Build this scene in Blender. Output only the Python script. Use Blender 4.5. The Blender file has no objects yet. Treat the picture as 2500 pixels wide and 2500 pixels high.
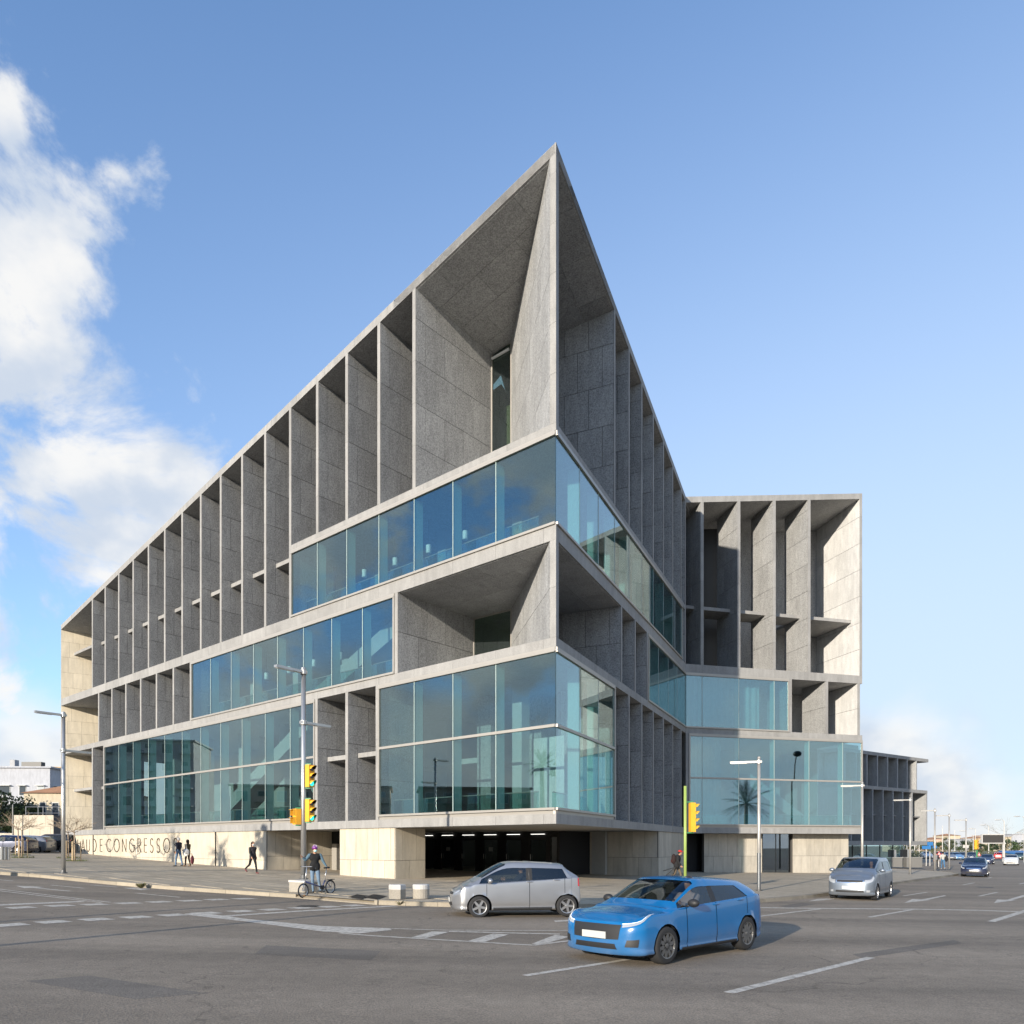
import bpy, bmesh, math, random
from mathutils import Vector, Matrix, noise
random.seed(7)
R = math.radians
scene = bpy.context.scene
COL = scene.collection

# ------------------------------------------------------------------ camera
FPX, CXP, HOR, EYE = 1811.6, 1250.0, 2064.0, 1.9      # photo: focal length, centre, horizon (pixels of 2500), eye height
cam_data = bpy.data.cameras.new('camera')
cam_data.sensor_width = 36.0
cam_data.lens = 36.0 * FPX / 2500.0
cam_data.shift_y = (HOR - 1250.0) / 2500.0
cam_data.clip_start = 0.1
cam_data.clip_end = 6000.0
cam = bpy.data.objects.new('camera', cam_data)
COL.objects.link(cam)
cam.location = (0, 0, EYE)
cam.rotation_euler = (R(90), 0, 0)
scene.camera = cam

# ------------------------------------------------------------------ sun, sky, exposure
SUN_AZ = R(-121.5)          # direction towards the sun, measured from +X
SUN_EL = R(13.7)
to_sun = Vector((math.cos(SUN_AZ) * math.cos(SUN_EL), math.sin(SUN_AZ) * math.cos(SUN_EL), math.sin(SUN_EL)))
sd = bpy.data.lights.new('sun', 'SUN')
sd.energy = 3.1
sd.angle = R(0.5)
sd.color = (1.0, 0.905, 0.77)
sun = bpy.data.objects.new('sun', sd)
COL.objects.link(sun)
sun.location = (-30, -40, 40)
sun.rotation_euler = (-to_sun).to_track_quat('-Z', 'Y').to_euler()

world = bpy.data.worlds.new('World')
scene.world = world
world.use_nodes = True
wt = world.node_tree
wt.nodes.clear()
def wn(t, **kw):
    n = wt.nodes.new(t)
    for k, v in kw.items():
        setattr(n, k, v)
    return n
def wl(a, b): wt.links.new(a, b)
def wmath(op, a, b=None, clamp=False):
    n = wn('ShaderNodeMath', operation=op, use_clamp=clamp)
    for i, v in enumerate((a, b)):
        if v is None: continue
        if isinstance(v, (int, float)): n.inputs[i].default_value = v
        else: wl(v, n.inputs[i])
    return n.outputs[0]
def wramp(v, lo, hi):
    n = wn('ShaderNodeMapRange', interpolation_type='SMOOTHSTEP')
    wl(v, n.inputs[0]); n.inputs[1].default_value = lo; n.inputs[2].default_value = hi
    n.inputs[3].default_value = 0.0; n.inputs[4].default_value = 1.0
    return n.outputs[0]
CLOUD_OFF, CLOUD_SC = (0.0, 0.0, 0.085), 4.7
sky = wn('ShaderNodeTexSky', sky_type='NISHITA', sun_disc=False)
sky.sun_elevation = SUN_EL
sky.sun_rotation = math.atan2(to_sun.x, to_sun.y)
sky.altitude = 10; sky.air_density = 0.86; sky.dust_density = 0.3; sky.ozone_density = 2.8
bg1 = wn('ShaderNodeBackground'); bg1.inputs[1].default_value = 0.15
wb = wn('ShaderNodeMixRGB', blend_type='MULTIPLY'); wb.inputs[0].default_value = 1.0; wb.inputs[2].default_value = (0.88, 1.0, 1.08, 1)     # white balance of the photograph
wl(sky.outputs[0], wb.inputs[1]); wl(wb.outputs[0], bg1.inputs[0])
# clouds: broken cumulus over the left of the street and a soft bank low down on the right
tc = wn('ShaderNodeTexCoord')
sep = wn('ShaderNodeSeparateXYZ'); wl(tc.outputs['Generated'], sep.inputs[0])
dx, dy, dz = sep.outputs
mp = wn('ShaderNodeMapping'); mp.inputs['Location'].default_value = CLOUD_OFF; mp.inputs['Scale'].default_value = (1.0, 1.0, 1.25)
wl(tc.outputs['Generated'], mp.inputs[0])
nz = wn('ShaderNodeTexNoise'); wl(mp.outputs[0], nz.inputs['Vector'])
nz.inputs['Scale'].default_value = CLOUD_SC; nz.inputs['Detail'].default_value = 10.0
nz.inputs['Roughness'].default_value = 0.60; nz.inputs['Distortion'].default_value = 0.35
nz2 = wn('ShaderNodeTexNoise'); wl(mp.outputs[0], nz2.inputs['Vector'])
nz2.inputs['Scale'].default_value = 9.0; nz2.inputs['Detail'].default_value = 5.0
nz3 = wn('ShaderNodeTexNoise'); wl(mp.outputs[0], nz3.inputs['Vector'])
nz3.inputs['Scale'].default_value = 2.6; nz3.inputs['Detail'].default_value = 6.0; nz3.inputs['Roughness'].default_value = 0.5
# how cloudy each part of the sky is: more towards the left (west), some towards the horizon
westerly = wmath('ADD', wmath('MULTIPLY', dx, -1.0), wmath('MULTIPLY', dz, -0.42))
mask_w = wramp(westerly, -0.15, 0.23)
thr = wmath('SUBTRACT', 0.74, wmath("MULTIPLY", mask_w, 0.295))
cl = wramp(wmath('SUBTRACT', nz.outputs[0], thr), -0.02, 0.11)
low = wramp(wmath('MULTIPLY', dz, -1.0), -0.50, -0.06)
bank = wmath('MULTIPLY', wramp(wmath('SUBTRACT', nz3.outputs[0], wmath('SUBTRACT', 0.78, wmath('MULTIPLY', low, 0.39))), -0.01, 0.15), 0.95)
cl = wmath('MAXIMUM', cl, bank)
shade = wn('ShaderNodeMixRGB'); shade.inputs[1].default_value = (0.66, 0.74, 0.86, 1); shade.inputs[2].default_value = (1.0, 0.995, 0.98, 1)
wl(wramp(nz2.outputs[0], 0.38, 0.64), shade.inputs[0])
bg2 = wn('ShaderNodeBackground'); bg2.inputs[1].default_value = 0.45
wl(shade.outputs[0], bg2.inputs[0])
mix = wn('ShaderNodeMixShader')
wl(wmath('MULTIPLY', cl, 0.96), mix.inputs[0]); wl(bg2.outputs[0], mix.inputs[2])
# thin high veil that pales the sky low down and towards the right
veil = wmath('MULTIPLY', wramp(wmath('MULTIPLY', dz, -1.0), -0.95, -0.10), wramp(wmath('ADD', dx, wmath('MULTIPLY', dz, -0.25)), -1.15, 0.35))
veil = wmath('MAXIMUM', veil, wmath('MULTIPLY', wramp(wmath('MULTIPLY', dz, -1.0), -0.30, -0.03), 0.95))
bg3 = wn('ShaderNodeBackground'); bg3.inputs[0].default_value = (0.77, 0.885, 1.0, 1); bg3.inputs[1].default_value = 0.41
mix2 = wn('ShaderNodeMixShader'); wl(wmath('ADD', wmath("MULTIPLY", veil, 0.90), 0.0), mix2.inputs[0]); wl(bg1.outputs[0], mix2.inputs[1]); wl(bg3.outputs[0], mix2.inputs[2])
wl(mix2.outputs[0], mix.inputs[1])
wo = wn('ShaderNodeOutputWorld'); wl(mix.outputs[0], wo.inputs[0])

scene.view_settings.view_transform = 'Standard'
scene.view_settings.look = 'None'
scene.view_settings.gamma = 1.0
scene.view_settings.use_curve_mapping = False
scene.view_settings.exposure = 1.1
scene.render.engine = 'CYCLES'
scene.cycles.max_bounces = 7
scene.cycles.diffuse_bounces = 3
scene.cycles.glossy_bounces = 3
scene.cycles.transparent_max_bounces = 16
scene.cycles.caustics_reflective = False
scene.cycles.caustics_refractive = False

# ------------------------------------------------------------------ helpers
def G(X):
    """height of the street above datum: it rises to the left and falls gently to the right"""
    if X >= 0:
        return -0.0140 * min(X, 60) - 0.002 * max(0, min(X, 110) - 60)
    X = max(X, -46)
    return -0.018 * X + 0.00034 * X * X * (1 if X > -38 else 1) - 0.0
def P(x, y, Y):
    """point at depth Y that the photo shows at pixel x, y (of 2500)"""
    return Vector(((x - CXP) * Y / FPX, Y, EYE - (y - HOR) * Y / FPX))
def gp(x, y, h=0.0):
    """point of the street (plus h) that the photo shows at pixel x, y"""
    Y = 30.0
    for _ in range(60):
        X = (x - CXP) * Y / FPX
        Yn = (EYE - G(X) - h) * FPX / (y - HOR)
        Y = 0.5 * Y + 0.5 * Yn
    X = (x - CXP) * Y / FPX
    return Vector((X, Y, G(X) + h))

def link(o, parent=None, inv=None):
    COL.objects.link(o)
    if parent is not None:
        o.parent = parent
        if inv is not None: o.matrix_parent_inverse = inv
    return o
def thing(name, label, cat, loc=(0, 0, 0), rotz=0.0, group=None):
    o = bpy.data.objects.new(name, None)
    o.empty_display_size = 0.5
    COL.objects.link(o)
    o.location = loc; o.rotation_euler = (0, 0, rotz)
    o['label'] = label; o['category'] = cat
    if group: o['group'] = group
    o['wloc'] = [float(v) for v in loc]
    return o
def tag(o, label=None, cat=None, group=None, kind=None):
    if label: o['label'] = label
    if cat: o['category'] = cat
    if group: o['group'] = group
    if kind: o['kind'] = kind
    return o
def winv(root):
    """parent inverse for a part whose vertices are given in world coordinates"""
    if root.parent is not None: return Matrix.Identity(4)          # a part sits at the world origin already
    return Matrix.Translation(-Vector(root['wloc'])) if 'wloc' in root else Matrix.Identity(4)

class MB:
    """collects shapes; build() links them as one mesh object"""
    def __init__(self):
        self.v = []; self.f = []; self.m = []; self.mats = []; self.cur = 0
    def mat(self, m):
        if m not in self.mats: self.mats.append(m)
        self.cur = self.mats.index(m); return self
    def poly(self, pts, flip=False):
        n = len(self.v); self.v += [tuple(p) for p in pts]
        idx = list(range(n, n + len(pts)))
        self.f.append(idx[::-1] if flip else idx); self.m.append(self.cur)
    def add(self, verts, faces):
        n = len(self.v); self.v += [tuple(p) for p in verts]
        for f in faces:
            self.f.append([n + i for i in f]); self.m.append(self.cur)
    def hexa(self, b, t):
        """8 corners: bottom ring b (4, ccw from above), top ring t"""
        self.add(list(b) + list(t), [(3, 2, 1, 0), (4, 5, 6, 7), (0, 1, 5, 4), (1, 2, 6, 5), (2, 3, 7, 6), (3, 0, 4, 7)])
    def prism(self, poly, vec):
        """extrude a planar polygon along vec"""
        n = len(poly); vec = Vector(vec)
        a = [Vector(p) for p in poly]; b = [p + vec for p in a]
        fs = [tuple(range(n))[::-1], tuple(range(n, 2 * n))]
        fs += [(i, (i + 1) % n, n + (i + 1) % n, n + i) for i in range(n)]
        self.add(a + b, fs)
    def box(self, c, d, rz=0.0, M=None):
        c = Vector(c); x, y, z = d[0] / 2, d[1] / 2, d[2] / 2
        co = [(-x, -y, -z), (x, -y, -z), (x, y, -z), (-x, y, -z), (-x, -y, z), (x, -y, z), (x, y, z), (-x, y, z)]
        rm = M if M is not None else Matrix.Rotation(rz, 3, 'Z')
        co = [c + rm @ Vector(q) for q in co]
        self.hexa(co[:4], co[4:])
    def tube(self, pts, rads, n=8, cap=True):
        pts = [Vector(p) for p in pts]
        if not isinstance(rads, (list, tuple)): rads = [rads] * len(pts)
        rings = []; up = None
        for i, p in enumerate(pts):
            a = pts[max(0, i - 1)]; b = pts[min(len(pts) - 1, i + 1)]
            t = (b - a)
            t = t.normalized() if t.length > 1e-9 else Vector((0, 0, 1))
            if up is None or abs(up.dot(t)) > 0.999:
                up = Vector((0, 0, 1)) if abs(t.z) < 0.9 else Vector((1, 0, 0))
            s = t.cross(up).normalized(); u = s.cross(t).normalized(); up = u
            rings.append([p + (s * math.cos(2 * math.pi * k / n) + u * math.sin(2 * math.pi * k / n)) * rads[i] for k in range(n)])
        base = len(self.v)
        for r_ in rings: self.v += [tuple(q) for q in r_]
        for i in range(len(rings) - 1):
            for k in range(n):
                a = base + i * n + k; b = base + i * n + (k + 1) % n
                self.f.append([a, a + n, b + n, b]); self.m.append(self.cur)
        if cap:
            self.f.append([base + k for k in range(n)]); self.m.append(self.cur)
            e = base + (len(rings) - 1) * n
            self.f.append([e + k for k in range(n)][::-1]); self.m.append(self.cur)
    def lathe(self, prof, origin=(0, 0, 0), axis='Z', n=16):
        """prof: list of (radius, height) turned about an axis"""
        o = Vector(origin); base = len(self.v)
        for (r_, h) in prof:
            for k in range(n):
                a = 2 * math.pi * k / n; c, s = r_ * math.cos(a), r_ * math.sin(a)
                q = (c, s, h) if axis == 'Z' else ((c, h, s) if axis == 'Y' else (h, c, s))
                self.v.append(tuple(o + Vector(q)))
        for i in range(len(prof) - 1):
            for k in range(n):
                a = base + i * n + k; b = base + i * n + (k + 1) % n
                self.f.append([a, b, b + n, a + n]); self.m.append(self.cur)
    def ellipsoid(self, c, r3, nu=12, nv=8, M=None):
        c = Vector(c); base = len(self.v); M = M or Matrix.Identity(3)
        for i in range(nv + 1):
            th = math.pi * i / nv
            for k in range(nu):
                ph = 2 * math.pi * k / nu
                self.v.append(tuple(c + M @ Vector((r3[0] * math.sin(th) * math.cos(ph), r3[1] * math.sin(th) * math.sin(ph), r3[2] * math.cos(th)))))
        for i in range(nv):
            for k in range(nu):
                a = base + i * nu + k; b = base + i * nu + (k + 1) % nu
                self.f.append([a, a + nu, b + nu, b]); self.m.append(self.cur)
    def mesh(self, name, mat=None, smooth=False, fix=False):
        me = bpy.data.meshes.new(name)
        me.from_pydata(self.v, [], self.f)
        ms = self.mats if self.mats else [mat]
        for q in ms: me.materials.append(q)
        if self.mats: me.polygons.foreach_set('material_index', self.m)
        if smooth: me.polygons.foreach_set('use_smooth', [True] * len(me.polygons))
        if fix:
            bm = bmesh.new(); bm.from_mesh(me)
            bmesh.ops.remove_doubles(bm, verts=bm.verts, dist=1e-5)
            bmesh.ops.recalc_face_normals(bm, faces=bm.faces); bm.to_mesh(me); bm.free()
        me.update()
        return me
    def build(self, name, mat=None, parent=None, smooth=False, world=True, fix=True):
        o = bpy.data.objects.new(name, self.mesh(name, mat, smooth, fix))
        return link(o, parent, winv(parent) if (parent is not None and world) else None)

def clip(poly, region):
    """clip a 2d polygon with a convex ccw region"""
    out = list(poly)
    n = len(region)
    for i in range(n):
        ax, ay = region[i]; bx, by = region[(i + 1) % n]
        inp = out; out = []
        if not inp: return []
        def side(p): return (bx - ax) * (p[1] - ay) - (by - ay) * (p[0] - ax)
        for k in range(len(inp)):
            p, q = inp[k], inp[(k + 1) % len(inp)]
            sp, sq = side(p), side(q)
            if sp >= 0: out.append(p)
            if (sp >= 0) != (sq >= 0):
                t = sp / (sp - sq)
                out.append((p[0] + t * (q[0] - p[0]), p[1] + t * (q[1] - p[1])))
    res = []
    for p in out:
        if not res or abs(p[0] - res[-1][0]) + abs(p[1] - res[-1][1]) > 1e-4: res.append(p)
    if len(res) > 1 and abs(res[0][0] - res[-1][0]) + abs(res[0][1] - res[-1][1]) < 1e-4: res.pop()
    return res if len(res) >= 3 else []
def area2(p): return abs(sum(p[i][0] * p[(i + 1) % len(p)][1] - p[(i + 1) % len(p)][0] * p[i][1] for i in range(len(p)))) / 2

def pieces(name, parent, O, U, V, N, region, rects, mat, gap=0.012, th=0.03, amin=0.01):
    """lay one flat piece per rectangle (u0,v0,u1,v1) on the plane O,U,V, clipped to the convex region"""
    O, U, V, N = Vector(O), Vector(U), Vector(V), Vector(N).normalized()
    inv = winv(parent)
    for (u0, v0, u1, v1) in rects:
        g = gap / 2
        p = clip([(u0 + g, v0 + g), (u1 - g, v0 + g), (u1 - g, v1 - g), (u0 + g, v1 - g)], region)
        if not p or area2(p) < amin: continue
        b = MB(); dth = th + random.uniform(-0.0015, 0.0015)
        b.prism([O + U * q[0] + V * q[1] for q in p], N * dth)
        me = b.mesh(name, mat, fix=True)
        link(bpy.data.objects.new(name, me), parent, inv)
def grid_rects(u0, u1, v0, v1, du, dv, stagger=0.0, v_from=None):
    """running-bond rectangles covering the range; rows start at v_from"""
    out = []; base = v0 if v_from is None else v_from
    k0 = math.floor((v0 - base) / dv); k = k0
    while base + k * dv < v1:
        a, b = base + k * dv, base + (k + 1) * dv
        off = u0 - ((k % 2) * stagger * du)
        j = 0
        while off + j * du < u1:
            out.append((max(off + j * du, u0), max(a, v0), min(off + (j + 1) * du, u1), min(b, v1))); j += 1
        k += 1
    return [r for r in out if r[2] - r[0] > 0.03 and r[3] - r[1] > 0.03]

# ------------------------------------------------------------------ materials
def new_mat(name):
    m = bpy.data.materials.new(name); m.use_nodes = True
    nt = m.node_tree
    return m, nt, nt.nodes['Principled BSDF']
def nd(nt, t, **kw):
    n = nt.nodes.new(t)
    for k, v in kw.items(): setattr(n, k, v)
    return n
def plain(name, col, rough=0.6, metal=0.0, spec=0.5, coat=0.0, var=0.0, emit=None):
    m, nt, b = new_mat(name)
    b.inputs['Base Color'].default_value = (*col, 1)
    b.inputs['Roughness'].default_value = rough
    b.inputs['Metallic'].default_value = metal
    b.inputs['Specular IOR Level'].default_value = spec
    if coat: b.inputs['Coat Weight'].default_value = coat; b.inputs['Coat Roughness'].default_value = 0.05
    if emit: b.inputs['Emission Color'].default_value = (*emit[0], 1); b.inputs['Emission Strength'].default_value = emit[1]
    # a little unevenness so that nothing is perfectly flat
    t = nd(nt, 'ShaderNodeTexCoord'); n = nd(nt, 'ShaderNodeTexNoise')
    n.inputs['Scale'].default_value = 3.0; n.inputs['Detail'].default_value = 4
    nt.links.new(t.outputs['Object'], n.inputs['Vector'])
    mx = nd(nt, 'ShaderNodeMixRGB', blend_type='MULTIPLY'); mx.inputs[0].default_value = 1.0
    mx.inputs[1].default_value = (*col, 1)
    rp = nd(nt, 'ShaderNodeMapRange'); rp.inputs[1].default_value = 0.3; rp.inputs[2].default_value = 0.7
    rp.inputs[3].default_value = 1 - max(var, 0.03); rp.inputs[4].default_value = 1 + max(var, 0.03)
    nt.links.new(n.outputs[0], rp.inputs[0]); nt.links.new(rp.outputs[0], mx.inputs[2])
    nt.links.new(mx.outputs[0], b.inputs['Base Color'])
    return m
def stone(name, col, grain=26.0, speck=0.35, blotch=0.10, piece=0.08, bump=0.35, rough=0.75, stain=0.0, bscale=0.5):
    m, nt, b = new_mat(name)
    L_ = nt.links.new
    t = nd(nt, 'ShaderNodeTexCoord')
    n1 = nd(nt, 'ShaderNodeTexNoise'); n1.inputs['Scale'].default_value = grain; n1.inputs['Detail'].default_value = 3; n1.inputs['Roughness'].default_value = 0.7
    n2 = nd(nt, 'ShaderNodeTexNoise'); n2.inputs['Scale'].default_value = bscale; n2.inputs['Detail'].default_value = 5; n2.inputs['Roughness'].default_value = 0.6
    mp = nd(nt, 'ShaderNodeMapping'); mp.inputs['Scale'].default_value = (1, 1, 0.25)      # streaks run down
    n3 = nd(nt, 'ShaderNodeTexNoise'); n3.inputs['Scale'].default_value = 3.5; n3.inputs['Detail'].default_value = 6
    for n in (n1, n2): L_(t.outputs['Object'], n.inputs['Vector'])
    L_(t.outputs['Object'], mp.inputs[0]); L_(mp.outputs[0], n3.inputs['Vector'])
    oi = nd(nt, 'ShaderNodeObjectInfo')
    def rng(src, a, lo=0.25, hi=0.75):
        r_ = nd(nt, 'ShaderNodeMapRange'); L_(src, r_.inputs[0]); r_.inputs[1].default_value = lo; r_.inputs[2].default_value = hi
        r_.inputs[3].default_value = 1 - a; r_.inputs[4].default_value = 1 + a; return r_.outputs[0]
    def mul(a, b_):
        q = nd(nt, 'ShaderNodeMath', operation='MULTIPLY'); L_(a, q.inputs[0]); L_(b_, q.inputs[1]); return q.outputs[0]
    f = mul(rng(n1.outputs[0], speck), rng(n2.outputs[0], blotch))
    f = mul(f, rng(oi.outputs['Random'], piece, 0, 1))
    f = mul(f, rng(n3.outputs[0], 0.06 + stain, 0.3, 0.7))
    mx = nd(nt, 'ShaderNodeMixRGB', blend_type='MULTIPLY'); mx.inputs[0].default_value = 1; mx.inputs[1].default_value = (*col, 1)
    L_(f, mx.inputs[2]); L_(mx.outputs[0], b.inputs['Base Color'])
    b.inputs['Roughness'].default_value = rough
    b.inputs['Specular IOR Level'].default_value = 0.35
    bp = nd(nt, 'ShaderNodeBump'); bp.inputs['Strength'].default_value = bump; bp.inputs['Distance'].default_value = 0.02
    L_(n1.outputs[0], bp.inputs['Height']); L_(bp.outputs[0], b.inputs['Normal'])
    return m
GRANITE = stone('granite_rough', (0.325, 0.325, 0.32), grain=15, speck=0.55, piece=0.09, bump=0.55, stain=0.04)
GRANITE_EDGE = stone('granite_sawn', (0.30, 0.293, 0.28), grain=30, speck=0.24, piece=0.07, bump=0.15, stain=0.05)
JOINT = plain('joint_mortar', (0.10, 0.095, 0.09), 0.9)
BEIGE_END = stone('limestone_cream', (0.68, 0.60, 0.46), grain=9, speck=0.05, blotch=0.06, piece=0.06, bump=0.05, rough=0.7, stain=0.04)
BEIGE = stone('limestone_beige', (0.53, 0.47, 0.37), grain=9, speck=0.05, blotch=0.06, piece=0.055, bump=0.05, rough=0.7, stain=0.04)
GRANITE_PALE = stone('granite_pale', (0.60, 0.595, 0.58), grain=20, speck=0.25, piece=0.06, bump=0.25, stain=0.04)
BEIGE_DK = stone('limestone_grey', (0.46, 0.42, 0.35), grain=9, speck=0.06, blotch=0.07, piece=0.10, bump=0.05, rough=0.7, stain=0.05)
METAL_TRIM = plain('trim_aluminium', (0.40, 0.375, 0.335), 0.42, 0.3)
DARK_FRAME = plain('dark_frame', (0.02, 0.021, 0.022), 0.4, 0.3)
PLASTER = plain('interior_plaster', (0.40, 0.40, 0.39), 0.8)
FLOOR_IN = plain('interior_floor', (0.30, 0.29, 0.27), 0.35)
LAMP_WHITE = plain('lamp_shade_white', (0.8, 0.8, 0.78), 0.5)
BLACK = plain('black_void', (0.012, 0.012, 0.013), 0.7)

def glass_mat(name, tint, refl_tint=(0.8, 0.9, 1.0), f0=0.10, rough=0.0, wav=0.0):
    """architectural pane: tinted see-through plus a Fresnel reflection"""
    m = bpy.data.materials.new(name); m.use_nodes = True
    nt = m.node_tree; nt.nodes.clear(); L_ = nt.links.new
    tr = nd(nt, 'ShaderNodeBsdfTransparent'); tr.inputs[0].default_value = (*tint, 1)
    gl = nd(nt, 'ShaderNodeBsdfGlossy'); gl.inputs['Color'].default_value = (*refl_tint, 1); gl.inputs['Roughness'].default_value = rough
    lw = nd(nt, 'ShaderNodeLayerWeight'); lw.inputs['Blend'].default_value = 0.5      # Schlick, the same from both sides
    pw = nd(nt, 'ShaderNodeMath', operation='POWER'); L_(lw.outputs['Facing'], pw.inputs[0]); pw.inputs[1].default_value = 4.2
    mr = nd(nt, 'ShaderNodeMapRange'); L_(pw.outputs[0], mr.inputs[0])
    mr.inputs[3].default_value = f0; mr.inputs[4].default_value = 0.92
    mx = nd(nt, 'ShaderNodeMixShader'); L_(mr.outputs[0], mx.inputs[0]); L_(tr.outputs[0], mx.inputs[1]); L_(gl.outputs[0], mx.inputs[2])
    if wav:
        t = nd(nt, 'ShaderNodeTexCoord'); n = nd(nt, 'ShaderNodeTexNoise'); n.inputs['Scale'].default_value = 0.6; n.inputs['Detail'].default_value = 1
        L_(t.outputs['Object'], n.inputs['Vector'])
        bp = nd(nt, 'ShaderNodeBump'); bp.inputs['Strength'].default_value = wav; bp.inputs['Distance'].default_value = 0.05
        L_(n.outputs[0], bp.inputs['Height']); L_(bp.outputs[0], gl.inputs['Normal'])
    o = nd(nt, 'ShaderNodeOutputMaterial'); L_(mx.outputs[0], o.inputs[0])
    return m
GLASS = glass_mat('facade_glass', (0.70, 0.83, 0.83), refl_tint=(0.80, 0.91, 0.95), f0=0.14)
GLASS_B = glass_mat('facade_glass_mirror', (0.64, 0.84, 0.86), refl_tint=(0.66, 0.83, 0.90), f0=0.27)
GLASS_FIN = None
def fin_glass():
    m = bpy.data.materials.new('glass_fin_edge'); m.use_nodes = True
    nt = m.node_tree; nt.nodes.clear(); L_ = nt.links.new
    tr = nd(nt, 'ShaderNodeBsdfTransparent'); tr.inputs[0].default_value = (0.62, 0.85, 0.82, 1)
    df = nd(nt, 'ShaderNodeBsdfDiffuse'); df.inputs[0].default_value = (0.66, 0.86, 0.84, 1)
    tl = nd(nt, 'ShaderNodeBsdfTranslucent'); tl.inputs[0].default_value = (0.66, 0.86, 0.84, 1)
    a = nd(nt, 'ShaderNodeMixShader'); a.inputs[0].default_value = 0.5; L_(df.outputs[0], a.inputs[1]); L_(tl.outputs[0], a.inputs[2])
    b = nd(nt, 'ShaderNodeMixShader'); b.inputs[0].default_value = 0.80; L_(tr.outputs[0], b.inputs[1]); L_(a.outputs[0], b.inputs[2])
    o = nd(nt, 'ShaderNodeOutputMaterial'); L_(b.outputs[0], o.inputs[0])
    return m
GLASS_FIN = fin_glass()
FIN_EDGE = plain('glass_edge', (0.50, 0.66, 0.62), 0.3)
# ================================================================== the street: ground, road, pavement
ASPHALT = stone('asphalt', (0.255, 0.210, 0.160), grain=42, speck=0.50, blotch=0.14, piece=0.0, bump=0.5, rough=0.85, stain=0.03, bscale=0.18)
PAVING = stone('paving_stone', (0.42, 0.355, 0.265), grain=20, speck=0.18, blotch=0.14, piece=0.10, bump=0.15, rough=0.8, stain=0.05, bscale=0.3)
KERB = stone('kerb_stone', (0.34, 0.295, 0.225), grain=20, speck=0.12, blotch=0.10, piece=0.10, bump=0.2, rough=0.8)
KERB_DK = stone('kerb_stone_dark', (0.27, 0.24, 0.19), grain=20, speck=0.15, blotch=0.14, piece=0.14, bump=0.3, rough=0.85)
EARTH = stone('dry_ground', (0.24, 0.21, 0.15), grain=3, speck=0.2, blotch=0.2, piece=0, bump=0.3, bscale=0.05)
def wear(m):
    nt = m.node_tree; L_ = nt.links.new; b = nt.nodes['Principled BSDF']
    t = nd(nt, 'ShaderNodeTexCoord')
    mp = nd(nt, 'ShaderNodeMapping'); mp.inputs['Rotation'].default_value = (0, 0, R(-47)); mp.inputs['Scale'].default_value = (.06, 1.0, 1)   # streaks along the traffic
    L_(t.outputs['Object'], mp.inputs[0])
    n = nd(nt, 'ShaderNodeTexNoise'); n.inputs['Scale'].default_value = .55; n.inputs['Detail'].default_value = 5; L_(mp.outputs[0], n.inputs['Vector'])
    r1 = nd(nt, 'ShaderNodeMapRange'); r1.inputs[1].default_value = .35; r1.inputs[2].default_value = .65; r1.inputs[3].default_value = .78; r1.inputs[4].default_value = 1.14; L_(n.outputs[0], r1.inputs[0])
    nw = nd(nt, 'ShaderNodeTexNoise'); nw.inputs['Scale'].default_value = 1.3; nw.inputs['Detail'].default_value = 6; L_(t.outputs['Object'], nw.inputs['Vector'])
    va = nd(nt, 'ShaderNodeVectorMath', operation='MULTIPLY_ADD'); L_(nw.outputs['Color'], va.inputs[0]); va.inputs[1].default_value = (1.6, 1.6, 0); L_(t.outputs['Object'], va.inputs[2])
    vo = nd(nt, 'ShaderNodeTexVoronoi', feature='DISTANCE_TO_EDGE'); vo.inputs['Scale'].default_value = .22; L_(va.outputs[0], vo.inputs['Vector'])
    r2 = nd(nt, 'ShaderNodeMapRange'); r2.inputs[1].default_value = .0; r2.inputs[2].default_value = .006; r2.inputs[3].default_value = .62; r2.inputs[4].default_value = 1.0; L_(vo.outputs['Distance'], r2.inputs[0])
    n4 = nd(nt, 'ShaderNodeTexNoise'); n4.inputs['Scale'].default_value = .35; n4.inputs['Detail'].default_value = 2; L_(t.outputs['Object'], n4.inputs['Vector'])
    r4 = nd(nt, 'ShaderNodeMapRange'); r4.inputs[1].default_value = .45; r4.inputs[2].default_value = .60; L_(n4.outputs[0], r4.inputs[0])
    mxc = nd(nt, 'ShaderNodeMix'); mxc.data_type = 'FLOAT'; mxc.inputs[2].default_value = 1.0; L_(r4.outputs[0], mxc.inputs[0]); L_(r2.outputs[0], mxc.inputs[3])
    q = nd(nt, 'ShaderNodeMath', operation='MULTIPLY'); L_(r1.outputs[0], q.inputs[0]); L_(mxc.outputs[0], q.inputs[1])
    # small dark stains
    n5 = nd(nt, 'ShaderNodeTexNoise'); n5.inputs['Scale'].default_value = 2.2; n5.inputs['Detail'].default_value = 3; L_(t.outputs['Object'], n5.inputs['Vector'])
    r5 = nd(nt, 'ShaderNodeMapRange'); r5.inputs[1].default_value = .68; r5.inputs[2].default_value = .76; r5.inputs[3].default_value = 1; r5.inputs[4].default_value = .72; L_(n5.outputs[0], r5.inputs[0])
    q2 = nd(nt, 'ShaderNodeMath', operation='MULTIPLY'); L_(q.outputs[0], q2.inputs[0]); L_(r5.outputs[0], q2.inputs[1])
    src = b.inputs['Base Color'].links[0].from_socket
    mx = nd(nt, 'ShaderNodeMixRGB', blend_type='MULTIPLY'); mx.inputs[0].default_value = 1; L_(src, mx.inputs[1]); L_(q2.outputs[0], mx.inputs[2]); L_(mx.outputs[0], b.inputs['Base Color'])
wear(ASPHALT)
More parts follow.
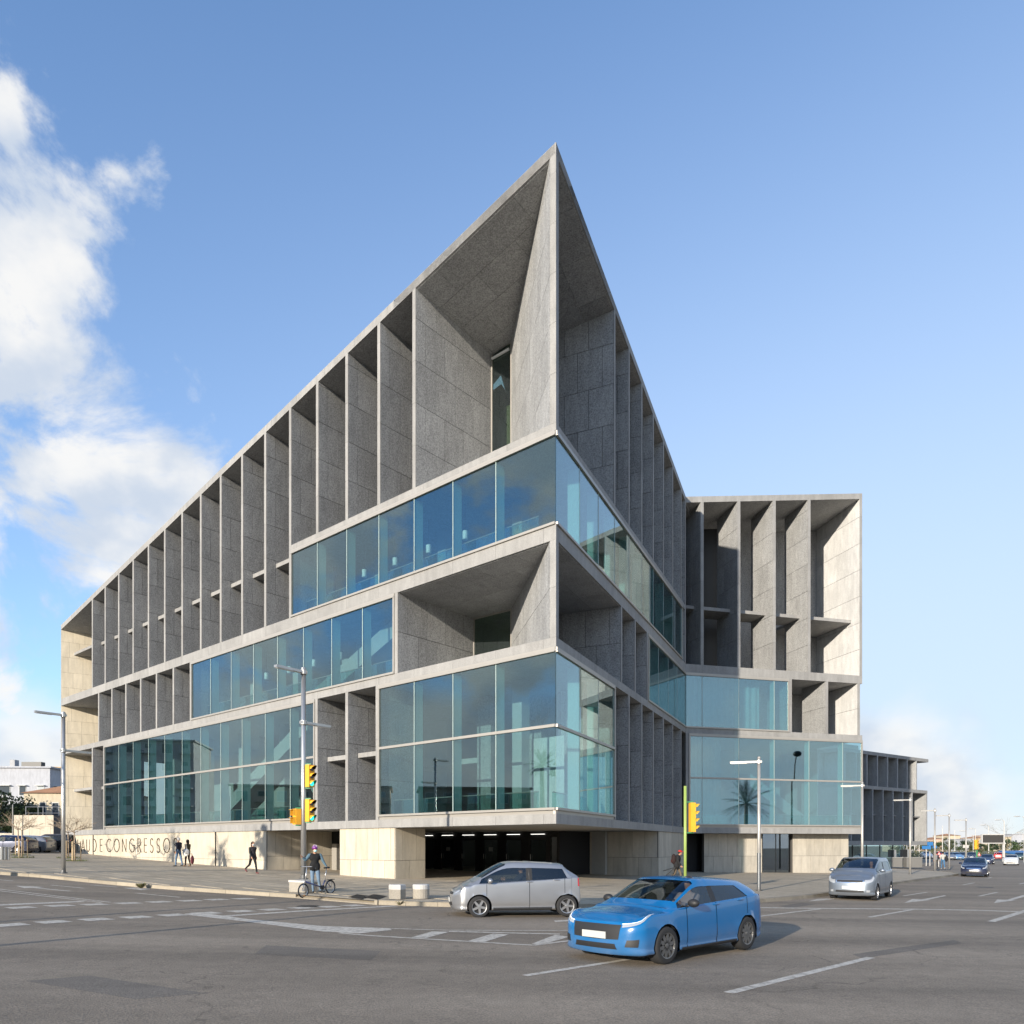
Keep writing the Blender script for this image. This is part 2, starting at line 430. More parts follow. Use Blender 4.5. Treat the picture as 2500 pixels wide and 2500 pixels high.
def paint_mat():
    m, nt, b = new_mat('road_paint'); L_ = nt.links.new
    t = nd(nt, 'ShaderNodeTexCoord')
    n = nd(nt, 'ShaderNodeTexNoise'); n.inputs['Scale'].default_value = 9; n.inputs['Detail'].default_value = 8; n.inputs['Roughness'].default_value = 0.75
    L_(t.outputs['Object'], n.inputs['Vector'])
    r_ = nd(nt, 'ShaderNodeMapRange'); r_.inputs[1].default_value = 0.36; r_.inputs[2].default_value = 0.54
    L_(n.outputs[0], r_.inputs[0])
    mx = nd(nt, 'ShaderNodeMixRGB'); mx.inputs[1].default_value = (0.27, 0.235, 0.195, 1); mx.inputs[2].default_value = (0.60, 0.55, 0.47, 1)
    L_(r_.outputs[0], mx.inputs[0]); L_(mx.outputs[0], b.inputs['Base Color']); b.inputs['Roughness'].default_value = 0.75
    return m
PAINT = paint_mat()

XS = [-1500, -400, -160, -100, -80, -70, -60] + [-54 + 2 * i for i in range(0, 87)] + [140, 180, 260, 400, 900, 2500]
def strip_sheet(name, x0, x1, y0, y1, dz, mat, ny=6):
    xs = sorted(set([x0, x1] + [x for x in XS if x0 < x < x1]))
    b = MB(); ys = [y0 + (y1 - y0) * i / ny for i in range(ny + 1)]
    vs = [(x, y, G(x) + dz) for y in ys for x in xs]; n = len(xs)
    b.add(vs, [(j * n + i, j * n + i + 1, (j + 1) * n + i + 1, (j + 1) * n + i) for j in range(ny) for i in range(n - 1)])
    o = b.build(name, mat, fix=False); o['kind'] = 'structure'
    return o
strip_sheet('ground', -1500, 2500, -400, 3000, -0.012, EARTH)
strip_sheet('road', -75, 110, -45, 175, 0.0, ASPHALT)

# ---- pavement round the building, with its kerb
PH = 0.13
kerb_px = [(0, 2135.5), (100, 2143), (250, 2158), (400, 2171), (560, 2182), (722, 2192.5)]
kerb_l = [gp(*q) for q in kerb_px]
d0 = (kerb_l[0] - kerb_l[1]).normalized()
kerb_l = [kerb_l[0] + d0 * 34] + kerb_l
kerb_r_px = [(914, 2208.5), (985, 2211), (1082, 2214), (1250, 2217), (1450, 2218), (1640, 2216), (1760, 2211), (1850, 2204.5), (2000, 2190.5), (2100, 2174), (2177, 2161.5), (2260, 2149), (2343, 2136)]
kerb_r = [gp(*q) for q in kerb_r_px]
e = kerb_r[-1]
tail = [e + Vector((1.6, 5.5, 0)), e + Vector((1.2, 11, 0)), e + Vector((-3.0, 17, 0)), e + Vector((-9, 25, 0)), e + Vector((-14, 50, 0)), e + Vector((-20, 66, 0))]
outline = kerb_l + kerb_r + tail
drop_a, drop_b = kerb_l[-1], kerb_r[0]
pav_poly = [(p.x, p.y) for p in outline] + [(28, 150), (-36, 150), (-62, 96), (-75, 82)]
def sheet_from_poly(poly, dz, cuts=2.5):
    """flat polygon cut into strips that follow the street"""
    bm = bmesh.new()
    f = bm.faces.new([bm.verts.new((x, y, 0)) for x, y in poly])
    xs = [p[0] for p in poly]; x = math.floor(min(xs) / cuts) * cuts
    while x < max(xs):
        bmesh.ops.bisect_plane(bm, geom=bm.verts[:] + bm.edges[:] + bm.faces[:], plane_co=(x, 0, 0), plane_no=(1, 0, 0)); x += cuts
    for v in bm.verts: v.co.z = G(v.co.x) + dz
    bmesh.ops.triangulate(bm, faces=bm.faces[:])
    bmesh.ops.recalc_face_normals(bm, faces=bm.faces[:])
    if sum(f.normal.z for f in bm.faces) < 0: bmesh.ops.reverse_faces(bm, faces=bm.faces[:])
    return bm
def paving_mat():
    """paving with joints, for where the slabs are too far off to build"""
    m = PAVING.copy(); m.name = 'paving_far'
    nt = m.node_tree; L_ = nt.links.new; b = nt.nodes['Principled BSDF']
    t = nd(nt, 'ShaderNodeTexCoord'); mp = nd(nt, 'ShaderNodeMapping'); mp.inputs['Rotation'].default_value = (0, 0, R(40.6))
    br = nd(nt, 'ShaderNodeTexBrick'); br.inputs['Scale'].default_value = 1.0
    br.inputs['Mortar Size'].default_value = 0.012; br.inputs['Brick Width'].default_value = 1.6; br.inputs['Row Height'].default_value = 0.8
    br.inputs['Color1'].default_value = (1, 1, 1, 1); br.inputs['Color2'].default_value = (0.90, 0.90, 0.90, 1); br.inputs['Mortar'].default_value = (0.5, 0.5, 0.5, 1)
    L_(t.outputs['Object'], mp.inputs[0]); L_(mp.outputs[0], br.inputs[0])
    src = b.inputs['Base Color'].links[0].from_socket
    mx = nd(nt, 'ShaderNodeMixRGB', blend_type='MULTIPLY'); mx.inputs[0].default_value = 1
    L_(src, mx.inputs[1]); L_(br.outputs[0], mx.inputs[2]); L_(mx.outputs[0], b.inputs['Base Color'])
    return m
PAVING_FAR = paving_mat()
bm = sheet_from_poly(pav_poly, PH - 0.012)
me = bpy.data.meshes.new('pavement'); bm.to_mesh(me); bm.free(); me.materials.append(PAVING_FAR)
pavement = link(bpy.data.objects.new('pavement', me)); pavement['kind'] = 'structure'

def poly_walk(pts, step):
    """points every step metres along a polyline"""
    out = [pts[0].copy()]; acc = 0.0
    for a, b in zip(pts, pts[1:]):
        L_ = (b - a).length; t = step - acc
        while t <= L_:
            out.append(a.lerp(b, t / L_)); t += step
        acc = L_ - (t - step)
    return out
def smooth_line(pts, n=6):
    """Catmull-Rom through the points"""
    out = []
    for i in range(len(pts) - 1):
        p0 = pts[max(0, i - 1)]; p1 = pts[i]; p2 = pts[i + 1]; p3 = pts[min(len(pts) - 1, i + 2)]
        for k in range(n):
            t = k / n
            out.append(0.5 * ((2 * p1) + (p2 - p0) * t + (2 * p0 - 5 * p1 + 4 * p2 - p3) * t * t + (3 * p1 - p0 - 3 * p2 + p3) * t ** 3))
    return out + [pts[-1]]
def kerb_run(pts, mat, length, parent):
    sp = smooth_line(pts); w = poly_walk(sp, length)
    if (sp[-1] - w[-1]).length > .15: w.append(sp[-1])
    for a, b in zip(w, w[1:]):
        d = (b - a); d.z = 0
        if d.length < 0.05: continue
        d.normalize(); nrm = Vector((-d.y, d.x, 0))            # towards the pavement
        a2, b2 = a + d * 0.006, b - d * 0.006
        q = [a2 - nrm * 0.004, b2 - nrm * 0.004, b2 + nrm * 0.22, a2 + nrm * 0.22]
        jz = random.uniform(-0.004, 0.004)
        lo = [Vector((p.x, p.y, G(p.x) - 0.1)) for p in q]; hi = [Vector((p.x, p.y, G(p.x) + PH + 0.004 + jz)) for p in q]
        hi[0] += nrm * 0.02; hi[1] += nrm * 0.02
        m = MB(); m.hexa(lo, hi); o = m.build('kerb_stone', mat, parent)
kerb_run(kerb_l, KERB, 2.0, pavement)
kerb_run(kerb_r[:6], KERB, 1.0, pavement)
kerb_run(kerb_r[5:] + tail[:4], KERB_DK, 1.0, pavement)
# low edging where the kerb is dropped, beside the cyclist
m_ = MB(); dd = (drop_b - drop_a).normalized(); nn = Vector((-dd.y, dd.x, 0))
q = [drop_a, drop_b, drop_b + nn * 0.25, drop_a + nn * 0.25]
m_.hexa([Vector((p.x, p.y, G(p.x) - 0.1)) for p in q], [Vector((p.x, p.y, G(p.x) + 0.02)) for p in q[:2]] + [Vector((p.x, p.y, G(p.x) + PH + 0.003)) for p in q[2:]])
m_.build('dropped_kerb', KERB, pavement)
m_ = MB()                                                       # the two ends of the raised kerb turn in
for a, sgn in ((drop_a, -1), (drop_b, 1)):
    q = [a, a + dd * 0.12 * sgn, a + dd * 0.12 * sgn + nn * 1.0, a + nn * 1.0]
    if sgn < 0: q = [q[1], q[0], q[3], q[2]]
    m_.hexa([Vector((p.x, p.y, G(p.x) - 0.1)) for p in q], [Vector((p.x, p.y, G(p.x) + PH + 0.006)) for p in q])
m_.build('kerb_return', KERB, pavement)

# ---- road markings
def mark(name_pts, dz=0.005):
    """painted polygon given by its ground points"""
    bm = sheet_from_poly([(p.x, p.y) for p in name_pts], dz, 2.0)
    me = bpy.data.meshes.new('road_marking'); bm.to_mesh(me); bm.free(); me.materials.append(PAINT)
    o = link(bpy.data.objects.new('road_marking', me)); o['kind'] = 'structure'; return o
def mline(pts_px, w, org=(0, 0), sc=1.0, dz=0.005):
    pts = [gp(org[0] + x / sc, org[1] + y / sc) for x, y in pts_px]
    for a, b in zip(pts, pts[1:]):
        d = (b - a); d.z = 0; d.normalize(); n = Vector((-d.y, d.x, 0)) * w / 2
        mark([a - n, b - n, b + n, a + n], dz)
def mpoly(pts_px, org=(0, 0), sc=1.0, dz=0.005):
    mark([gp(org[0] + x / sc, org[1] + y / sc) for x, y in pts_px], dz)
A_, S_ = (0, 2060), 3.864
B_ = (450, 2060); C_ = (900, 2060); SC = 3.513
D_ = (1300, 2080); SD = 3.22; E_ = (1800, 2100); SE = 2.76
# crossing dashes
row1 = [(200, 603), (560, 585), (890, 573), (1210, 561), (1500, 549), (1785, 538), (2044, 527), (2304, 519)]
row2 = [(100, 766), (500, 738), (905, 714), (1285, 693), (1630, 673), (1950, 655), (2274, 637), (2564, 622), (2839, 606), (3100, 595), (3334, 583)]
st_dir = (gp(269, 2203) - gp(0, 2171)); st_dir.z = 0; st_dir.normalize()
for row, hw in ((row1, 0.30), (row2, 0.29)):
    pts = [gp(x / S_, 2060 + y / S_) for x, y in row]
    for i, p in enumerate(pts):
        a = pts[max(0, i - 1)]; b = pts[min(len(pts) - 1, i + 1)]
        e1 = (b - a); e1.z = 0; e1.normalize(); e1 *= hw
        e2 = st_dir * 0.27
        mark([p - e1 - e2, p + e1 - e2, p + e1 + e2, p - e1 + e2])
mline([(-300, 392), (1040, 553)], 0.10, A_, S_); mline([(-300, 409), (960, 557)], 0.10, A_, S_)
mline([(-200, 587), (780, 545)], 0.40, A_, S_)
mline([(480, 390), (790, 420)], 0.12, A_, S_); mline([(240, 408), (660, 448)], 0.16, A_, S_)
mpoly([(145, 396), (330, 404), (420, 412), (230, 420)], A_, S_)
mline([(860, 390), (1110, 410)], 0.12, A_, S_); mline([(1280, 466), (1700, 506)], 0.12, A_, S_)
mpoly([(1160, 418), (1290, 414), (1420, 426), (1330, 438)], A_, S_)
mline([(-100, 332), (130, 352)], 0.12, A_, S_)
mline([(350, 685), (1100, 636), (2000, 587)], 0.28, B_, S_)
mpoly([(0, 662), (150, 650), (600, 712), (1300, 778), (1932, 800), (1960, 816), (1650, 848), (1300, 830), (600, 738), (50, 676)], B_, S_, 0.006)
mline([(0, 722), (650, 742), (1750, 744)], 0.10, C_, SC); mline([(690, 752), (1640, 776)], 0.16, C_, SC)
mline([(-250, 766), (0, 788), (1420, 872)], 0.12, C_, SC); mline([(1410, 872), (1760, 828)], 0.12, C_, SC)
mpoly([(365, 805), (490, 811), (695, 756), (540, 754)], C_, SC); mpoly([(850, 836), (995, 843), (1205, 778), (1065, 772)], C_, SC)
mpoly([(1395, 861), (1500, 862), (1720, 800), (1600, 782)], C_, SC)
mpoly([(1600, 672), (1590, 660), (1790, 648), (1810, 660)], C_, SC)
mline([(1240, 522), (1790, 572)], 0.10, B_, S_)
mline([(-60, 974), (650, 862), (900, 822)], 0.13, D_, SD)
mline([(-500, 316), (90, 320), (560, 326), (1200, 331), (1640, 339), (1960, 351)], 0.30, E_, SE)
for a, b, w in (((100, 385), (560, 329), .13), ((890, 385), (1180, 334), .13), ((1710, 415), (2000, 324), .20), ((-60, 896), (900, 657), .15),
                ((1120, 241), (1280, 216), .12), ((1520, 167), (1597, 153), .12), ((1690, 122), (1717, 114), .12), ((1630, 243), (1750, 217), .12), ((1900, 162), (1990, 143), .12)):
    mline([a, b], w, E_, SE)
for pts in ([(1125, 288), (1180, 262), (1240, 266), (1395, 237), (1408, 241), (1262, 272), (1305, 266), (1290, 271)],
            [(1730, 290), (1750, 266), (1815, 268), (1925, 236), (1960, 240), (1850, 270), (1890, 268), (1850, 274)],
            [(480, 278), (540, 262), (640, 256), (700, 250), (700, 257), (620, 268)]):
    mpoly(pts, E_, SE)
# old trench repairs in the asphalt
PATCH = stone('asphalt_patch', (0.175, 0.150, 0.122), grain=42, speck=0.45, blotch=0.16, piece=0.08, bump=0.4, rough=0.85, bscale=0.6); wear(PATCH)
for pts in ([(620, 2330), (905, 2345), (930, 2322), (650, 2308)], [(60, 2395), (330, 2440), (500, 2425), (220, 2382)], [(2080, 2330), (2330, 2295), (2350, 2303), (2105, 2340)], [(1900, 2212), (1960, 2204), (1990, 2208), (1930, 2217)]):
    bm = sheet_from_poly([(q_.x, q_.y) for q_ in [gp(*a_) for a_ in pts]], .002, 2.0)
    me = bpy.data.meshes.new('road_repair'); bm.to_mesh(me); bm.free(); me.materials.append(PATCH); o = link(bpy.data.objects.new('road_repair', me)); o['kind'] = 'structure'
# gully grates and manhole covers
IRON = plain('cast_iron', (0.055, 0.048, 0.042), 0.6, 0.4, var=0.3)
def flat_thing(name, label, cat, quad, bars, h):
    base = sum(quad, Vector()) / 4
    t = thing(name, label, cat, base)
    m = MB(); u = quad[1] - quad[0]; v = quad[3] - quad[0]
    def pt(a, b, z): p = quad[0] + u * a + v * b; return Vector((p.x, p.y, G(p.x) + h + z))
    m.hexa([pt(a, b, -.02) for a, b in ((0, 0), (1, 0), (1, 1), (0, 1))], [pt(a, b, .004) for a, b in ((0, 0), (1, 0), (1, 1), (0, 1))])
    m.build('frame', IRON, t)
    for i in range(bars):
        a0 = (i + .25) / bars; a1 = (i + .75) / bars; m = MB()
        m.hexa([pt(a, b, .0045) for a, b in ((a0, .06), (a1, .06), (a1, .94), (a0, .94))], [pt(a, b, .012) for a, b in ((a0, .06), (a1, .06), (a1, .94), (a0, .94))])
        m.build('grate_bar', IRON, t)
for k, (x0, x1) in enumerate(((1545, 1740), (1690, 1900))):
    quad = [gp(450 + q[0] / S_, 2060 + q[1] / S_, PH) for q in ((x0, 505), (x0 + 130, 524), (x1, 490), (x1 - 110, 476))]
    flat_thing('gully_grate', ('rusty iron gully grate in the pavement nearest the cyclist', 'rusty iron gully grate in the pavement nearest the white capped bollards')[k], 'grate', quad, 9, PH)
c = gp(450 + 1150 / S_, 2060 + 590 / S_)
def disc_cover(c, r_, label, n=28):
    t = thing('manhole_cover', label, 'manhole cover', c)
    m = MB(); m.lathe([(0.001, .006), (r_ * .9, .006), (r_ * .92, .003), (r_, .007), (r_ * 1.02, -.02)], (c.x, c.y, G(c.x)), n=n); m.build('cover', IRON, t)
disc_cover(c, .36, 'dark round manhole cover in the road below the cyclist')
disc_cover(gp(1800 + 1668 / SE, 2100 + 183 / SE), .40, 'dark round manhole cover in the right hand road lanes')
ORD = 'first second third fourth fifth sixth seventh eighth ninth tenth eleventh twelfth thirteenth fourteenth fifteenth sixteenth seventeenth eighteenth nineteenth twentieth twenty-first twenty-second'.split()
# ================================================================== the congress hall
class Facade:
    def __init__(self, o, d, n): self.o, self.d, self.n = Vector((o[0], o[1], 0)), Vector((d[0], d[1], 0)), Vector((n[0], n[1], 0))
    def __call__(self, s, r_, z): q = self.o + self.d * s + self.n * r_; return Vector((q.x, q.y, z))
CX0, CY0 = 1.779, 30.0
FL = Facade((CX0, CY0), (-.7592, .6509), (.6509, .7592))      # left front, s runs to the left, r into the building
FA = Facade((CX0, CY0), (.4190, .9080), (-.9080, .4190))      # shaded front to the right of the point
SI = 25.44
inn = FA(SI, 0, 0)
FB = Facade((inn.x, inn.y), (.967, .254), (-.254, .967))      # sunlit front beyond the inner corner
SB = 14.91
MOD = 2.627
def su(u): return 8.53 + MOD * u                               # left front: fin number to metres
SEND = 55.06
def sa(k): return 8.11 + MOD * k                               # shaded front
SBF = [1.30, 4.27, 7.22, 10.2]
FT = 0.23                                                      # fin thickness
B1T, B1B, B2T, B2B, B3T, B3B, GT3, MUL, GB4, B4T, B4B = 19.02, 18.70, 14.90, 14.29, 10.34, 9.94, 9.70, 6.76, 3.46, 3.19, 2.78
def roof(p): return 30.34 + .0598 * (p.x - CX0) - .1783 * (p.y - CY0)
def roofL(s, r_): return roof(FL(s, r_, 0))
def roofA(s, r_): return roof(FA(s, r_, 0))
def roofB(s, r_): return 26.86 + 2.03 / SB * s - .07 * r_
FAS = 0.42
hall = thing('congress_hall', 'pointed grey granite congress hall with deep fins and blue glass bands', 'building', (CX0, CY0, 0))
HINV = winv(hall)

# ---- floor slabs and roof
L_END, B_END = FL(SEND, 0, 0), FB(SB, 0, 0)
back = [Vector((18, 84, 0)), Vector((-25, 84, 0))]
plan = [FL(0, 0, 0), inn, B_END, back[0], back[1], L_END]
def inset_plan(d=.05):
    return [Vector((CX0, CY0, 0)) + (FL.n + FA.n).normalized() * d * 1.6, FA(SI, d, 0) + FB.n * d * .5, FB(SB - .01, d, 0), back[0], back[1], FL(SEND - .01, d, 0)]
def slab(name, z0, z1, mat, poly=None, parent=hall):
    m = MB(); m.prism([Vector((p.x, p.y, z0)) for p in (poly or inset_plan())], (0, 0, z1 - z0)); return m.build(name, mat, parent)
sl2 = slab('floor_slab', B2B + .004, B2T - .004, GRANITE)
sl3 = slab('floor_slab', B3B + .004, B3T - .004, GRANITE)
sl4 = slab('floor_slab', B4B + .004, B4T - .004, GRANITE)
b1poly = [inset_plan()[0], FA(SI - .1, .05, 0), FA(SI - .1, 9, 0), FL(su(4) + FT / 2, 9, 0), FL(su(4) + FT / 2, .05, 0)]
sl1 = slab('floor_slab', B1B + .004, B1T - .004, GRANITE, b1poly)
# roof as strips that carry the sloping soffit, and the deck behind them
rm = MB()
RD = 7.0
def roof_strip(F, fn, ss, rr):
    for s0, s1 in zip(ss, ss[1:]):
        for r0, r1 in zip(rr, rr[1:]):
            b = [F(s0, r0, fn(s0, r0) - FAS + .01), F(s1, r0, fn(s1, r0) - FAS + .01), F(s1, r1, fn(s1, r1) - FAS + .01), F(s0, r1, fn(s0, r1) - FAS + .01)]
            t = [Vector((p.x, p.y, p.z + FAS - .02)) for p in b]
            rm.hexa(b, t)
bis = (FL.n + FA.n).normalized()
bisd = (FL.d + FA.d).normalized()
# the pointed corner: quads from the fronts to the line that halves the corner
Q = 10.0
cpt = [FL(0, 0, 0), FL(Q, 0, 0), FL(Q, RD, 0), Vector((CX0, CY0, 0)) + bisd * 11.2, FA(Q, RD, 0), FA(Q, 0, 0)]
bot = [Vector((p.x, p.y, roof(p) - FAS + .01)) for p in cpt]
rm.add([*bot, *[p + Vector((0, 0, FAS - .02)) for p in bot]], [(0, 3, 2, 1), (0, 5, 4, 3), (6, 7, 8, 9), (6, 9, 10, 11), (0, 1, 7, 6), (0, 6, 11, 5)])
roof_strip(FL, roofL, [Q, 20, 30, 40, SEND], [.03, RD])
roof_strip(FA, roofA, [Q, 18, SI + 2], [.03, RD])
roof_strip(FB, roofB, [0, SB], [.03, RD])
rm.build('roof', GRANITE, hall)
dk = MB()
dp = [Vector((CX0, CY0, 0)) + bisd * 11.1, FA(SI, RD - .1, 0), FB(3, RD - .1, 0), FB(SB, RD - .1, 0), back[0], back[1], FL(SEND, RD - .1, 0)]
dk.poly([Vector((p.x, p.y, min(roof(p), 27.5) - .2)) for p in dp]); dk.build('roof_deck', GRANITE, hall)

# ---- fascia stones on the slab edges
def fascia(F, s0, s1, zb, zt, step, parent, ph=0.0, out=.055, name='fascia_stone', mat=GRANITE_EDGE):
    ss = [s0]; s = s0 + ph if ph > 0.3 else s0 + step
    while s < s1 - .3: ss.append(s); s += step
    ss.append(s1); g = .005
    for a, b in zip(ss, ss[1:]):
        za = zb if not callable(zb) else zb; m = MB()
        f0 = (lambda s_: zb(s_)) if callable(zb) else (lambda s_: zb); f1 = (lambda s_: zt(s_)) if callable(zt) else (lambda s_: zt)
        lo = [F(a + g, -.0, f0(a)), F(b - g, -.0, f0(b)), F(b - g, out, f0(b)), F(a + g, out, f0(a))]
        hi = [F(a + g, -.0, f1(a)), F(b - g, -.0, f1(b)), F(b - g, out, f1(b)), F(a + g, out, f1(a))]
        m.hexa(lo, hi); m.build(name, mat, parent)
for sl, zb, zt in ((sl2, B2B, B2T), (sl3, B3B, B3T), (sl4, B4B, B4T)):
    fascia(FL, 0, SEND, zb, zt, MOD, sl, su(-3) - 0 + .0); fascia(FA, 0, SI, zb, zt, MOD, sl); fascia(FB, 0, SB, zb, zt, 2.95, sl, 1.3)
fascia(FL, 0, su(4) + FT / 2, B1B, B1T, MOD, sl1); fascia(FA, 0, SI - .3, B1B, B1T, MOD, sl1)
rf = bpy.data.objects['roof']
fascia(FL, 0, SEND, lambda s: roofL(s, 0) - FAS, lambda s: roofL(s, 0), MOD, rf); fascia(FA, 0, SI, lambda s: roofA(s, 0) - FAS, lambda s: roofA(s, 0), MOD, rf)
fascia(FB, 0, SB, lambda s: roofB(s, 0) - FAS, lambda s: roofB(s, 0), 2.95, rf, 1.3)

# ---- fins
ROW = 2.03
def fin(F, s, z0, ztop, depth=2.9, th=FT, panels=True, name='fin', du=1.32, r0=0.0, mat=GRANITE, face_mat=None, pname='fin_panel'):
    """upright slab fin: core, stone panels on the face towards the point, edge stones"""
    fm = face_mat or mat; h = th / 2 - .028
    zt = ztop if callable(ztop) else (lambda r_: ztop)
    m = MB()
    lo = [F(s - h, r0 + .03, z0), F(s + th / 2, r0 + .03, z0), F(s + th / 2, depth, z0), F(s - h, depth, z0)]
    hi = [F(s - h, r0 + .03, zt(0)), F(s + th / 2, r0 + .03, zt(0)), F(s + th / 2, depth, zt(depth)), F(s - h, depth, zt(depth))]
    m.hexa(lo, hi); f = m.build(name, JOINT if panels else mat, hall)
    if panels:
        reg = [(0, z0), (depth, z0), (depth, zt(depth)), (0, zt(0))]
        rc = grid_rects(r0 + .03, depth, z0, max(zt(0), zt(depth)), du, ROW, .55)
        pieces(pname, f, F(s - h, 0, 0), F.n, (0, 0, 1), -F.d, reg, rc, fm, gap=.024, th=.028)
    rows = []; z = z0
    while z < zt(0) - .05:
        e_ = min(z + ROW, zt(0)); e_ = zt(0) if zt(0) - e_ < .3 else e_; rows.append((-th / 2, z, th / 2, e_)); z = e_
    pieces('edge_stone', f, F(s, r0 + .031, 0), F.d, (0, 0, 1), -F.n, [(-9, -9), (9, -9), (9, 60), (-9, 60)] if True else None, rows, GRANITE_EDGE, gap=.008, th=.032)
    # the edge stones' region must be convex and ccw in (u, v)
    return f
def rl(s): return lambda r_: roofL(s, r_) - FAS + .012
def ra(s): return lambda r_: roofA(s, r_) - FAS + .012
def rb(s): return lambda r_: roofB(s, r_) - FAS + .012
RW = 5.4
for k in range(0, 16):                                          # left front, top storeys
    fin(FL, su(k), B1T if k < 4 else B2T, rl(su(k)), RW if k == 0 else 2.9)
fin(FL, su(.5) - .02, B3T, B2B, RW)                             # middle storey
for u in (9.5, 10.5, 11.5, 12.5, 13.5, 14.5): fin(FL, su(u), B3T, B2B)
fin(FL, su(8.5) + .1, B3T, B2B)
for u in (1.05, 2, 3.03, 14.1, 15): fin(FL, su(u), B4T, B3B)    # lower storeys
for k in range(0, 7): fin(FA, sa(k), B1T, ra(sa(k)), RW if k == 0 else 2.9)
for k in range(0, 3): fin(FA, sa(k + .5) - .1, B3T, B2B, RW if k == 0 else 2.9)
for k in range(1, 7): fin(FA, sa(k), B4T, B3B)
fin(FA, sa(0) + .08, B4T, B3B)
fin(FA, SI - .16, B2T, ra(SI - .16), th=.3, depth=2.0)
for s in SBF: fin(FB, s, B2T, rb(s), 2.86, th=.25)
fin(FB, 8.6, B3T, B2B, 2.86); fin(FB, 11.75, B3T, B2B, 2.86)
fin(FB, SB - .12, B2T, rb(SB), 5.1, th=.22, name='end_wall', pname='wall_panel', face_mat=GRANITE_PALE); fin(FB, SB - .32, B3T, B2B, 5.1, th=.22, name='end_wall', pname='wall_panel', face_mat=GRANITE_PALE)
fin(FB, .12, B4T, B3B, 1.0, th=.24)
# shelves between the fins, set back from their edges
def shelf(F, s0, s1, z, r0=.66, r1=2.9, th=.24, name='shelf'):
    m = MB(); m.hexa([F(s0, r0, z), F(s1, r0, z), F(s1, r1, z), F(s0, r1, z)], [F(s0, r0, z + th), F(s1, r0, z + th), F(s1, r1, z + th), F(s0, r1, z + th)])
    m.build(name, GRANITE_EDGE, hall)
for k in range(4, 15): shelf(FL, su(k) + FT / 2, su(k + 1) - FT / 2, 18.55)
for a, b in ((1.05, 2), (2, 3.03), (14.1, 15)): shelf(FL, su(a) + FT / 2, su(b) - FT / 2, 6.55)
xs_ = [.3] + SBF + [SB - .1]
for a, b in zip(xs_, xs_[1:]): shelf(FB, a + .13, b - .13, 19.2, .95, 2.86 if b < 12 else 5.0)
# ---- back walls of the bays (dark glazing and stone)
def wall(F, s0, s1, r_, z0, z1, mat, name='bay_wall', th=.2, parent=hall):
    m = MB(); z1a = z1 if not callable(z1) else z1(s0); z1b = z1 if not callable(z1) else z1(s1)
    m.hexa([F(s0, r_, z0), F(s1, r_, z0), F(s1, r_ + th, z0), F(s0, r_ + th, z0)], [F(s0, r_, z1a), F(s1, r_, z1b), F(s1, r_ + th, z1b), F(s0, r_ + th, z1a)])
    return m.build(name, mat, parent)
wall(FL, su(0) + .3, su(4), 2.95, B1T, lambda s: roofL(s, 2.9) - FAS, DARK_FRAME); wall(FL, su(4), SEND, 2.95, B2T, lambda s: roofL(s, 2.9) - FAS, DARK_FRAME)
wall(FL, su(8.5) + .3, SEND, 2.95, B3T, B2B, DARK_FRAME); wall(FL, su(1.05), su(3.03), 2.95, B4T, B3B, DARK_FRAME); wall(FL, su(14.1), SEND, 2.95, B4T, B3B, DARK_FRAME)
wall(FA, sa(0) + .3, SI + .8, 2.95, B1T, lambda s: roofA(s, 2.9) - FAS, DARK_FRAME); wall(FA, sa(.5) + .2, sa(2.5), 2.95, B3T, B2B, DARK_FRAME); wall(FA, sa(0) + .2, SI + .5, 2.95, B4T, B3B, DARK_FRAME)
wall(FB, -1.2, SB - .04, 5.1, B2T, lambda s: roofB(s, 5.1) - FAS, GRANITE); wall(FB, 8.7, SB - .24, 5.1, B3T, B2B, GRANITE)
wall(FB, -1.0, 7.0, 4.2, B2T, lambda s: roofB(s, 4.2) - FAS, DARK_FRAME, th=.1)
# ---- left end: a wall of beige stone closes the last open bay
ew = Facade(FL(SEND, 0, 0), (FL.n * math.cos(R(18)) - FL.d * math.sin(R(18))), (FL.d * math.cos(R(18)) + FL.n * math.sin(R(18))))
m = MB(); zt = roofL(SEND, 0) - FAS
m.hexa([ew(0.02, .03, .2), ew(3.8, .03, .2), ew(3.8, .4, .2), ew(0.02, .4, .2)], [ew(0.02, .03, zt), ew(3.8, .03, zt), ew(3.8, .4, zt), ew(0.02, .4, zt)])
endw = m.build('end_wall', JOINT, hall)
rects = []
z = B4T; k = 0
while z < zt:
    us = [0]; u = random.uniform(.5, 1.1)
    while u < 3.7: us.append(u); u += random.uniform(.75, 1.35)
    us.append(3.8); hrow = random.choice((1.1, 1.35, 1.6))
    rects += [(a, z, b, min(z + hrow, zt)) for a, b in zip(us, us[1:])]; z += hrow
pieces('wall_stone', endw, ew(0, .03, 0), ew.d, (0, 0, 1), -ew.n, [(0, 0), (3.8, 0), (3.8, zt), (0, zt)], rects, BEIGE_END, gap=.012, th=.03)
for z in (18.9, 6.7): shelf(FL, su(15) + FT / 2, SEND - .2, z, .95, 2.9, .22)
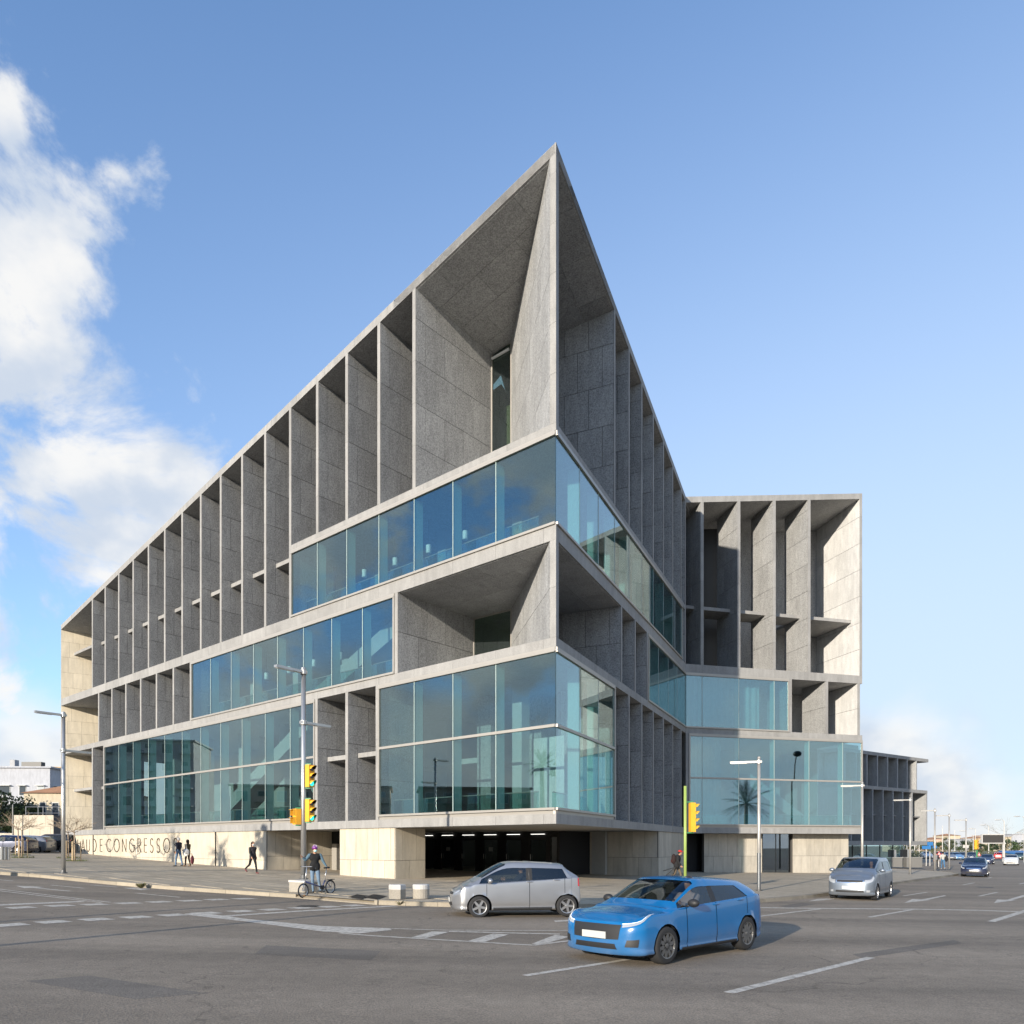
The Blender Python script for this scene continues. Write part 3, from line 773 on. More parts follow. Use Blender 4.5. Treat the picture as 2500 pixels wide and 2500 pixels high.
# ---- the blades that split the pointed corner, and the glazed ends of the corner recesses
def blade(z0, ztop):
    zt = (lambda p: roof(p) - FAS + .012) if ztop is None else (lambda p: ztop)
    ct = Vector((CX0, CY0, 0)); pd = Vector((-bisd.y, bisd.x, 0))        # pd points left
    a = FL(.30, .03, 0); b = FA(.30, .03, 0); wl_ = ct + bisd * 8.98 - pd * .13; wr_ = ct + bisd * 8.98 - pd * .42
    tip = ct + bis * .04
    m = MB(); ring = [a, tip, b, wr_, wl_]
    m.add([Vector((p.x, p.y, z0)) for p in ring] + [Vector((p.x, p.y, zt(p))) for p in ring],
          [(0, 1, 2, 3, 4)] + [(5, 6, 7, 8, 9)] + [(i, (i + 1) % 5, 5 + (i + 1) % 5, 5 + i) for i in range(5)])
    f = m.build('corner_blade', JOINT, hall)
    for p0, p1, sgn in ((a, wl_, 1), (b, wr_, -1)):
        d = (p1 - p0); Lg = d.length; d.normalize(); n = Vector((-d.y, d.x, 0)) * sgn
        zz = max(zt(p0), zt(p1)) + .1
        reg = [(0, z0), (Lg, z0), (Lg, zt(p1)), (0, zt(p0))]
        pieces('blade_panel', f, (p0.x, p0.y, 0), d, (0, 0, 1), n, reg, grid_rects(0, Lg, z0, zz, .66, ROW, .5), GRANITE, gap=.022, th=.03)
    for F in (FL, FA):
        rows = []; z = z0; top = zt(ct)
        while z < top - .05:
            e_ = min(z + ROW, top); rows.append((0.0, z, .30, e_)); z = e_
        pieces('edge_stone', f, F(0, .031, 0), F.d, (0, 0, 1), -F.n, [(-1, -9), (9, -9), (9, 60), (-1, 60)], rows, GRANITE_EDGE, gap=.008, th=.032)
    return wl_, wr_
WL, WR = blade(B1T, None)
blade(B3T, B2B)
OLIVE_GLASS = glass_mat('recess_glass', (0.62, 0.70, 0.60), f0=.16)
def recess_window(p0, p1, z0, z1, bars=()):
    d = (p1 - p0); Lg = d.length; d.normalize(); n = Vector((-d.y, d.x, 0))
    m = MB(); g = .05
    def bar(u0, u1, v0, v1): m.hexa([p0 + d * u0 + n * -g + Vector((0, 0, v0)), p0 + d * u1 + n * -g + Vector((0, 0, v0)), p0 + d * u1 + n * g + Vector((0, 0, v0)), p0 + d * u0 + n * g + Vector((0, 0, v0))],
                                    [p0 + d * u0 + n * -g + Vector((0, 0, v1)), p0 + d * u1 + n * -g + Vector((0, 0, v1)), p0 + d * u1 + n * g + Vector((0, 0, v1)), p0 + d * u0 + n * g + Vector((0, 0, v1))])
    bar(0, .08, z0, z1); bar(Lg - .06, Lg, z0, z1); bar(.08, Lg - .06, z1 - .1, z1)
    for b in bars: bar(.08, Lg - .06, b, b + .05)
    f = m.build('recess_window', METAL_TRIM, hall)
    m = MB(); q = [p0 + d * .08, p0 + d * (Lg - .06)]
    m.prism([Vector((q[0].x, q[0].y, z0)), Vector((q[1].x, q[1].y, z0)), Vector((q[1].x, q[1].y, z1 - .1)), Vector((q[0].x, q[0].y, z1 - .1))], n * .02)
    m.build('pane', OLIVE_GLASS, f)
def at0(p): return Vector((p.x, p.y, 0))
RECESS_WALL = plain('recess_wall', (.30, .31, .25), .8)
wall(FL, 5.5, su(1), RW + 1.4, B1T, 26.0, RECESS_WALL, 'inner_wall', .2); wall(FL, 5.5, su(1.5), RW + 1.4, B3T, B2B, RECESS_WALL, 'inner_wall', .2)
bl0, bl1 = at0(FL(su(0) - FT / 2 - .1, RW - .08, 0)), at0(WL) + FL.d * .12 - FL.n * .08
m = MB(); zr_ = roofL(su(0), RW) - FAS - .25; m.tube([(bl0.x, bl0.y, zr_), (bl1.x, bl1.y, zr_ + .1)], .07, 8); m.build('roller_blind', LAMP_WHITE, hall)
recess_window(at0(FL(su(0) - FT / 2, RW, 0)), at0(WL), B1T, roofL(su(0), RW) - FAS + .25, (21.3,))
recess_window(at0(FA(sa(0) - FT / 2, RW, 0)), at0(WR), B1T, roofA(sa(0), RW) - FAS + .25, (21.3,))
recess_window(at0(FL(su(.5) - FT / 2, RW, 0)), at0(WL), B3T, B2B)
recess_window(at0(FA(sa(.5) - FT / 2 - .1, RW, 0)), at0(WR), B3T, B2B)
# soffit panels of the corner recesses
def soffit(F, fin_s, blade_end, zf, nm='soffit_panel', parent=None):
    reg3 = [F(.3, .1, 0), F(fin_s, .1, 0), F(fin_s, RW, 0), blade_end]
    reg = []
    for p in reg3:
        q = p - F.o; reg.append((q.dot(F.d), q.dot(F.n)))
    if sum(reg[i][0] * reg[(i + 1) % 4][1] - reg[(i + 1) % 4][0] * reg[i][1] for i in range(4)) < 0: reg = reg[::-1]
    for (u0, v0, u1, v1) in grid_rects(0, 10, 0, 6.2, 2.35, 1.55, .5):
        g = .008; p = clip([(u0 + g, v0 + g), (u1 - g, v0 + g), (u1 - g, v1 - g), (u0 + g, v1 - g)], reg)
        if not p or area2(p) < .02: continue
        b = MB(); lo = [F(q[0], q[1], 0) for q in p]
        lo = [Vector((q.x, q.y, zf(q) - .028)) for q in lo]; b.prism(lo, (0, 0, .03)); b.build(nm, GRANITE, parent)
soffit(FL, su(0) - FT / 2, WL, lambda p: roof(p) - FAS + .008, parent=rf); soffit(FA, sa(0) - FT / 2, WR, lambda p: roof(p) - FAS + .008, parent=rf)
soffit(FL, su(.5) - FT / 2, WL, lambda p: B2B, parent=sl2); soffit(FA, sa(.5) - FT / 2, WR, lambda p: B2B, parent=sl2)

# ---- glass bands
def glazing(F, s0, s1, z0, z1, seams, mull=None, gm=None, end0=True, end1=True, top=.20, finr=.5):
    """metal frame, one pane between seams, a glass fin behind each seam"""
    m = MB(); o = -.06
    def strip(a, b, za, zb, r0=o, r1=.06): m.hexa([F(a, r0, za), F(b, r0, za), F(b, r1, za), F(a, r1, za)], [F(a, r0, zb), F(b, r0, zb), F(b, r1, zb), F(a, r1, zb)])
    strip(s0, s1, z1 - top + .05, z1, -.05); strip(s0, s1, z1 - top, z1 - top + .04, -.075)
    strip(s0, s1, z0, z0 + .10, -.075)
    if end0: strip(s0, s0 + .10, z0 + .10, z1 - top)
    if end1: strip(s1 - .10, s1, z0 + .10, z1 - top)
    a, b = s0 + (.10 if end0 else 0.0), s1 - (.10 if end1 else 0.0)
    if mull: strip(a, b, mull - .06, mull + .06, -.07, .05)
    f = m.build('glazing_frame', METAL_TRIM, hall)
    ss = [a] + [s for s in seams if a + .2 < s < b - .2] + [b]
    lev = [(z0 + .10, z1 - top)] if not mull else [(z0 + .10, mull - .06), (mull + .06, z1 - top)]
    for (q0, q1) in lev:
        for i, (c, d) in enumerate(zip(ss, ss[1:])):
            g = .012; m = MB(); j = random.uniform(-.005, .005)
            m.hexa([F(c + g, 0 + j, q0), F(d - g, 0 - j, q0), F(d - g, .018 - j, q0), F(c + g, .018 + j, q0)], [F(c + g, 0 + j, q1), F(d - g, 0 - j, q1), F(d - g, .018 - j, q1), F(c + g, .018 + j, q1)])
            m.build('pane', gm or GLASS, f)
    for s in ss[1:-1]:
        m = MB(); m.hexa([F(s - .011, .004, z0 + .1), F(s + .011, .004, z0 + .1), F(s + .016, .06 + finr, z0 + .1), F(s - .016, .06 + finr, z0 + .1)],
                         [F(s - .011, .004, z1 - top), F(s + .011, .004, z1 - top), F(s + .016, .06 + finr, z1 - top), F(s - .016, .06 + finr, z1 - top)])
        m.build('glass_fin', GLASS_FIN, f)
        for q0, q1, mt in ((-.004, .014, JOINT), (-.030, -.004, FIN_EDGE)):
            m = MB(); m.hexa([F(s + q0, -.006, z0 + .1), F(s + q1, -.006, z0 + .1), F(s + q1, .002, z0 + .1), F(s + q0, .002, z0 + .1)], [F(s + q0, -.006, z1 - top), F(s + q1, -.006, z1 - top), F(s + q1, .002, z1 - top), F(s + q0, .002, z1 - top)])
            m.build('joint_strip', mt, f)
    return f
seaL = [su(k) for k in range(-3, 16)]
glazing(FL, .02, su(4) - FT / 2 + .02, B2T, B1B, [su(k) for k in range(-2, 4)], end0=False)
glazing(FL, .02, su(1.05) - FT / 2, GB4 - .12, B3B, [su(-2), su(-1), su(0)], MUL, end0=False)
glazing(FL, su(.5) + FT / 2 - .02, su(8.5) - .02, B3T, B2B, [su(k + .5) for k in range(1, 8)])
glazing(FL, su(3.03) + FT / 2, su(14.1) - FT / 2, GB4 - .12, B3B, [su(k) for k in range(4, 14)], MUL)
glazing(FA, .02, SI - 1.3, B2T, B1B, [sa(k) for k in range(-2, 7)], end0=False)
glazing(FA, .02, sa(0) - .04, GB4 - .12, B3B, [sa(-2), sa(-1)], MUL, end0=False)
glazing(FA, sa(2.5) - .1 + FT / 2, SI - .02, B3T, B2B, [sa(k + .5) for k in range(3, 7)], end1=False)
glazing(FB, .02, 8.6 - .12, B3T, B2B, SBF, gm=GLASS_B, end0=False)
glazing(FB, .24, SB, GB4 - .12, B3B, SBF + [13.16], MUL, gm=GLASS_B)
# recessed strip and sill under the lowest glass
for F, a, b in ((FL, 0, su(1)), (FL, su(3), su(14)), (FA, 0, sa(0)), (FB, .2, SB)):
    wall(F, a + .03, b, .03, B4T, GB4 - .12, METAL_TRIM, 'sill_strip', .1)

# ---- inside: core, columns, floors, stairs, pendant lamps
core = [FL(16, 9.5, 0), FL(52, 9.5, 0), Vector((-24, 82, 0)), Vector((17, 82, 0)), FB(13.2, 8, 0), FB(1, 9, 0), FA(22, 9.5, 0)]
m = MB(); m.prism([Vector((p.x, p.y, B4T)) for p in core[::-1]], (0, 0, B2B - B4T)); m.build('core_wall', PLASTER, hall)
m = MB(); m.prism([Vector((p.x, p.y, B2T)) for p in core[::-1]], (0, 0, B1B - B2T)); m.build('core_wall', PLASTER, hall)
for lo, hi, us in ((B4T, B3B, (-1.3, 4.5, 6.5, 8.5, 10.5, 12.5)), (B3T, B2B, (1.9, 3.9, 5.9, 7.9)), (B2T, B1B, (-1.3, .7, 2.7))):
    for u in us:
        m = MB(); r_ = 3.6
        m.hexa([FL(su(u) - .3, r_, lo), FL(su(u) + .3, r_, lo), FL(su(u) + .3, r_ + .6, lo), FL(su(u) - .3, r_ + .6, lo)], [FL(su(u) - .3, r_, hi), FL(su(u) + .3, r_, hi), FL(su(u) + .3, r_ + .6, hi), FL(su(u) - .3, r_ + .6, hi)])
        m.build('column', PLASTER, hall)
m = MB(); m.hexa([FL(3.0, 4.6, B4T), FL(5.0, 4.6, B4T), FL(5.0, 5.0, B4T), FL(3.4, 5.0, B4T)], [FL(3.0, 4.6, MUL + .4), FL(5.0, 4.6, MUL + .4), FL(5.0, 5.0, MUL + .4), FL(3.4, 5.0, MUL + .4)]); m.build('stone_screen', GRANITE_PALE, hall)
for u, r_ in ((-1.9, 6.2), (-.6, 7.2), (.2, 5.5)):                 # granite piers in the corner hall
    m = MB(); m.hexa([FL(su(u) - .5, r_, B4T), FL(su(u) + .5, r_, B4T), FL(su(u) + .5, r_ + .8, B4T), FL(su(u) - .5, r_ + .8, B4T)], [FL(su(u) - .5, r_, B3B), FL(su(u) + .5, r_, B3B), FL(su(u) + .5, r_ + .8, B3B), FL(su(u) - .5, r_ + .8, B3B)])
    m.build('column', GRANITE, hall)
def stair(F, s0, z0, s1, z1, r0, r1):
    m = MB(); t = .9
    m.hexa([F(s0, r0, z0 - .1), F(s1, r0, z1 - .1), F(s1, r1, z1 - .1), F(s0, r1, z0 - .1)], [F(s0, r0, z0 + t), F(s1, r0, z1 + t), F(s1, r1, z1 + t), F(s0, r1, z0 + t)])
    m.build('stair_flight', PLASTER, hall)
stair(FL, su(9), B4T, su(4.6), B3B - .9, 2.2, 4.0); stair(FL, su(6.5), B4T + .2, su(8.8), B3B - .9, 5.5, 7)
stair(FL, su(4.2), B3T, su(1.2), B2B - .9, 2.0, 3.6); stair(FB, 11.5, B4T, 6.5, 6.5, 2.0, 3.6); stair(FB, 6.5, 6.5, 1.5, B3B - .9, 4.0, 5.6)
# glass balustrades along the floor edge, curtains behind the sunlit front
BAL = glass_mat('balustrade_glass', (0.62, 0.80, 0.76), refl_tint=(.7, .9, .88), f0=.20)
def balustrade(F, s0, s1, z, r_=.75, h=1.0):
    m = MB(); m.hexa([F(s0, r_, z), F(s1, r_, z), F(s1, r_ + .02, z), F(s0, r_ + .02, z)], [F(s0, r_, z + h), F(s1, r_, z + h), F(s1, r_ + .02, z + h), F(s0, r_ + .02, z + h)]); b = m.build('balustrade', BAL, hall)
    m = MB(); m.tube([F(s0, r_ + .01, z + h), F(s1, r_ + .01, z + h)], .025, 6); m.build('handrail', METAL_TRIM, b)
balustrade(FL, 1.5, su(1) - .3, B4T); balustrade(FL, su(3.2), su(13.8), B4T); balustrade(FB, .6, SB - .4, B4T); balustrade(FA, 1.5, sa(0) - .4, B4T)
balustrade(FL, su(.8), su(8.2), B3T); balustrade(FL, 1.5, su(3.8), B2T)
CURTAIN = plain('curtain_cloth', (.34, .40, .40), .9, var=.10)
def curtain(F, s0, s1, z0, z1, r_=1.0):
    rng = random.Random(int(s0 * 10 + z0)); n = int((s1 - s0) / .07); m = MB(); ph = 0; prev = None
    for k in range(n + 1):
        ph += rng.uniform(.5, 1.3); s = s0 + (s1 - s0) * k / n; rr = r_ + .06 * math.sin(ph) + .02 * rng.random(); a, b = F(s, rr, z0), F(s, rr, z1)
        if prev: m.poly([prev[0], a, b, prev[1]])
        prev = (a, b)
    m.build('curtain', CURTAIN, hall, smooth=True)
curtain(FB, .2, 6.6, B3T + .05, B2B - .05); curtain(FA, sa(2.7), SI - .6, B3T + .05, B2B - .05); curtain(FB, .5, 3.6, B4T + .05, B3B - .1, 1.4)
m = MB(); m.hexa([FL(9, 6.5, 6.55), FL(16, 6.5, 6.55), FL(16, 9.5, 6.55), FL(9, 9.5, 6.55)], [FL(9, 6.5, 6.85), FL(16, 6.5, 6.85), FL(16, 9.5, 6.85), FL(9, 9.5, 6.85)]); m.build('gallery', PLASTER, hall)
pm = MB(); pm.lathe([(.001, .42), (.13, .42), (.14, .40), (.14, .02), (.12, 0), (.001, .0)], n=12); pme = pm.mesh('lamp_shade', LAMP_WHITE, True)
cm = MB(); cm.tube([(0, 0, .42), (0, 0, 1.5)], .012, 6); cme = cm.mesh('cord', DARK_FRAME)
def pendant(p, ztop, drop, where):
    t = thing('pendant_lamp', where, 'lamp', (p.x, p.y, ztop - drop), group='pendant lamps behind the glass bands')
    link(bpy.data.objects.new('lamp_shade', pme), t); c = link(bpy.data.objects.new('cord', cme), t); c.scale.z = (drop) / 1.5
for k, u in enumerate((-.45, .55, 1.55, 2.55)): pendant(FL(su(u), 2.3, 0), B1B, 1.75, 'small white cylinder lamp in the topmost glass band, %s from the point of the building' % ORD[k])
for k, u in enumerate((3.4, 4.4, 5.4, 6.4)): pendant(FL(su(u), 2.3, 0), B2B, 1.6, 'small white cylinder lamp in the middle glass band, %s from its right end' % ORD[k])

# ---- ground floor: stone blocks, entrance under the overhang
def stone_wall(name, pts, z0, z1, mat, du, rows, thick_in, parent=hall, stag=.5, clad=None, pname='wall_stone'):
    """upright wall along the polyline pts with a stone facing on its left-hand... outer side"""
    for p0, p1 in zip(pts, pts[1:]):
        d = (p1 - p0); d.z = 0; Lg = d.length; d.normalize(); n = Vector((d.y, -d.x, 0))
        m = MB(); q = [p0, p1, p1 - n * thick_in, p0 - n * thick_in]
        m.hexa([Vector((p.x, p.y, z0)) for p in q], [Vector((p.x, p.y, z1)) for p in q]); w = m.build(name, JOINT, parent)
        rc = []
        for k, (a, b) in enumerate(zip(rows, rows[1:])):
            off = -(k % 2) * stag * du
            while off < Lg: rc.append((max(off, 0), a, min(off + du, Lg), b)); off += du
        rc = [r_ for r_ in rc if r_[2] - r_[0] > .06]
        pieces(pname, w, (p0.x, p0.y, 0), d, (0, 0, 1), n, [(0, -9), (Lg, -9), (Lg, 40), (0, 40)], rc, mat, gap=.018, th=.028)
        yield w
Z1 = B4B - .003
base1 = list(stone_wall('base_wall', [FL(SEND, .12, 0), FL(21.7, .12, 0)], -.4, Z1, BEIGE, 5.25, [-.4, 1.02, Z1], .5, stag=.5))[0]
side1 = list(stone_wall('base_wall', [FL(21.7, .16, 0), FL(21.35, 4.5, 0)], -.4, Z1, BEIGE, 1.05, [-.4, 1.25, Z1], .3))
blk = list(stone_wall('entrance_pier', [FL(14.5, .12, 0), FL(10.04, .12, 0), FL(10.04, 2.1, 0)], -.4, Z1, BEIGE, .92, [-.4, 1.15, Z1], .35))
m = MB(); m.hexa([FL(10.4, .5, -.4), FL(14.5, .5, -.4), FL(14.5, 2.1, -.4), FL(10.4, 2.1, -.4)], [FL(10.4, .5, Z1), FL(14.5, .5, Z1), FL(14.5, 2.1, Z1), FL(10.4, 2.1, Z1)]); m.build('pier_core', JOINT, hall)
wall(FL, 14.4, 21.4, 4.5, -.4, Z1, DARK_FRAME, 'recess_door', .2)
m = MB(); m.box(FL(20.6, 4.3, 1.0), (.5, .3, 2.0), math.atan2(FL.d.y, FL.d.x)); m.build('intercom_post', METAL_TRIM, hall)
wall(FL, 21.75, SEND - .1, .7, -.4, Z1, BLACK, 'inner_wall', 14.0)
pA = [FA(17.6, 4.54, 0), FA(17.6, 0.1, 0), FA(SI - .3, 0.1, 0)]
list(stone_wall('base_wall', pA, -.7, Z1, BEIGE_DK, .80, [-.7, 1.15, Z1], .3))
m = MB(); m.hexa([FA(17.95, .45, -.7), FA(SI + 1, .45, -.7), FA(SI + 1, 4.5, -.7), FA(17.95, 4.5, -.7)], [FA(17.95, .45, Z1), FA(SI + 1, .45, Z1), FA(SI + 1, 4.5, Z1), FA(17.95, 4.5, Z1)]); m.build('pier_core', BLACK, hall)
# entrance doors deep under the overhang
er = 12.2
m = MB()
ent = [FL(21.7, er, 0), FL(9.0, er, 0)]
wall(FL, 9.0, 21.7, er + .06, 2.42, Z1, BLACK, 'door_header', .4)
STRIP_LIT = plain('lamp_and_fill_lit', (.8, .8, .78), .4, emit=((1.0, .97, .9), 1.5))
for k in range(6):                                              # the lit strips above the doors; the foyer row is added to brighten it
    a_, b_ = FL(21.2 - k * 2.0, er - .05, 2.60), FL(20.1 - k * 2.0, er - .05, 2.60); m = MB(); m.tube([a_, b_], .013, 6); m.build('lamp_and_fill_strip', STRIP_LIT, hall)
    a_, b_ = FL(21.2 - k * 2.0, er + 1.8, 2.66), FL(20.0 - k * 2.0, er + 1.8, 2.66); m = MB(); m.tube([a_, b_], .03, 6); m.build('lamp_and_fill_strip', STRIP_LIT, hall)
DOOR_GLASS = glass_mat('door_glass', (0.60, 0.65, 0.65), f0=.26)
for k in range(6):
    s1_ = 21.3 - k * 2.0; s0_ = s1_ - 1.25
    m = MB()
    for a, b, za, zb in ((s0_ - .38, s0_, -.1, 2.42), (s1_, s1_ + .37, -.1, 2.42), (s0_, s1_, 2.25, 2.42), (s0_, s1_, -.1, .10)):
        m.hexa([FL(a, er, za), FL(b, er, za), FL(b, er + .1, za), FL(a, er + .1, za)], [FL(a, er, zb), FL(b, er, zb), FL(b, er + .1, zb), FL(a, er + .1, zb)])
    d_ = m.build('entrance_door', BLACK, hall)
    m = MB(); m.hexa([FL(s0_, er + .04, .10), FL(s1_, er + .04, .10), FL(s1_, er + .06, .10), FL(s0_, er + .06, .10)], [FL(s0_, er + .04, 2.25), FL(s1_, er + .04, 2.25), FL(s1_, er + .06, 2.25), FL(s0_, er + .06, 2.25)]); m.build('pane', DOOR_GLASS, d_)
    m = MB(); h_ = FL(s1_ - .06, er - .05, 0); m.tube([(h_.x, h_.y, 1.0), (h_.x, h_.y, 1.35)], .018, 8); m.build('handle', METAL_TRIM, d_)
    if k in (1, 3):
        m = MB(); p = FL((s0_ + s1_) / 2, er + .03, 1.65); m.box(p, (.34, .006, .26), math.atan2(FL.d.y, FL.d.x)); m.build('notice', PLASTER, d_)
wall(FL, 8, 22, er + 3.5, -.4, Z1, plain('foyer_wall', (.42, .42, .40), .8), 'foyer_wall', .2)
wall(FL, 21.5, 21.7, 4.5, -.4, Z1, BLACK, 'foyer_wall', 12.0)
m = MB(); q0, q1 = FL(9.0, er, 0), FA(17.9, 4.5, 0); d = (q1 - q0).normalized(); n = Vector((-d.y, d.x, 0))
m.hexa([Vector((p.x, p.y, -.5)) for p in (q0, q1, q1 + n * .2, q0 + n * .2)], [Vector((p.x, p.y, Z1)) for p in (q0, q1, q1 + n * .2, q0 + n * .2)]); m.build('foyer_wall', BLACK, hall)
# ground floor of the sunlit front
gr = 1.1
for a, b, kind in ((.3, 2.05, 'd'), (2.05, 6.9, 's'), (6.9, 9.3, 'g'), (9.3, 9.55, 'd'), (9.55, SB - .4, 's')):
    if kind == 's': list(stone_wall('base_wall', [FB(a, gr, 0), FB(b, gr, 0)], -.8, Z1, BEIGE_DK, .78, [-.8, 1.1, Z1], .3))
    elif kind == 'd': wall(FB, a, b, gr + 1.0, -.8, Z1, BLACK, 'recess_door', .2)
    else:
        wall(FB, a, b, gr + .4, -.8, Z1, BLACK, 'inner_wall', .2)
        m = MB()
        for s in (a + .05, (a + b) / 2, b - .05): m.hexa([FB(s - .03, gr, -.4), FB(s + .03, gr, -.4), FB(s + .03, gr + .06, -.4), FB(s - .03, gr + .06, -.4)], [FB(s - .03, gr, Z1), FB(s + .03, gr, Z1), FB(s + .03, gr + .06, Z1), FB(s - .03, gr + .06, Z1)])
        d_ = m.build('side_door', DARK_FRAME, hall)
        for c, e_ in ((a + .08, (a + b) / 2 - .03), ((a + b) / 2 + .03, b - .08)):
            m = MB(); m.hexa([FB(c, gr + .02, -.3), FB(e_, gr + .02, -.3), FB(e_, gr + .035, -.3), FB(c, gr + .035, -.3)], [FB(c, gr + .02, Z1), FB(e_, gr + .02, Z1), FB(e_, gr + .035, Z1), FB(c, gr + .035, Z1)]); m.build('pane', DOOR_GLASS, d_)
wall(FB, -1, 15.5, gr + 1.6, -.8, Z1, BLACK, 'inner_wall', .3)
m = MB(); m.hexa([FB(SB - .6, gr, -.8), FB(SB - .35, gr, -.8), FB(SB - .35, 24, -.8), FB(SB - .6, 24, -.8)], [FB(SB - .6, gr, Z1), FB(SB - .35, gr, Z1), FB(SB - .35, 24, Z1), FB(SB - .6, 24, Z1)]); m.build('side_wall', BEIGE_DK, hall)
wall(FB, SB - .1, SB - .02, 5.2, B4T, 26.6, GRANITE, 'side_wall', 19.0)
wall(FB, -3, SB, 6.9, B2T, 25.5, GRANITE, 'inner_wall', .3)
# expansion joints (dark upright gaps with a pipe)
for s in (27.7, su(15)):
    m = MB(); p = FL(s, .06, 0); m.tube([(p.x, p.y, -.2), (p.x, p.y, B4B + .35)], .035, 8); m.build('downpipe', DARK_FRAME, hall)

# ---- lettering on the beige wall
LETTER = plain('letter_bronze', (0.10, 0.075, 0.05), 0.5, 0.5)
def arc(cx, cy, rx, ry, a0, a1, n=14): return [(cx + rx * math.cos(R(a0 + (a1 - a0) * i / n)), cy + ry * math.sin(R(a0 + (a1 - a0) * i / n))) for i in range(n + 1)]
GLYPH = {
 'P': (.50, [[(0, 0), (0, 1)], [(0, 1), (.25, 1)] + arc(.25, .74, .25, .26, 90, -90) + [(0, .48)]]),
 'A': (.74, [[(0, 0), (.37, 1), (.74, 0)], [(.13, .34), (.61, .34)]]),
 'L': (.42, [[(0, 1), (0, 0), (.42, 0)]]),
 'U': (.60, [[(0, 1), (0, .3)] + arc(.3, .3, .3, .3, 180, 360) + [(.6, 1)]]),
 'D': (.68, [[(0, 0), (0, 1), (.2, 1)] + arc(.2, .5, .48, .5, 90, -90) + [(0, 0)]]),
 'E': (.42, [[(.42, 1), (0, 1), (0, 0), (.42, 0)], [(0, .52), (.38, .52)]]),
 'C': (.86, [arc(.5, .5, .5, .5, 46, 314, 22)]),
 'O': (1.0, [arc(.5, .5, .5, .5, 0, 360, 28)]),
 'N': (.70, [[(0, 0), (0, 1), (.7, 0), (.7, 1)]]),
 'G': (.94, [arc(.5, .5, .5, .5, 48, 360, 24) + [(.6, .5)]]),
 'R': (.52, [[(0, 0), (0, 1)], [(0, 1), (.25, 1)] + arc(.25, .74, .25, .26, 90, -90) + [(0, .48)], [(.2, .48), (.52, 0)]]),
 'S': (.50, [arc(.26, .745, .22, .255, 30, 270, 14) + arc(.25, .235, .25, .255, 90, -150, 14)]),
}
def letters(text, s_left, s_right, zb, h):
    ws = [GLYPH[c][0] if c != ' ' else .5 for c in text]; tot = sum(ws)
    k = abs(s_left - s_right); gapw = (k - tot * h) / max(1, len(text) - 1); s = s_left
    for c, w in zip(text, ws):
        if c != ' ':
            m = MB()
            for line in GLYPH[c][1]:
                pts = [FL(s - x * h, .082, zb + y * h) for x, y in line]
                m.tube(pts, .038, 6)
            m.build('letter', LETTER, base1)
        s -= w * h + gapw
letters('PALAU', 53.4, 48.75, 1.40, 1.0); letters('DE', 48.0, 46.1, 1.40, 1.0); letters('CONGRESSOS', 45.2, 33.1, 1.40, 1.0)

# ---- lower wing behind, to the right
W0 = Vector((44.0, 96.6, 0))
FW = Facade((W0.x, W0.y), (.817, .5766), (-.5766, .817))
wing = thing('rear_wing', 'lower two storey granite wing in shade behind the street lamps on the right', 'building', (W0.x, W0.y, -.6))
def wbox(name, s0, s1, r0, r1, z0, z1, mat):
    m = MB(); m.hexa([FW(s0, r0, z0), FW(s1, r0, z0), FW(s1, r1, z0), FW(s0, r1, z0)], [FW(s0, r0, z1), FW(s1, r0, z1), FW(s1, r1, z1), FW(s0, r1, z1)]); return m.build(name, mat, wing)
WE = 20.4
wbox('band', -2, WE, 0, 9, 1.95, 2.5, GRANITE_EDGE); wbox('band', -2, WE, 0, 9, 9.45, 9.9, GRANITE_EDGE); wbox('roof', -2, WE + .3, 0, 9, 14.05, 14.5, GRANITE_EDGE)
wbox('back_wall', -2, WE, 3.0, 3.3, 2.5, 14.05, GRANITE)
s = -1.2
while s < 17.6:
    wbox('fin', s, s + .22, .02, 2.9, 9.9, 14.05, GRANITE); s += MOD
s = -2.4
while s < 16.5:
    wbox('fin', s, s + .22, .02, 2.9, 2.5, 9.45, GRANITE); wbox('shelf', s + .22, s + MOD, .95, 2.9, 6.0, 6.2, GRANITE_EDGE); s += MOD
wbox('shelf', s - MOD + .22, WE - .3, .95, 2.9, 6.0, 6.2, GRANITE_EDGE)
wbox('end_wall', WE - .25, WE - .01, .02, 9, 2.5, 9.45, GRANITE)
wbox('ground_floor_glass', 2, WE - 3, 2.0, 2.05, -.6, 1.95, GLASS); wbox('ground_floor_wall', 0, 14, 6.0, 6.3, -.6, 1.95, BLACK)
for s in (4, 7.5, 11, 14.5): wbox('mullion', s, s + .08, 1.95, 2.08, -.6, 1.95, DARK_FRAME)
wbox('rooftop_block', -4, 3.0, 3, 9, 14.5, 20.5, BEIGE_DK); wbox('rooftop_block', 3.0, 9.0, 4, 9, 14.5, 16.0, BEIGE)
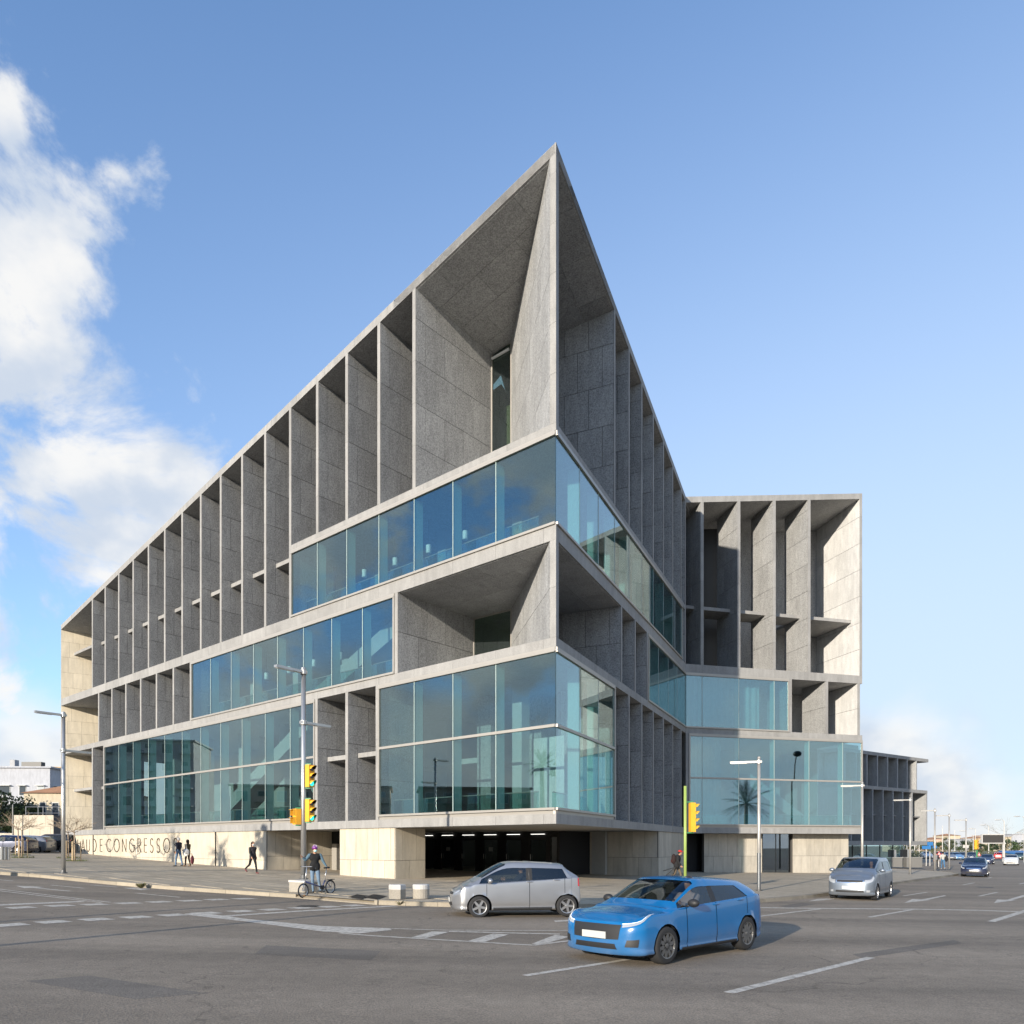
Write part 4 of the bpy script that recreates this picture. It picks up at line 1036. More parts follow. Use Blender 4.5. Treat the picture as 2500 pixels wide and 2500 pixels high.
# ================================================================== vehicles
def paint(name, col, metal=0.0, rough=0.28):
    m, nt, b = new_mat(name)
    b.inputs['Base Color'].default_value = (*col, 1); b.inputs['Roughness'].default_value = rough; b.inputs['Metallic'].default_value = metal
    b.inputs['Coat Weight'].default_value = 0.6; b.inputs['Coat Roughness'].default_value = 0.04
    t = nd(nt, 'ShaderNodeTexCoord'); n = nd(nt, 'ShaderNodeTexNoise'); n.inputs['Scale'].default_value = 2.5; n.inputs['Detail'].default_value = 5
    nt.links.new(t.outputs['Object'], n.inputs['Vector'])
    sx = nd(nt, 'ShaderNodeSeparateXYZ'); nt.links.new(t.outputs['Object'], sx.inputs[0])
    # road dust low on the sides
    r_ = nd(nt, 'ShaderNodeMapRange'); r_.inputs[1].default_value = 0.62; r_.inputs[2].default_value = 0.15; r_.inputs[3].default_value = 0; r_.inputs[4].default_value = .55
    nt.links.new(sx.outputs[2], r_.inputs[0])
    q = nd(nt, 'ShaderNodeMath', operation='MULTIPLY'); nt.links.new(r_.outputs[0], q.inputs[0]); nt.links.new(n.outputs[0], q.inputs[1])
    mx = nd(nt, 'ShaderNodeMixRGB'); mx.inputs[1].default_value = (*col, 1); mx.inputs[2].default_value = (.24, .22, .19, 1)
    nt.links.new(q.outputs[0], mx.inputs[0]); nt.links.new(mx.outputs[0], b.inputs['Base Color'])
    r2 = nd(nt, 'ShaderNodeMapRange'); r2.inputs[3].default_value = rough * .8; r2.inputs[4].default_value = rough * 1.35
    nt.links.new(n.outputs[0], r2.inputs[0]); nt.links.new(r2.outputs[0], b.inputs['Roughness'])
    return m
CAR_GLASS = glass_mat('car_glass', (0.40, 0.45, 0.43), f0=0.08)
CAR_DARK_GLASS = glass_mat('car_glass_dark', (0.16, 0.18, 0.19), f0=0.08)
RUBBER = plain('tyre_rubber', (0.022, 0.022, 0.023), 0.85)
PLASTIC = plain('black_plastic', (0.018, 0.018, 0.019), 0.55)
CHROME = plain('chrome', (0.75, 0.75, 0.76), 0.12, 1.0)
ALLOY = plain('alloy_wheel', (0.62, 0.61, 0.60), 0.3, 0.9)
ALLOY_DK = plain('alloy_wheel_dark', (0.22, 0.22, 0.22), 0.35, 0.8)
LENS = plain('headlamp_lens', (0.42, 0.44, 0.46), 0.06, 0.2, 0.8, coat=1.0)
DRL = plain('headlamp_strip', (0.8, 0.82, 0.85), 0.1, 0.0, emit=((1, 1, 1), .5))
RED_LENS = plain('tail_lens', (0.42, 0.012, 0.014), 0.12, 0.0, 0.7, coat=1.0)
AMBER = plain('indicator_lens', (0.75, 0.28, 0.03), 0.15, 0, 0.6, coat=1.0)
PLATE = plain('number_plate', (0.50, 0.50, 0.47), 0.5)
SEAM = plain('panel_gap', (0.01, 0.01, 0.01), 1.0, spec=0.0)
SEAT = plain('seat_fabric', (0.035, 0.035, 0.038), 0.9)
SKIN = plain('skin', (0.50, 0.27, 0.17), 0.55)

def cr(p0, p1, p2, p3, t):
    return 0.5 * ((2 * p1) + (p2 - p0) * t + (2 * p0 - 5 * p1 + 4 * p2 - p3) * t * t + (3 * p1 - p0 - 3 * p2 + p3) * t ** 3)
def surf(g, u, v):
    """Catmull-Rom surface through a grid of points g[i][j]"""
    ni, nj = len(g), len(g[0])
    i = min(int(u), ni - 2); j = min(int(v), nj - 2); fu, fv = u - i, v - j
    rows = []
    for k in (-1, 0, 1, 2):
        a = g[max(0, min(ni - 1, i + k))]
        if i + k < 0: a = [Vector((q_.x, -q_.y, q_.z)) for q_ in g[1]]            # mirror at the nose and the tail
        elif i + k > ni - 1: a = [Vector((q_.x, -q_.y, q_.z)) for q_ in g[ni - 2]]
        q = [a[max(0, min(nj - 1, j + m))] for m in (-1, 0, 1, 2)]
        if j == 0: q[0] = q[1] * 2 - q[2]
        if j == nj - 2: q[3] = Vector((q[1].x, -q[1].y, q[1].z))        # mirror at the centre line
        rows.append(cr(*q, fv))
    return cr(*rows, fu)

def car_mesh(p):
    """panels of a car in its own frame: +x forwards, z = 0 on the road; returns {part name: (mesh, material)}"""
    L, W, H = p['L'], p['W'] / 2, p['H']; zb = p.get('zb', .19)
    xf, xr = L / 2, -L / 2
    hf, hb = p['hood_f'], p['hood_b']; bf, br = p['belt_f'], p['belt_r']
    xwb, xrf, xrr, xtb = p['xwb'], p['xrf'], p['xrr'], p['xtb']
    wf, wr_, rw = p['axle_f'], p['axle_r'], p['wheel']
    ry = p.get('roof_w', .74) * W
    xb, xc = p['xb'], p['xc']
    V3 = Vector
    def ring(x, w, zs, top, xo=None):
        """lower ring points j0..j4 then five given points"""
        y = [0, .90 * w, .985 * w, w, .972 * w]
        xo = xo or [0] * 5
        return [V3((x + xo[k], y[k], zs[k])) for k in range(5)] + [V3(t) for t in top]
    zl = [zb, zb, zb + .13, .50, .0]
    def zlow(s4): return [zb, zb, zb + .13, min(.52, s4 - .12), s4]
    g = []
    fz = [zb, zb + .01, zb + .14, .46, hf - .10]
    g.append([V3((xf - .07, 0, fz[0])), V3((xf - .05, 0, fz[1])), V3((xf - .0, 0, fz[2])), V3((xf + .0, 0, fz[3])), V3((xf - .02, 0, fz[4]))] + [V3((xf - .07, 0, hf + k * .001)) for k in range(4)])
    w1 = .60 * W; x1 = xf - .05
    g.append([V3((x1 - .05, 0, fz[0])), V3((x1 - .05, w1, fz[1])), V3((x1, w1, fz[2])), V3((x1, w1, fz[3])), V3((x1 - .02, w1, fz[4]))] + [V3((x1 - .07, w1 * .97, hf)), V3((x1 - .11, w1 * .75, hf + .03)), V3((x1 - .13, w1 * .4, hf + .045)), V3((x1 - .13, 0, hf + .05))])
    w2 = .90 * W; x2 = xf - .22; h2 = hf + (hb - hf) * .22
    g.append([V3((x2 - .03, 0, zb)), V3((x2 - .03, w2 * .96, zb)), V3((x2, w2, zb + .14)), V3((x2, w2 * 1.01, .46)), V3((x2, w2, hf - .05))] + [V3((x2 - .05, w2 * .93, hf + .03)), V3((x2 - .07, w2 * .72, h2 + .02)), V3((x2 - .07, w2 * .4, h2 + .05)), V3((x2 - .07, 0, h2 + .06))])
    def hood(x, w, fr):
        h = hf + (hb - hf) * fr; sh = bf - .08 - (1 - fr) * .07
        return ring(x, w, zlow(sh), [(x, w * .915, sh + .05), (x, w * .76, h + .015), (x, w * .42, h + .045), (x, 0, h + .055)])
    x4 = max(wf, xwb + .24); x3 = max(xf - .45, x4 + .12); g.append(hood(x3, .985 * W, .42)); g.append(hood(x4, W, .66))
    xm = x4 * .42 + xwb * .58 + .05; g.append(hood(xm, W, .88))
    A = len(g)                                                   # windscreen base
    g.append(ring(xwb, W, zlow(bf - .03), [(xwb, W * .93, bf), (xwb - .02, W * .80, hb + .03), (xwb + .06, W * .45, hb + .05), (xwb + .09, 0, hb + .055)]))
    xg = xwb * .45 + xrf * .55
    bg_ = bf + (br - bf) * (xwb - xg) / (xwb - xtb)
    g.append(ring(xg, W, zlow(bg_ - .03), [(xg, W * .925, bg_), (xrf, ry * 1.02, H - .10), (xrf + .03, ry * .72, H - .05), (xrf + .06, 0, H - .035)]))
    def cab(x, fr, hz, xtop=None):
        xt = x if xtop is None else xtop; bz = bf + (br - bf) * fr
        return ring(x, W, zlow(bz - .03), [(x, W * .925, bz), (xt, ry * 1.02, hz - .075), (xt, ry * .74, hz - .012), (xt, 0, hz + .01)])
    fx_ = lambda x: max(0, min(1, (xwb - x) / (xwb - xtb)))
    B1 = len(g); g.append(cab(xb + .085, fx_(xb + .085), H - .0)); g.append(cab(xb - .085, fx_(xb - .085), H))
    B2 = B1 + 1
    Cc = len(g); g.append(cab(xc, fx_(xc), p.get('H_r', H - .03), xc + p.get('c_lean', .25)))
    Rr = len(g)
    hz = p.get('H_e', H - .06)
    xg2 = xtb + .16
    g.append(ring(xg2, W * .985, zlow(br - .03), [(xg2, W * .90, br + .02), (xrr, ry * .98, hz - .07), (xrr, ry * .72, hz - .01), (xrr, 0, hz + .01)]))
    T = len(g); tz = br + p.get('tail_up', .05)
    g.append(ring(xtb, W * .96, zlow(br - .05), [(xtb, W * .875, br), (xtb - .02, W * .74, tz), (xtb - .04, W * .42, tz + .012), (xtb - .05, 0, tz + .015)]))
    if p.get('boot'):                                            # saloon boot lid
        xd = xr + .16
        g.append(ring(xd, W * .93, zlow(br - .08), [(xd, W * .86, br - .03), (xd, W * .70, tz + .0), (xd, W * .4, tz + .015), (xd, 0, tz + .02)]))
    xe = min(xtb - .06, xr + .16) if not p.get('boot') else xr + .10
    zr = br - .06
    g.append([V3((xe + .06, 0, zb + .03)), V3((xe + .03, W * .83, zb + .03)), V3((xe - .02, W * .90, zb + .2)), V3((xe - .04, W * .90, .52)), V3((xe, W * .885, zr))] + [V3((xe + .01, W * .83, zr + .04)), V3((xe, W * .66, zr + .06)), V3((xe - .01, W * .38, zr + .065)), V3((xe - .01, 0, zr + .07))])
    ze = [zb + .05, zb + .05, zb + .2, .52, zr - .04]
    g.append([V3((xr + .10, 0, ze[0])), V3((xr + .05, W * .58, ze[1])), V3((xr + .0, W * .60, ze[2])), V3((xr + .0, W * .60, ze[3])), V3((xr + .05, W * .60, ze[4]))] + [V3((xr + .08, W * .56, zr + .01)), V3((xr + .08, W * .42, zr + .02)), V3((xr + .08, W * .25, zr + .025)), V3((xr + .08, 0, zr + .03))])
    g.append([V3((xr + .08, 0, ze[0])), V3((xr + .03, 0, ze[1])), V3((xr - .02, 0, ze[2])), V3((xr - .02, 0, ze[3])), V3((xr + .03, 0, ze[4]))] + [V3((xr + .07, 0, zr + .01 + k * .001)) for k in range(4)])
    NU, NV = 5, 4
    ni, nj = (len(g) - 1) * NU, (len(g[0]) - 1) * NV
    pts = [[surf(g, i / NU, j / NV) for j in range(nj + 1)] for i in range(ni + 1)]
    # wheel arches: pull the edge of the opening onto the arch and drop what is inside
    ra_ = rw + .045
    def inside(q): return any((q.x - x) ** 2 + (q.z - rw) ** 2 < ra_ ** 2 and abs(q.y) > .45 * W and q.z < rw + ra_ for x in (wf, wr_))
    ins = [[inside(pts[i][j]) for j in range(nj + 1)] for i in range(ni + 1)]
    win = {}
    def cells(name, i0, i1, j0, j1):
        for i in range(i0, i1):
            for j in range(j0, j1): win[(i, j)] = name
    j5, j6, j8 = 5 * NV, 6 * NV, 8 * NV
    cells('windscreen', A * NU + 1, (A + 1) * NU - 0, j6 + 0, j8)
    cells('side_window', A * NU + 1, B1 * NU, j5, j6 - 1)
    cells('rear_side_window', B2 * NU, Cc * NU + p.get('c_in', 0), j5, j6 - 1)
    cells('pillar_trim', B1 * NU, B2 * NU, j5, j6 - 1)
    cells('rear_window', Rr * NU + 1, T * NU - 1, j6 + 1, j8)
    body = MB(); panes = {}
    def moved(i, j):
        q = pts[i][j].copy()
        if ins[i][j]:
            x = wf if abs(q.x - wf) < abs(q.x - wr_) else wr_
            d = Vector((q.x - x, 0, q.z - rw))
            if d.length < 1e-4: d = Vector((0, 0, 1))
            d = d.normalized() * ra_; q = Vector((x + d.x, q.y, max(rw + d.z, zb)))
        return q
    for i in range(ni):
        for j in range(nj):
            q4 = [(i, j), (i + 1, j), (i + 1, j + 1), (i, j + 1)]
            if all(ins[a][b] for a, b in q4): continue
            vs = [moved(a, b) for a, b in q4]
            nm = win.get((i, j))
            dst = body
            if nm: dst = panes.setdefault(nm, MB())
            for sgn in (1, -1):
                w = [Vector((v.x, v.y * sgn, v.z)) for v in vs]
                dst.poly(w if sgn < 0 else w[::-1])
    parts = {}
    parts['body'] = (body, p['paint'], True)
    for nm, b in panes.items():
        b.v = [(x, y * .992, z - .006) for (x, y, z) in b.v]
        parts[nm] = (b, PLASTIC if nm == 'pillar_trim' else CAR_GLASS if nm == 'windscreen' or nm == 'side_window' else CAR_DARK_GLASS, True)
    # arch liners and floor so that one cannot see through the car
    li = MB()
    for x in (wf, wr_):
        for s in (1, -1):
            ring_ = [(x + ra_ * math.cos(R(a)), rw + ra_ * math.sin(R(a))) for a in range(-10, 191, 20)]
            for (xa, za), (xb_, zb_) in zip(ring_, ring_[1:]):
                li.poly([(xa, .96 * W * s, za), (xb_, .96 * W * s, zb_), (xb_, .5 * W * s, zb_), (xa, .5 * W * s, za)])
            li.poly([(x, .5 * W * s, rw)] * 0 + [(xa, .5 * W * s, za) for xa, za in ring_])
    li.box((0, 0, zb + .06), (L * .82, W * 1.2, .04)); li.box(((wf + xwb) / 2, 0, .45), (.1, W * 1.7, .5))
    parts['underbody'] = (li, PLASTIC, False)
    # cabin
    it = MB()
    for sx in (xb + .35, xb - .55):
        for sy in (.36, -.36):
            it.box((sx, sy * W / .85, .52), (.48, .48, .16)); it.box((sx - .26, sy * W / .85, .80), (.13, .46, .60)); it.box((sx - .30, sy * W / .85, 1.14), (.08, .26, .17))
    it.box((xwb - .25, 0, bf - .07), (.42, W * 1.7, .16)); it.box(((xwb + xtb) / 2, 0, .35), (abs(xwb - xtb) - .1, W * 1.5, .06))
    it.box((xtb + .05, 0, .62), (.1, W * 1.5, .5))
    parts['seats'] = (it, SEAT, False)
    sw = MB(); swc = Vector((xb + .78, .36 * W / .85, .88))
    ringp = [swc + Vector((.06 * math.sin(a) * -1, .18 * math.cos(a), .17 * math.sin(a))) for a in [2 * math.pi * k / 16 for k in range(17)]]
    sw.tube(ringp, .014, 6); parts['steering_wheel'] = (sw, PLASTIC, True)
    # patches that lie on the skin
    def patch(quad, off, nu=6, nv=3, both=True, skip=False):
        b = MB()
        (u0, v0), (u1, v1), (u2, v2), (u3, v3) = quad
        P_ = []
        for a in range(nu + 1):
            row = []
            for c in range(nv + 1):
                s, t = a / nu, c / nv
                u = (u0 * (1 - s) + u1 * s) * (1 - t) + (u3 * (1 - s) + u2 * s) * t; v = (v0 * (1 - s) + v1 * s) * (1 - t) + (v3 * (1 - s) + v2 * s) * t
                q = surf(g, u, v); e = .02
                du = surf(g, min(u + e, len(g) - 1.001), v) - surf(g, max(u - e, 0), v); dv = surf(g, u, min(v + e, 7.999)) - surf(g, u, max(v - e, 0))
                n = du.cross(dv)
                n = n.normalized() if n.length > 1e-9 else Vector((1, 0, 0))
                if n.dot(q - Vector((q.x * .8, 0, .5))) < 0: n = -n
                row.append(q + n * off)
            P_.append(row)
        for sgn in ((1, -1) if both else (1,)):
            for a in range(nu):
                for c in range(nv):
                    w = [P_[a][c], P_[a + 1][c], P_[a + 1][c + 1], P_[a][c + 1]]
                    if skip and any(abs(v.x - xx) < ra_ + .01 for v in w for xx in (wf, wr_)): continue
                    b.poly([(v.x, v.y * sgn, v.z) for v in w][::(1 if sgn < 0 else -1)])
        return b
    extra = p.get('patches', [])
    for (nm, quad, mat, off) in extra: parts.setdefault(nm, []) if False else parts.__setitem__(nm, (patch(quad, off, 40 if 'trim' in nm else 6, 3, True, 'trim' in nm), mat, True))
    # seams
    sm = MB()
    for u in (A + .72, B2 - .5, Cc - .12):
        pl = [surf(g, u, v / 10) for v in range(13, 50)]
        for s in (1, -1):
            for a, b_ in zip(pl, pl[1:]):
                if inside(a) or inside(b_): continue
                o = Vector((0, .003 * s, 0)); a2 = Vector((a.x, a.y * s, a.z)) + o; b2 = Vector((b_.x, b_.y * s, b_.z)) + o
                sm.poly([a2 - Vector((.006, 0, 0)), a2 + Vector((.006, 0, 0)), b2 + Vector((.006, 0, 0)), b2 - Vector((.006, 0, 0))])
    parts['door_seams'] = (sm, SEAM, False)
    hd = MB()
    for u in (B1 + .3, Cc - .35):
        q = surf(g, u, 4.15)
        for s in (1, -1): hd.ellipsoid((q.x, (q.y + .012) * s, q.z - .03), (.11, .018, .018), 10, 6)
    parts['door_handles'] = (hd, p.get('handle_mat', p['paint']), True)
    mi = MB(); q = surf(g, A + .85, 5.0)
    for s in (1, -1):
        mi.ellipsoid((q.x - .02, (q.y + .13) * s, q.z + .07), (.075, .115, .075), 12, 8); mi.tube([(q.x, (q.y - .02) * s, q.z + .0), (q.x - .01, (q.y + .08) * s, q.z + .04)], .022, 6)
    parts['mirrors'] = (mi, p.get('mirror_mat', p['paint']), True)
    # front plate, lower grille
    pl = MB(); pl.box((xf + .012, 0, p.get('plate_z', .47)), (.02, .52, .115)); pl.box((xr - .03, 0, p.get('rplate_z', .62)), (.02, .52, .115))
    parts['number_plates'] = (pl, PLATE, False)
    return parts, g

def wheel_parts(rw, width=.20, spokes=5, alloy=ALLOY):
    ty = MB(); ty.lathe([(rw * .66, -width / 2), (rw * .86, -width / 2 - .008), (rw * .96, -width / 2 + .006), (rw, -width / 2 + .04), (rw, width / 2 - .04), (rw * .96, width / 2 - .006), (rw * .86, width / 2 + .008), (rw * .66, width / 2)], axis='Y', n=30)
    rm_ = MB(); rr = rw * .68
    rm_.lathe([(rr, width / 2 + .004), (rr * .93, width / 2), (rr * .90, width / 2 - .05), (rr * .9, -width / 2)], axis='Y', n=30)
    rm_.lathe([(.001, width / 2 - .005), (rr * .20, width / 2 - .008), (rr * .24, width / 2 - .04)], axis='Y', n=16)
    for k in range(spokes):
        a = 2 * math.pi * k / spokes + .3; d = Vector((math.cos(a), 0, math.sin(a))); t = Vector((-d.z, 0, d.x)); y0 = width / 2 - .012
        w0, w1 = rr * .17, rr * .14
        b = [d * rr * .1 - t * w0, d * rr * .95 - t * w1, d * rr * .95 + t * w1, d * rr * .1 + t * w0]
        rm_.hexa([q + Vector((0, y0 - .04, 0)) for q in b], [q + Vector((0, y0, 0)) for q in b])
    bk = MB(); bk.lathe([(.001, width / 2 - .075), (rr * .92, width / 2 - .075)], axis='Y', n=24)
    return ty.mesh('tyre', RUBBER, True), rm_.mesh('rim', alloy, False, True), bk.mesh('brake_disc', PLASTIC, False)

PART_NAMES = {'mirrors': 'door_mirror', 'door_handles': 'door_handle', 'number_plates': 'number_plate'}
def split_sides(b):
    """separate a mirrored MB into its disconnected halves by the sign of y (or x)"""
    L_, R_ = MB(), MB()
    for f in b.f:
        c = sum(b.v[i][1] for i in f) / len(f); d = L_ if c > 0 else R_
        d.poly([b.v[i] for i in f])
    return [q for q in (L_, R_) if q.f]
def split_front(b):
    A_2, B_2 = MB(), MB()
    for f in b.f:
        c = sum(b.v[i][0] for i in f) / len(f); (A_2 if c > 0 else B_2).poly([b.v[i] for i in f])
    return [q for q in (A_2, B_2) if q.f]
CAR_CACHE = {}
def car(name, label, p, loc, heading, scale=1.0, group=None, cat='car', tilt=0.0, key=None):
    """heading: angle of the car's nose from +X"""
    t = thing(name, label, cat, loc, heading, group)
    t.rotation_euler = (0, tilt, heading); t.scale = (scale,) * 3
    if key and key in CAR_CACHE: built = CAR_CACHE[key]
    else:
        parts, g = car_mesh(p); built = []
        for nm, (b, mat, sm) in parts.items():
            if nm in ('side_window', 'rear_side_window', 'mirrors', 'pillar_trim') or nm in p.get('pairs', ()): subs = split_sides(b)
            elif nm == 'door_handles': subs = [y for x in split_front(b) for y in split_sides(x)] if False else split_sides(b)
            elif nm == 'number_plates': subs = split_front(b)
            else: subs = [b]
            for s_ in subs:
                n2 = PART_NAMES.get(nm, nm); built.append((n2, s_.mesh(n2, mat, sm, True)))
        if key: CAR_CACHE[key] = built
    for nm, me in built:
        o = bpy.data.objects.new(nm, me)
        if key and me.users > 0 and nm == 'body' and me.materials[0] is not p['paint']:
            me = me.copy(); me.materials[0] = p['paint']; o.data = me
        link(o, t)
    ty, rim, bk = p['_wheel'] if '_wheel' in p else p.setdefault('_wheel', wheel_parts(p['wheel'], p.get('tyre_w', .20), p.get('spokes', 5), p.get('alloy', ALLOY)))
    for x in (p['axle_f'], p['axle_r']):
        for s in (1, -1):
            w = bpy.data.objects.new('wheel', ty); link(w, t); w.location = (x, s * (p['W'] / 2 - .115), p['wheel']); w.rotation_euler = (0, random.uniform(0, 6), 0 if s > 0 else math.pi)
            link(bpy.data.objects.new('rim', rim), w); link(bpy.data.objects.new('brake_disc', bk), w)
    return t

def base_car(**k):
    d = dict(L=4.0, W=1.72, H=1.48, hood_f=.72, hood_b=.95, belt_f=.93, belt_r=1.0, xwb=.95, xrf=.25, xrr=-1.45, xtb=-1.78, axle_f=1.22, axle_r=-1.25, wheel=.30, xb=-.22, xc=-1.2)
    d.update(k); return d
silver = paint('paint_silver', (0.40, 0.405, 0.415), .7, .30)
blue = paint('paint_blue', (0.0, 0.125, 0.34), .0, .2)
silver_van = paint('paint_silver_blue', (0.22, 0.255, 0.30), .6, .36)
navy = paint('paint_navy', (0.010, 0.018, 0.055), .2, .25)
white_p = paint('paint_white', (0.72, 0.72, 0.71), 0, .3)
black_p = paint('paint_black', (0.013, 0.014, 0.016), .2, .25)
grey_p = paint('paint_grey', (0.22, 0.23, 0.25), .5, .3)
lblue_p = paint('paint_light_blue', (0.14, 0.29, 0.50), .3, .3)
red_p = paint('paint_red', (0.42, 0.02, 0.02), .1, .3)
dgrey_p = paint('paint_dark_grey', (0.055, 0.06, 0.065), .3, .3)
green_p = paint('paint_dark_green', (0.02, 0.05, 0.035), .2, .3)

def rear_lights(A): return []
# stations: 0-2 front, 3 4 5 hood, 6 screen base, 7 roof front, 8 9 B post, 10 C post, 11 roof rear, 12 tail base, 13..15 rear
hatch = base_car(L=3.64, W=1.695, H=1.53, hood_f=.74, hood_b=.99, belt_f=.93, belt_r=1.09, xwb=1.12, xrf=.34, xrr=-1.38, xtb=-1.70, axle_f=1.06, axle_r=-1.40, wheel=.30, xb=-.34, xc=-1.42, c_lean=.16,
    paint=silver, H_r=1.475, H_e=1.40, tail_up=.05, c_in=0,
    patches=[('headlight', [(1.25, 4.05), (3.05, 4.75), (3.0, 5.15), (1.55, 5.0)], LENS, .006), ('tail_light', [(12.15, 3.6), (13.1, 3.6), (13.05, 5.5), (12.05, 5.0)], RED_LENS, .007),
             ('grille', [(0.0, 3.9), (.85, 3.95), (.85, 4.5), (0.0, 4.5)], PLASTIC, .006), ('air_intake', [(0.0, 1.9), (.9, 2.0), (.85, 2.75), (0.0, 2.75)], PLASTIC, .006),
             ('sill_trim', [(4.9, 1.2), (10.2, 1.2), (10.2, 1.75), (4.9, 1.75)], PLASTIC, .004)],
    pairs=('headlight', 'tail_light', 'sill_trim'))
sport = base_car(L=4.16, W=1.80, H=1.43, hood_f=.74, hood_b=.95, belt_f=.93, belt_r=1.06, xwb=.92, xrf=.12, xrr=-1.68, xtb=-1.95, axle_f=1.22, axle_r=-1.42, wheel=.325, xb=-.34, xc=-1.52, c_lean=.36, roof_w=.71,
    paint=blue, alloy=ALLOY_DK, spokes=10, H_r=1.39, H_e=1.335, tail_up=.07, mirror_mat=PLASTIC, tyre_w=.22, plate_z=.52,
    patches=[('headlight', [(1.0, 4.15), (3.0, 4.5), (3.3, 4.9), (1.0, 4.6)], LENS, .006), ('headlight_strip', [(.98, 4.62), (3.3, 4.92), (3.35, 5.0), (.98, 4.73)], DRL, .012),
             ('grille', [(0.0, 2.9), (.88, 3.0), (.95, 4.55), (0.0, 4.5)], PLASTIC, .006), ('air_intake', [(0.0, 1.75), (.80, 1.75), (.75, 2.45), (0.0, 2.45)], PLASTIC, .007),
             ('side_intake', [(1.15, 2.1), (1.85, 2.1), (1.9, 3.1), (1.25, 3.0)], PLASTIC, .006), ('tail_light', [(12.3, 4.1), (13.8, 4.1), (13.8, 4.9), (12.2, 4.9)], RED_LENS, .007),
             ('sill_trim', [(4.9, 1.15), (10.2, 1.15), (10.2, 1.6), (4.9, 1.6)], PLASTIC, .004)],
    pairs=('headlight', 'headlight_strip', 'side_intake', 'tail_light', 'sill_trim'))
mpv = base_car(L=4.05, W=1.70, H=1.62, hood_f=.80, hood_b=1.10, belt_f=1.05, belt_r=1.12, xwb=1.20, xrf=.30, xrr=-1.68, xtb=-1.92, axle_f=1.28, axle_r=-1.33, wheel=.31, xb=-.25, xc=-1.55, c_lean=.18, roof_w=.78, c_in=0,
    paint=silver_van, H_r=1.60, H_e=1.57, tail_up=.05, plate_z=.50,
    patches=[('headlight', [(1.05, 3.75), (2.5, 4.05), (2.6, 5.0), (1.05, 4.8)], LENS, .006), ('grille_ring', [(0.0, 3.85), (.95, 3.95), (.95, 4.72), (0.0, 4.78)], CHROME, .006), ('grille', [(0.0, 4.0), (.86, 4.06), (.86, 4.6), (0.0, 4.64)], PLASTIC, .012),
             ('air_intake', [(0.0, 1.9), (.98, 1.95), (.95, 2.6), (0.0, 2.6)], PLASTIC, .006), ('fog_light', [(1.2, 2.0), (1.6, 2.0), (1.6, 2.7), (1.2, 2.7)], LENS, .008), ('tail_light', [(12.2, 4.0), (13.2, 4.0), (13.1, 5.6), (12.1, 5.5)], RED_LENS, .007),
             ('side_trim', [(4.9, 2.55), (10.6, 2.55), (10.6, 2.8), (4.9, 2.8)], grey_p, .006)],
    pairs=('headlight', 'fog_light', 'tail_light', 'side_trim'))
family = base_car(L=4.30, W=1.76, H=1.46, hood_f=.72, hood_b=.98, belt_f=.95, belt_r=1.02, xwb=1.0, xrf=.15, xrr=-1.60, xtb=-1.98, axle_f=1.30, axle_r=-1.31, wheel=.31, xb=-.28, xc=-1.4, c_lean=.3, paint=navy, H_r=1.42, H_e=1.38, plate_z=.50,
    patches=[('headlight', [(1.15, 4.0), (2.9, 4.3), (2.95, 5.1), (1.2, 4.9)], LENS, .006), ('grille', [(0.0, 4.1), (.85, 4.15), (.85, 4.7), (0.0, 4.7)], CHROME, .006),
             ('air_intake', [(0.0, 1.9), (.95, 1.95), (.95, 2.7), (0.0, 2.7)], PLASTIC, .006), ('tail_light', [(12.2, 4.0), (13.4, 4.0), (13.4, 5.2), (12.1, 5.2)], RED_LENS, .007)],
    pairs=('headlight', 'tail_light'))

def on_road(x, y): p = gp(x, y); return p
RDIR = math.atan2(-.73, -.68)                                  # traffic comes towards us down the right-hand road
f0, r0 = gp(1143, 2238.8), gp(1357, 2240)
c0 = (f0 + r0) / 2 + Vector((.02, .78, 0)); c0.z = G(c0.x)
SILVER_POS = c0; SILVER_HD = math.atan2(f0.y - r0.y - .10, f0.x - r0.x)
car('silver_hatchback', 'small silver hatchback driving left in front of the dark entrance', hatch, c0, SILVER_HD, .955)
f1, r1 = gp(1612, 2355), gp(1810, 2322)
d1 = (f1 - r1); d1.z = 0; d1.normalize(); n1 = Vector((-d1.y, d1.x, 0))
mid = (f1 + r1) / 2; c1 = mid - n1 * .78
if (c1 - Vector((0, 0, 0))).length < mid.length: c1 = mid + n1 * .78
c1.z = G(c1.x)
BLUE_POS, BLUE_HD = c1, math.atan2(d1.y, d1.x)
car('blue_hatchback', 'bright blue sporty hatchback in the foreground heading towards the left', sport, c1, BLUE_HD, .955)
fv, fo = gp(2130, 2196), gp(2039, 2195)
cv = (fv + fo) / 2
hv = math.atan2(-.80, -.60)
cvc = cv - Vector((math.cos(hv), math.sin(hv), 0)) * 1.28; cvc.z = G(cvc.x)
VAN_POS, VAN_HD = cvc, hv
car('silver_minivan', 'silver blue minivan coming towards us beside the right hand kerb', mpv, cvc, hv)
dk_ = gp(2377, 2141); hd_ = math.atan2(-.82, -.57); pc = dk_ - Vector((math.cos(hd_), math.sin(hd_), 0)) * 1.9; pc.z = G(pc.x)
car('dark_blue_hatchback', 'dark blue hatchback facing us near the end of the pavement on the right', family, pc, hd_, key='family')
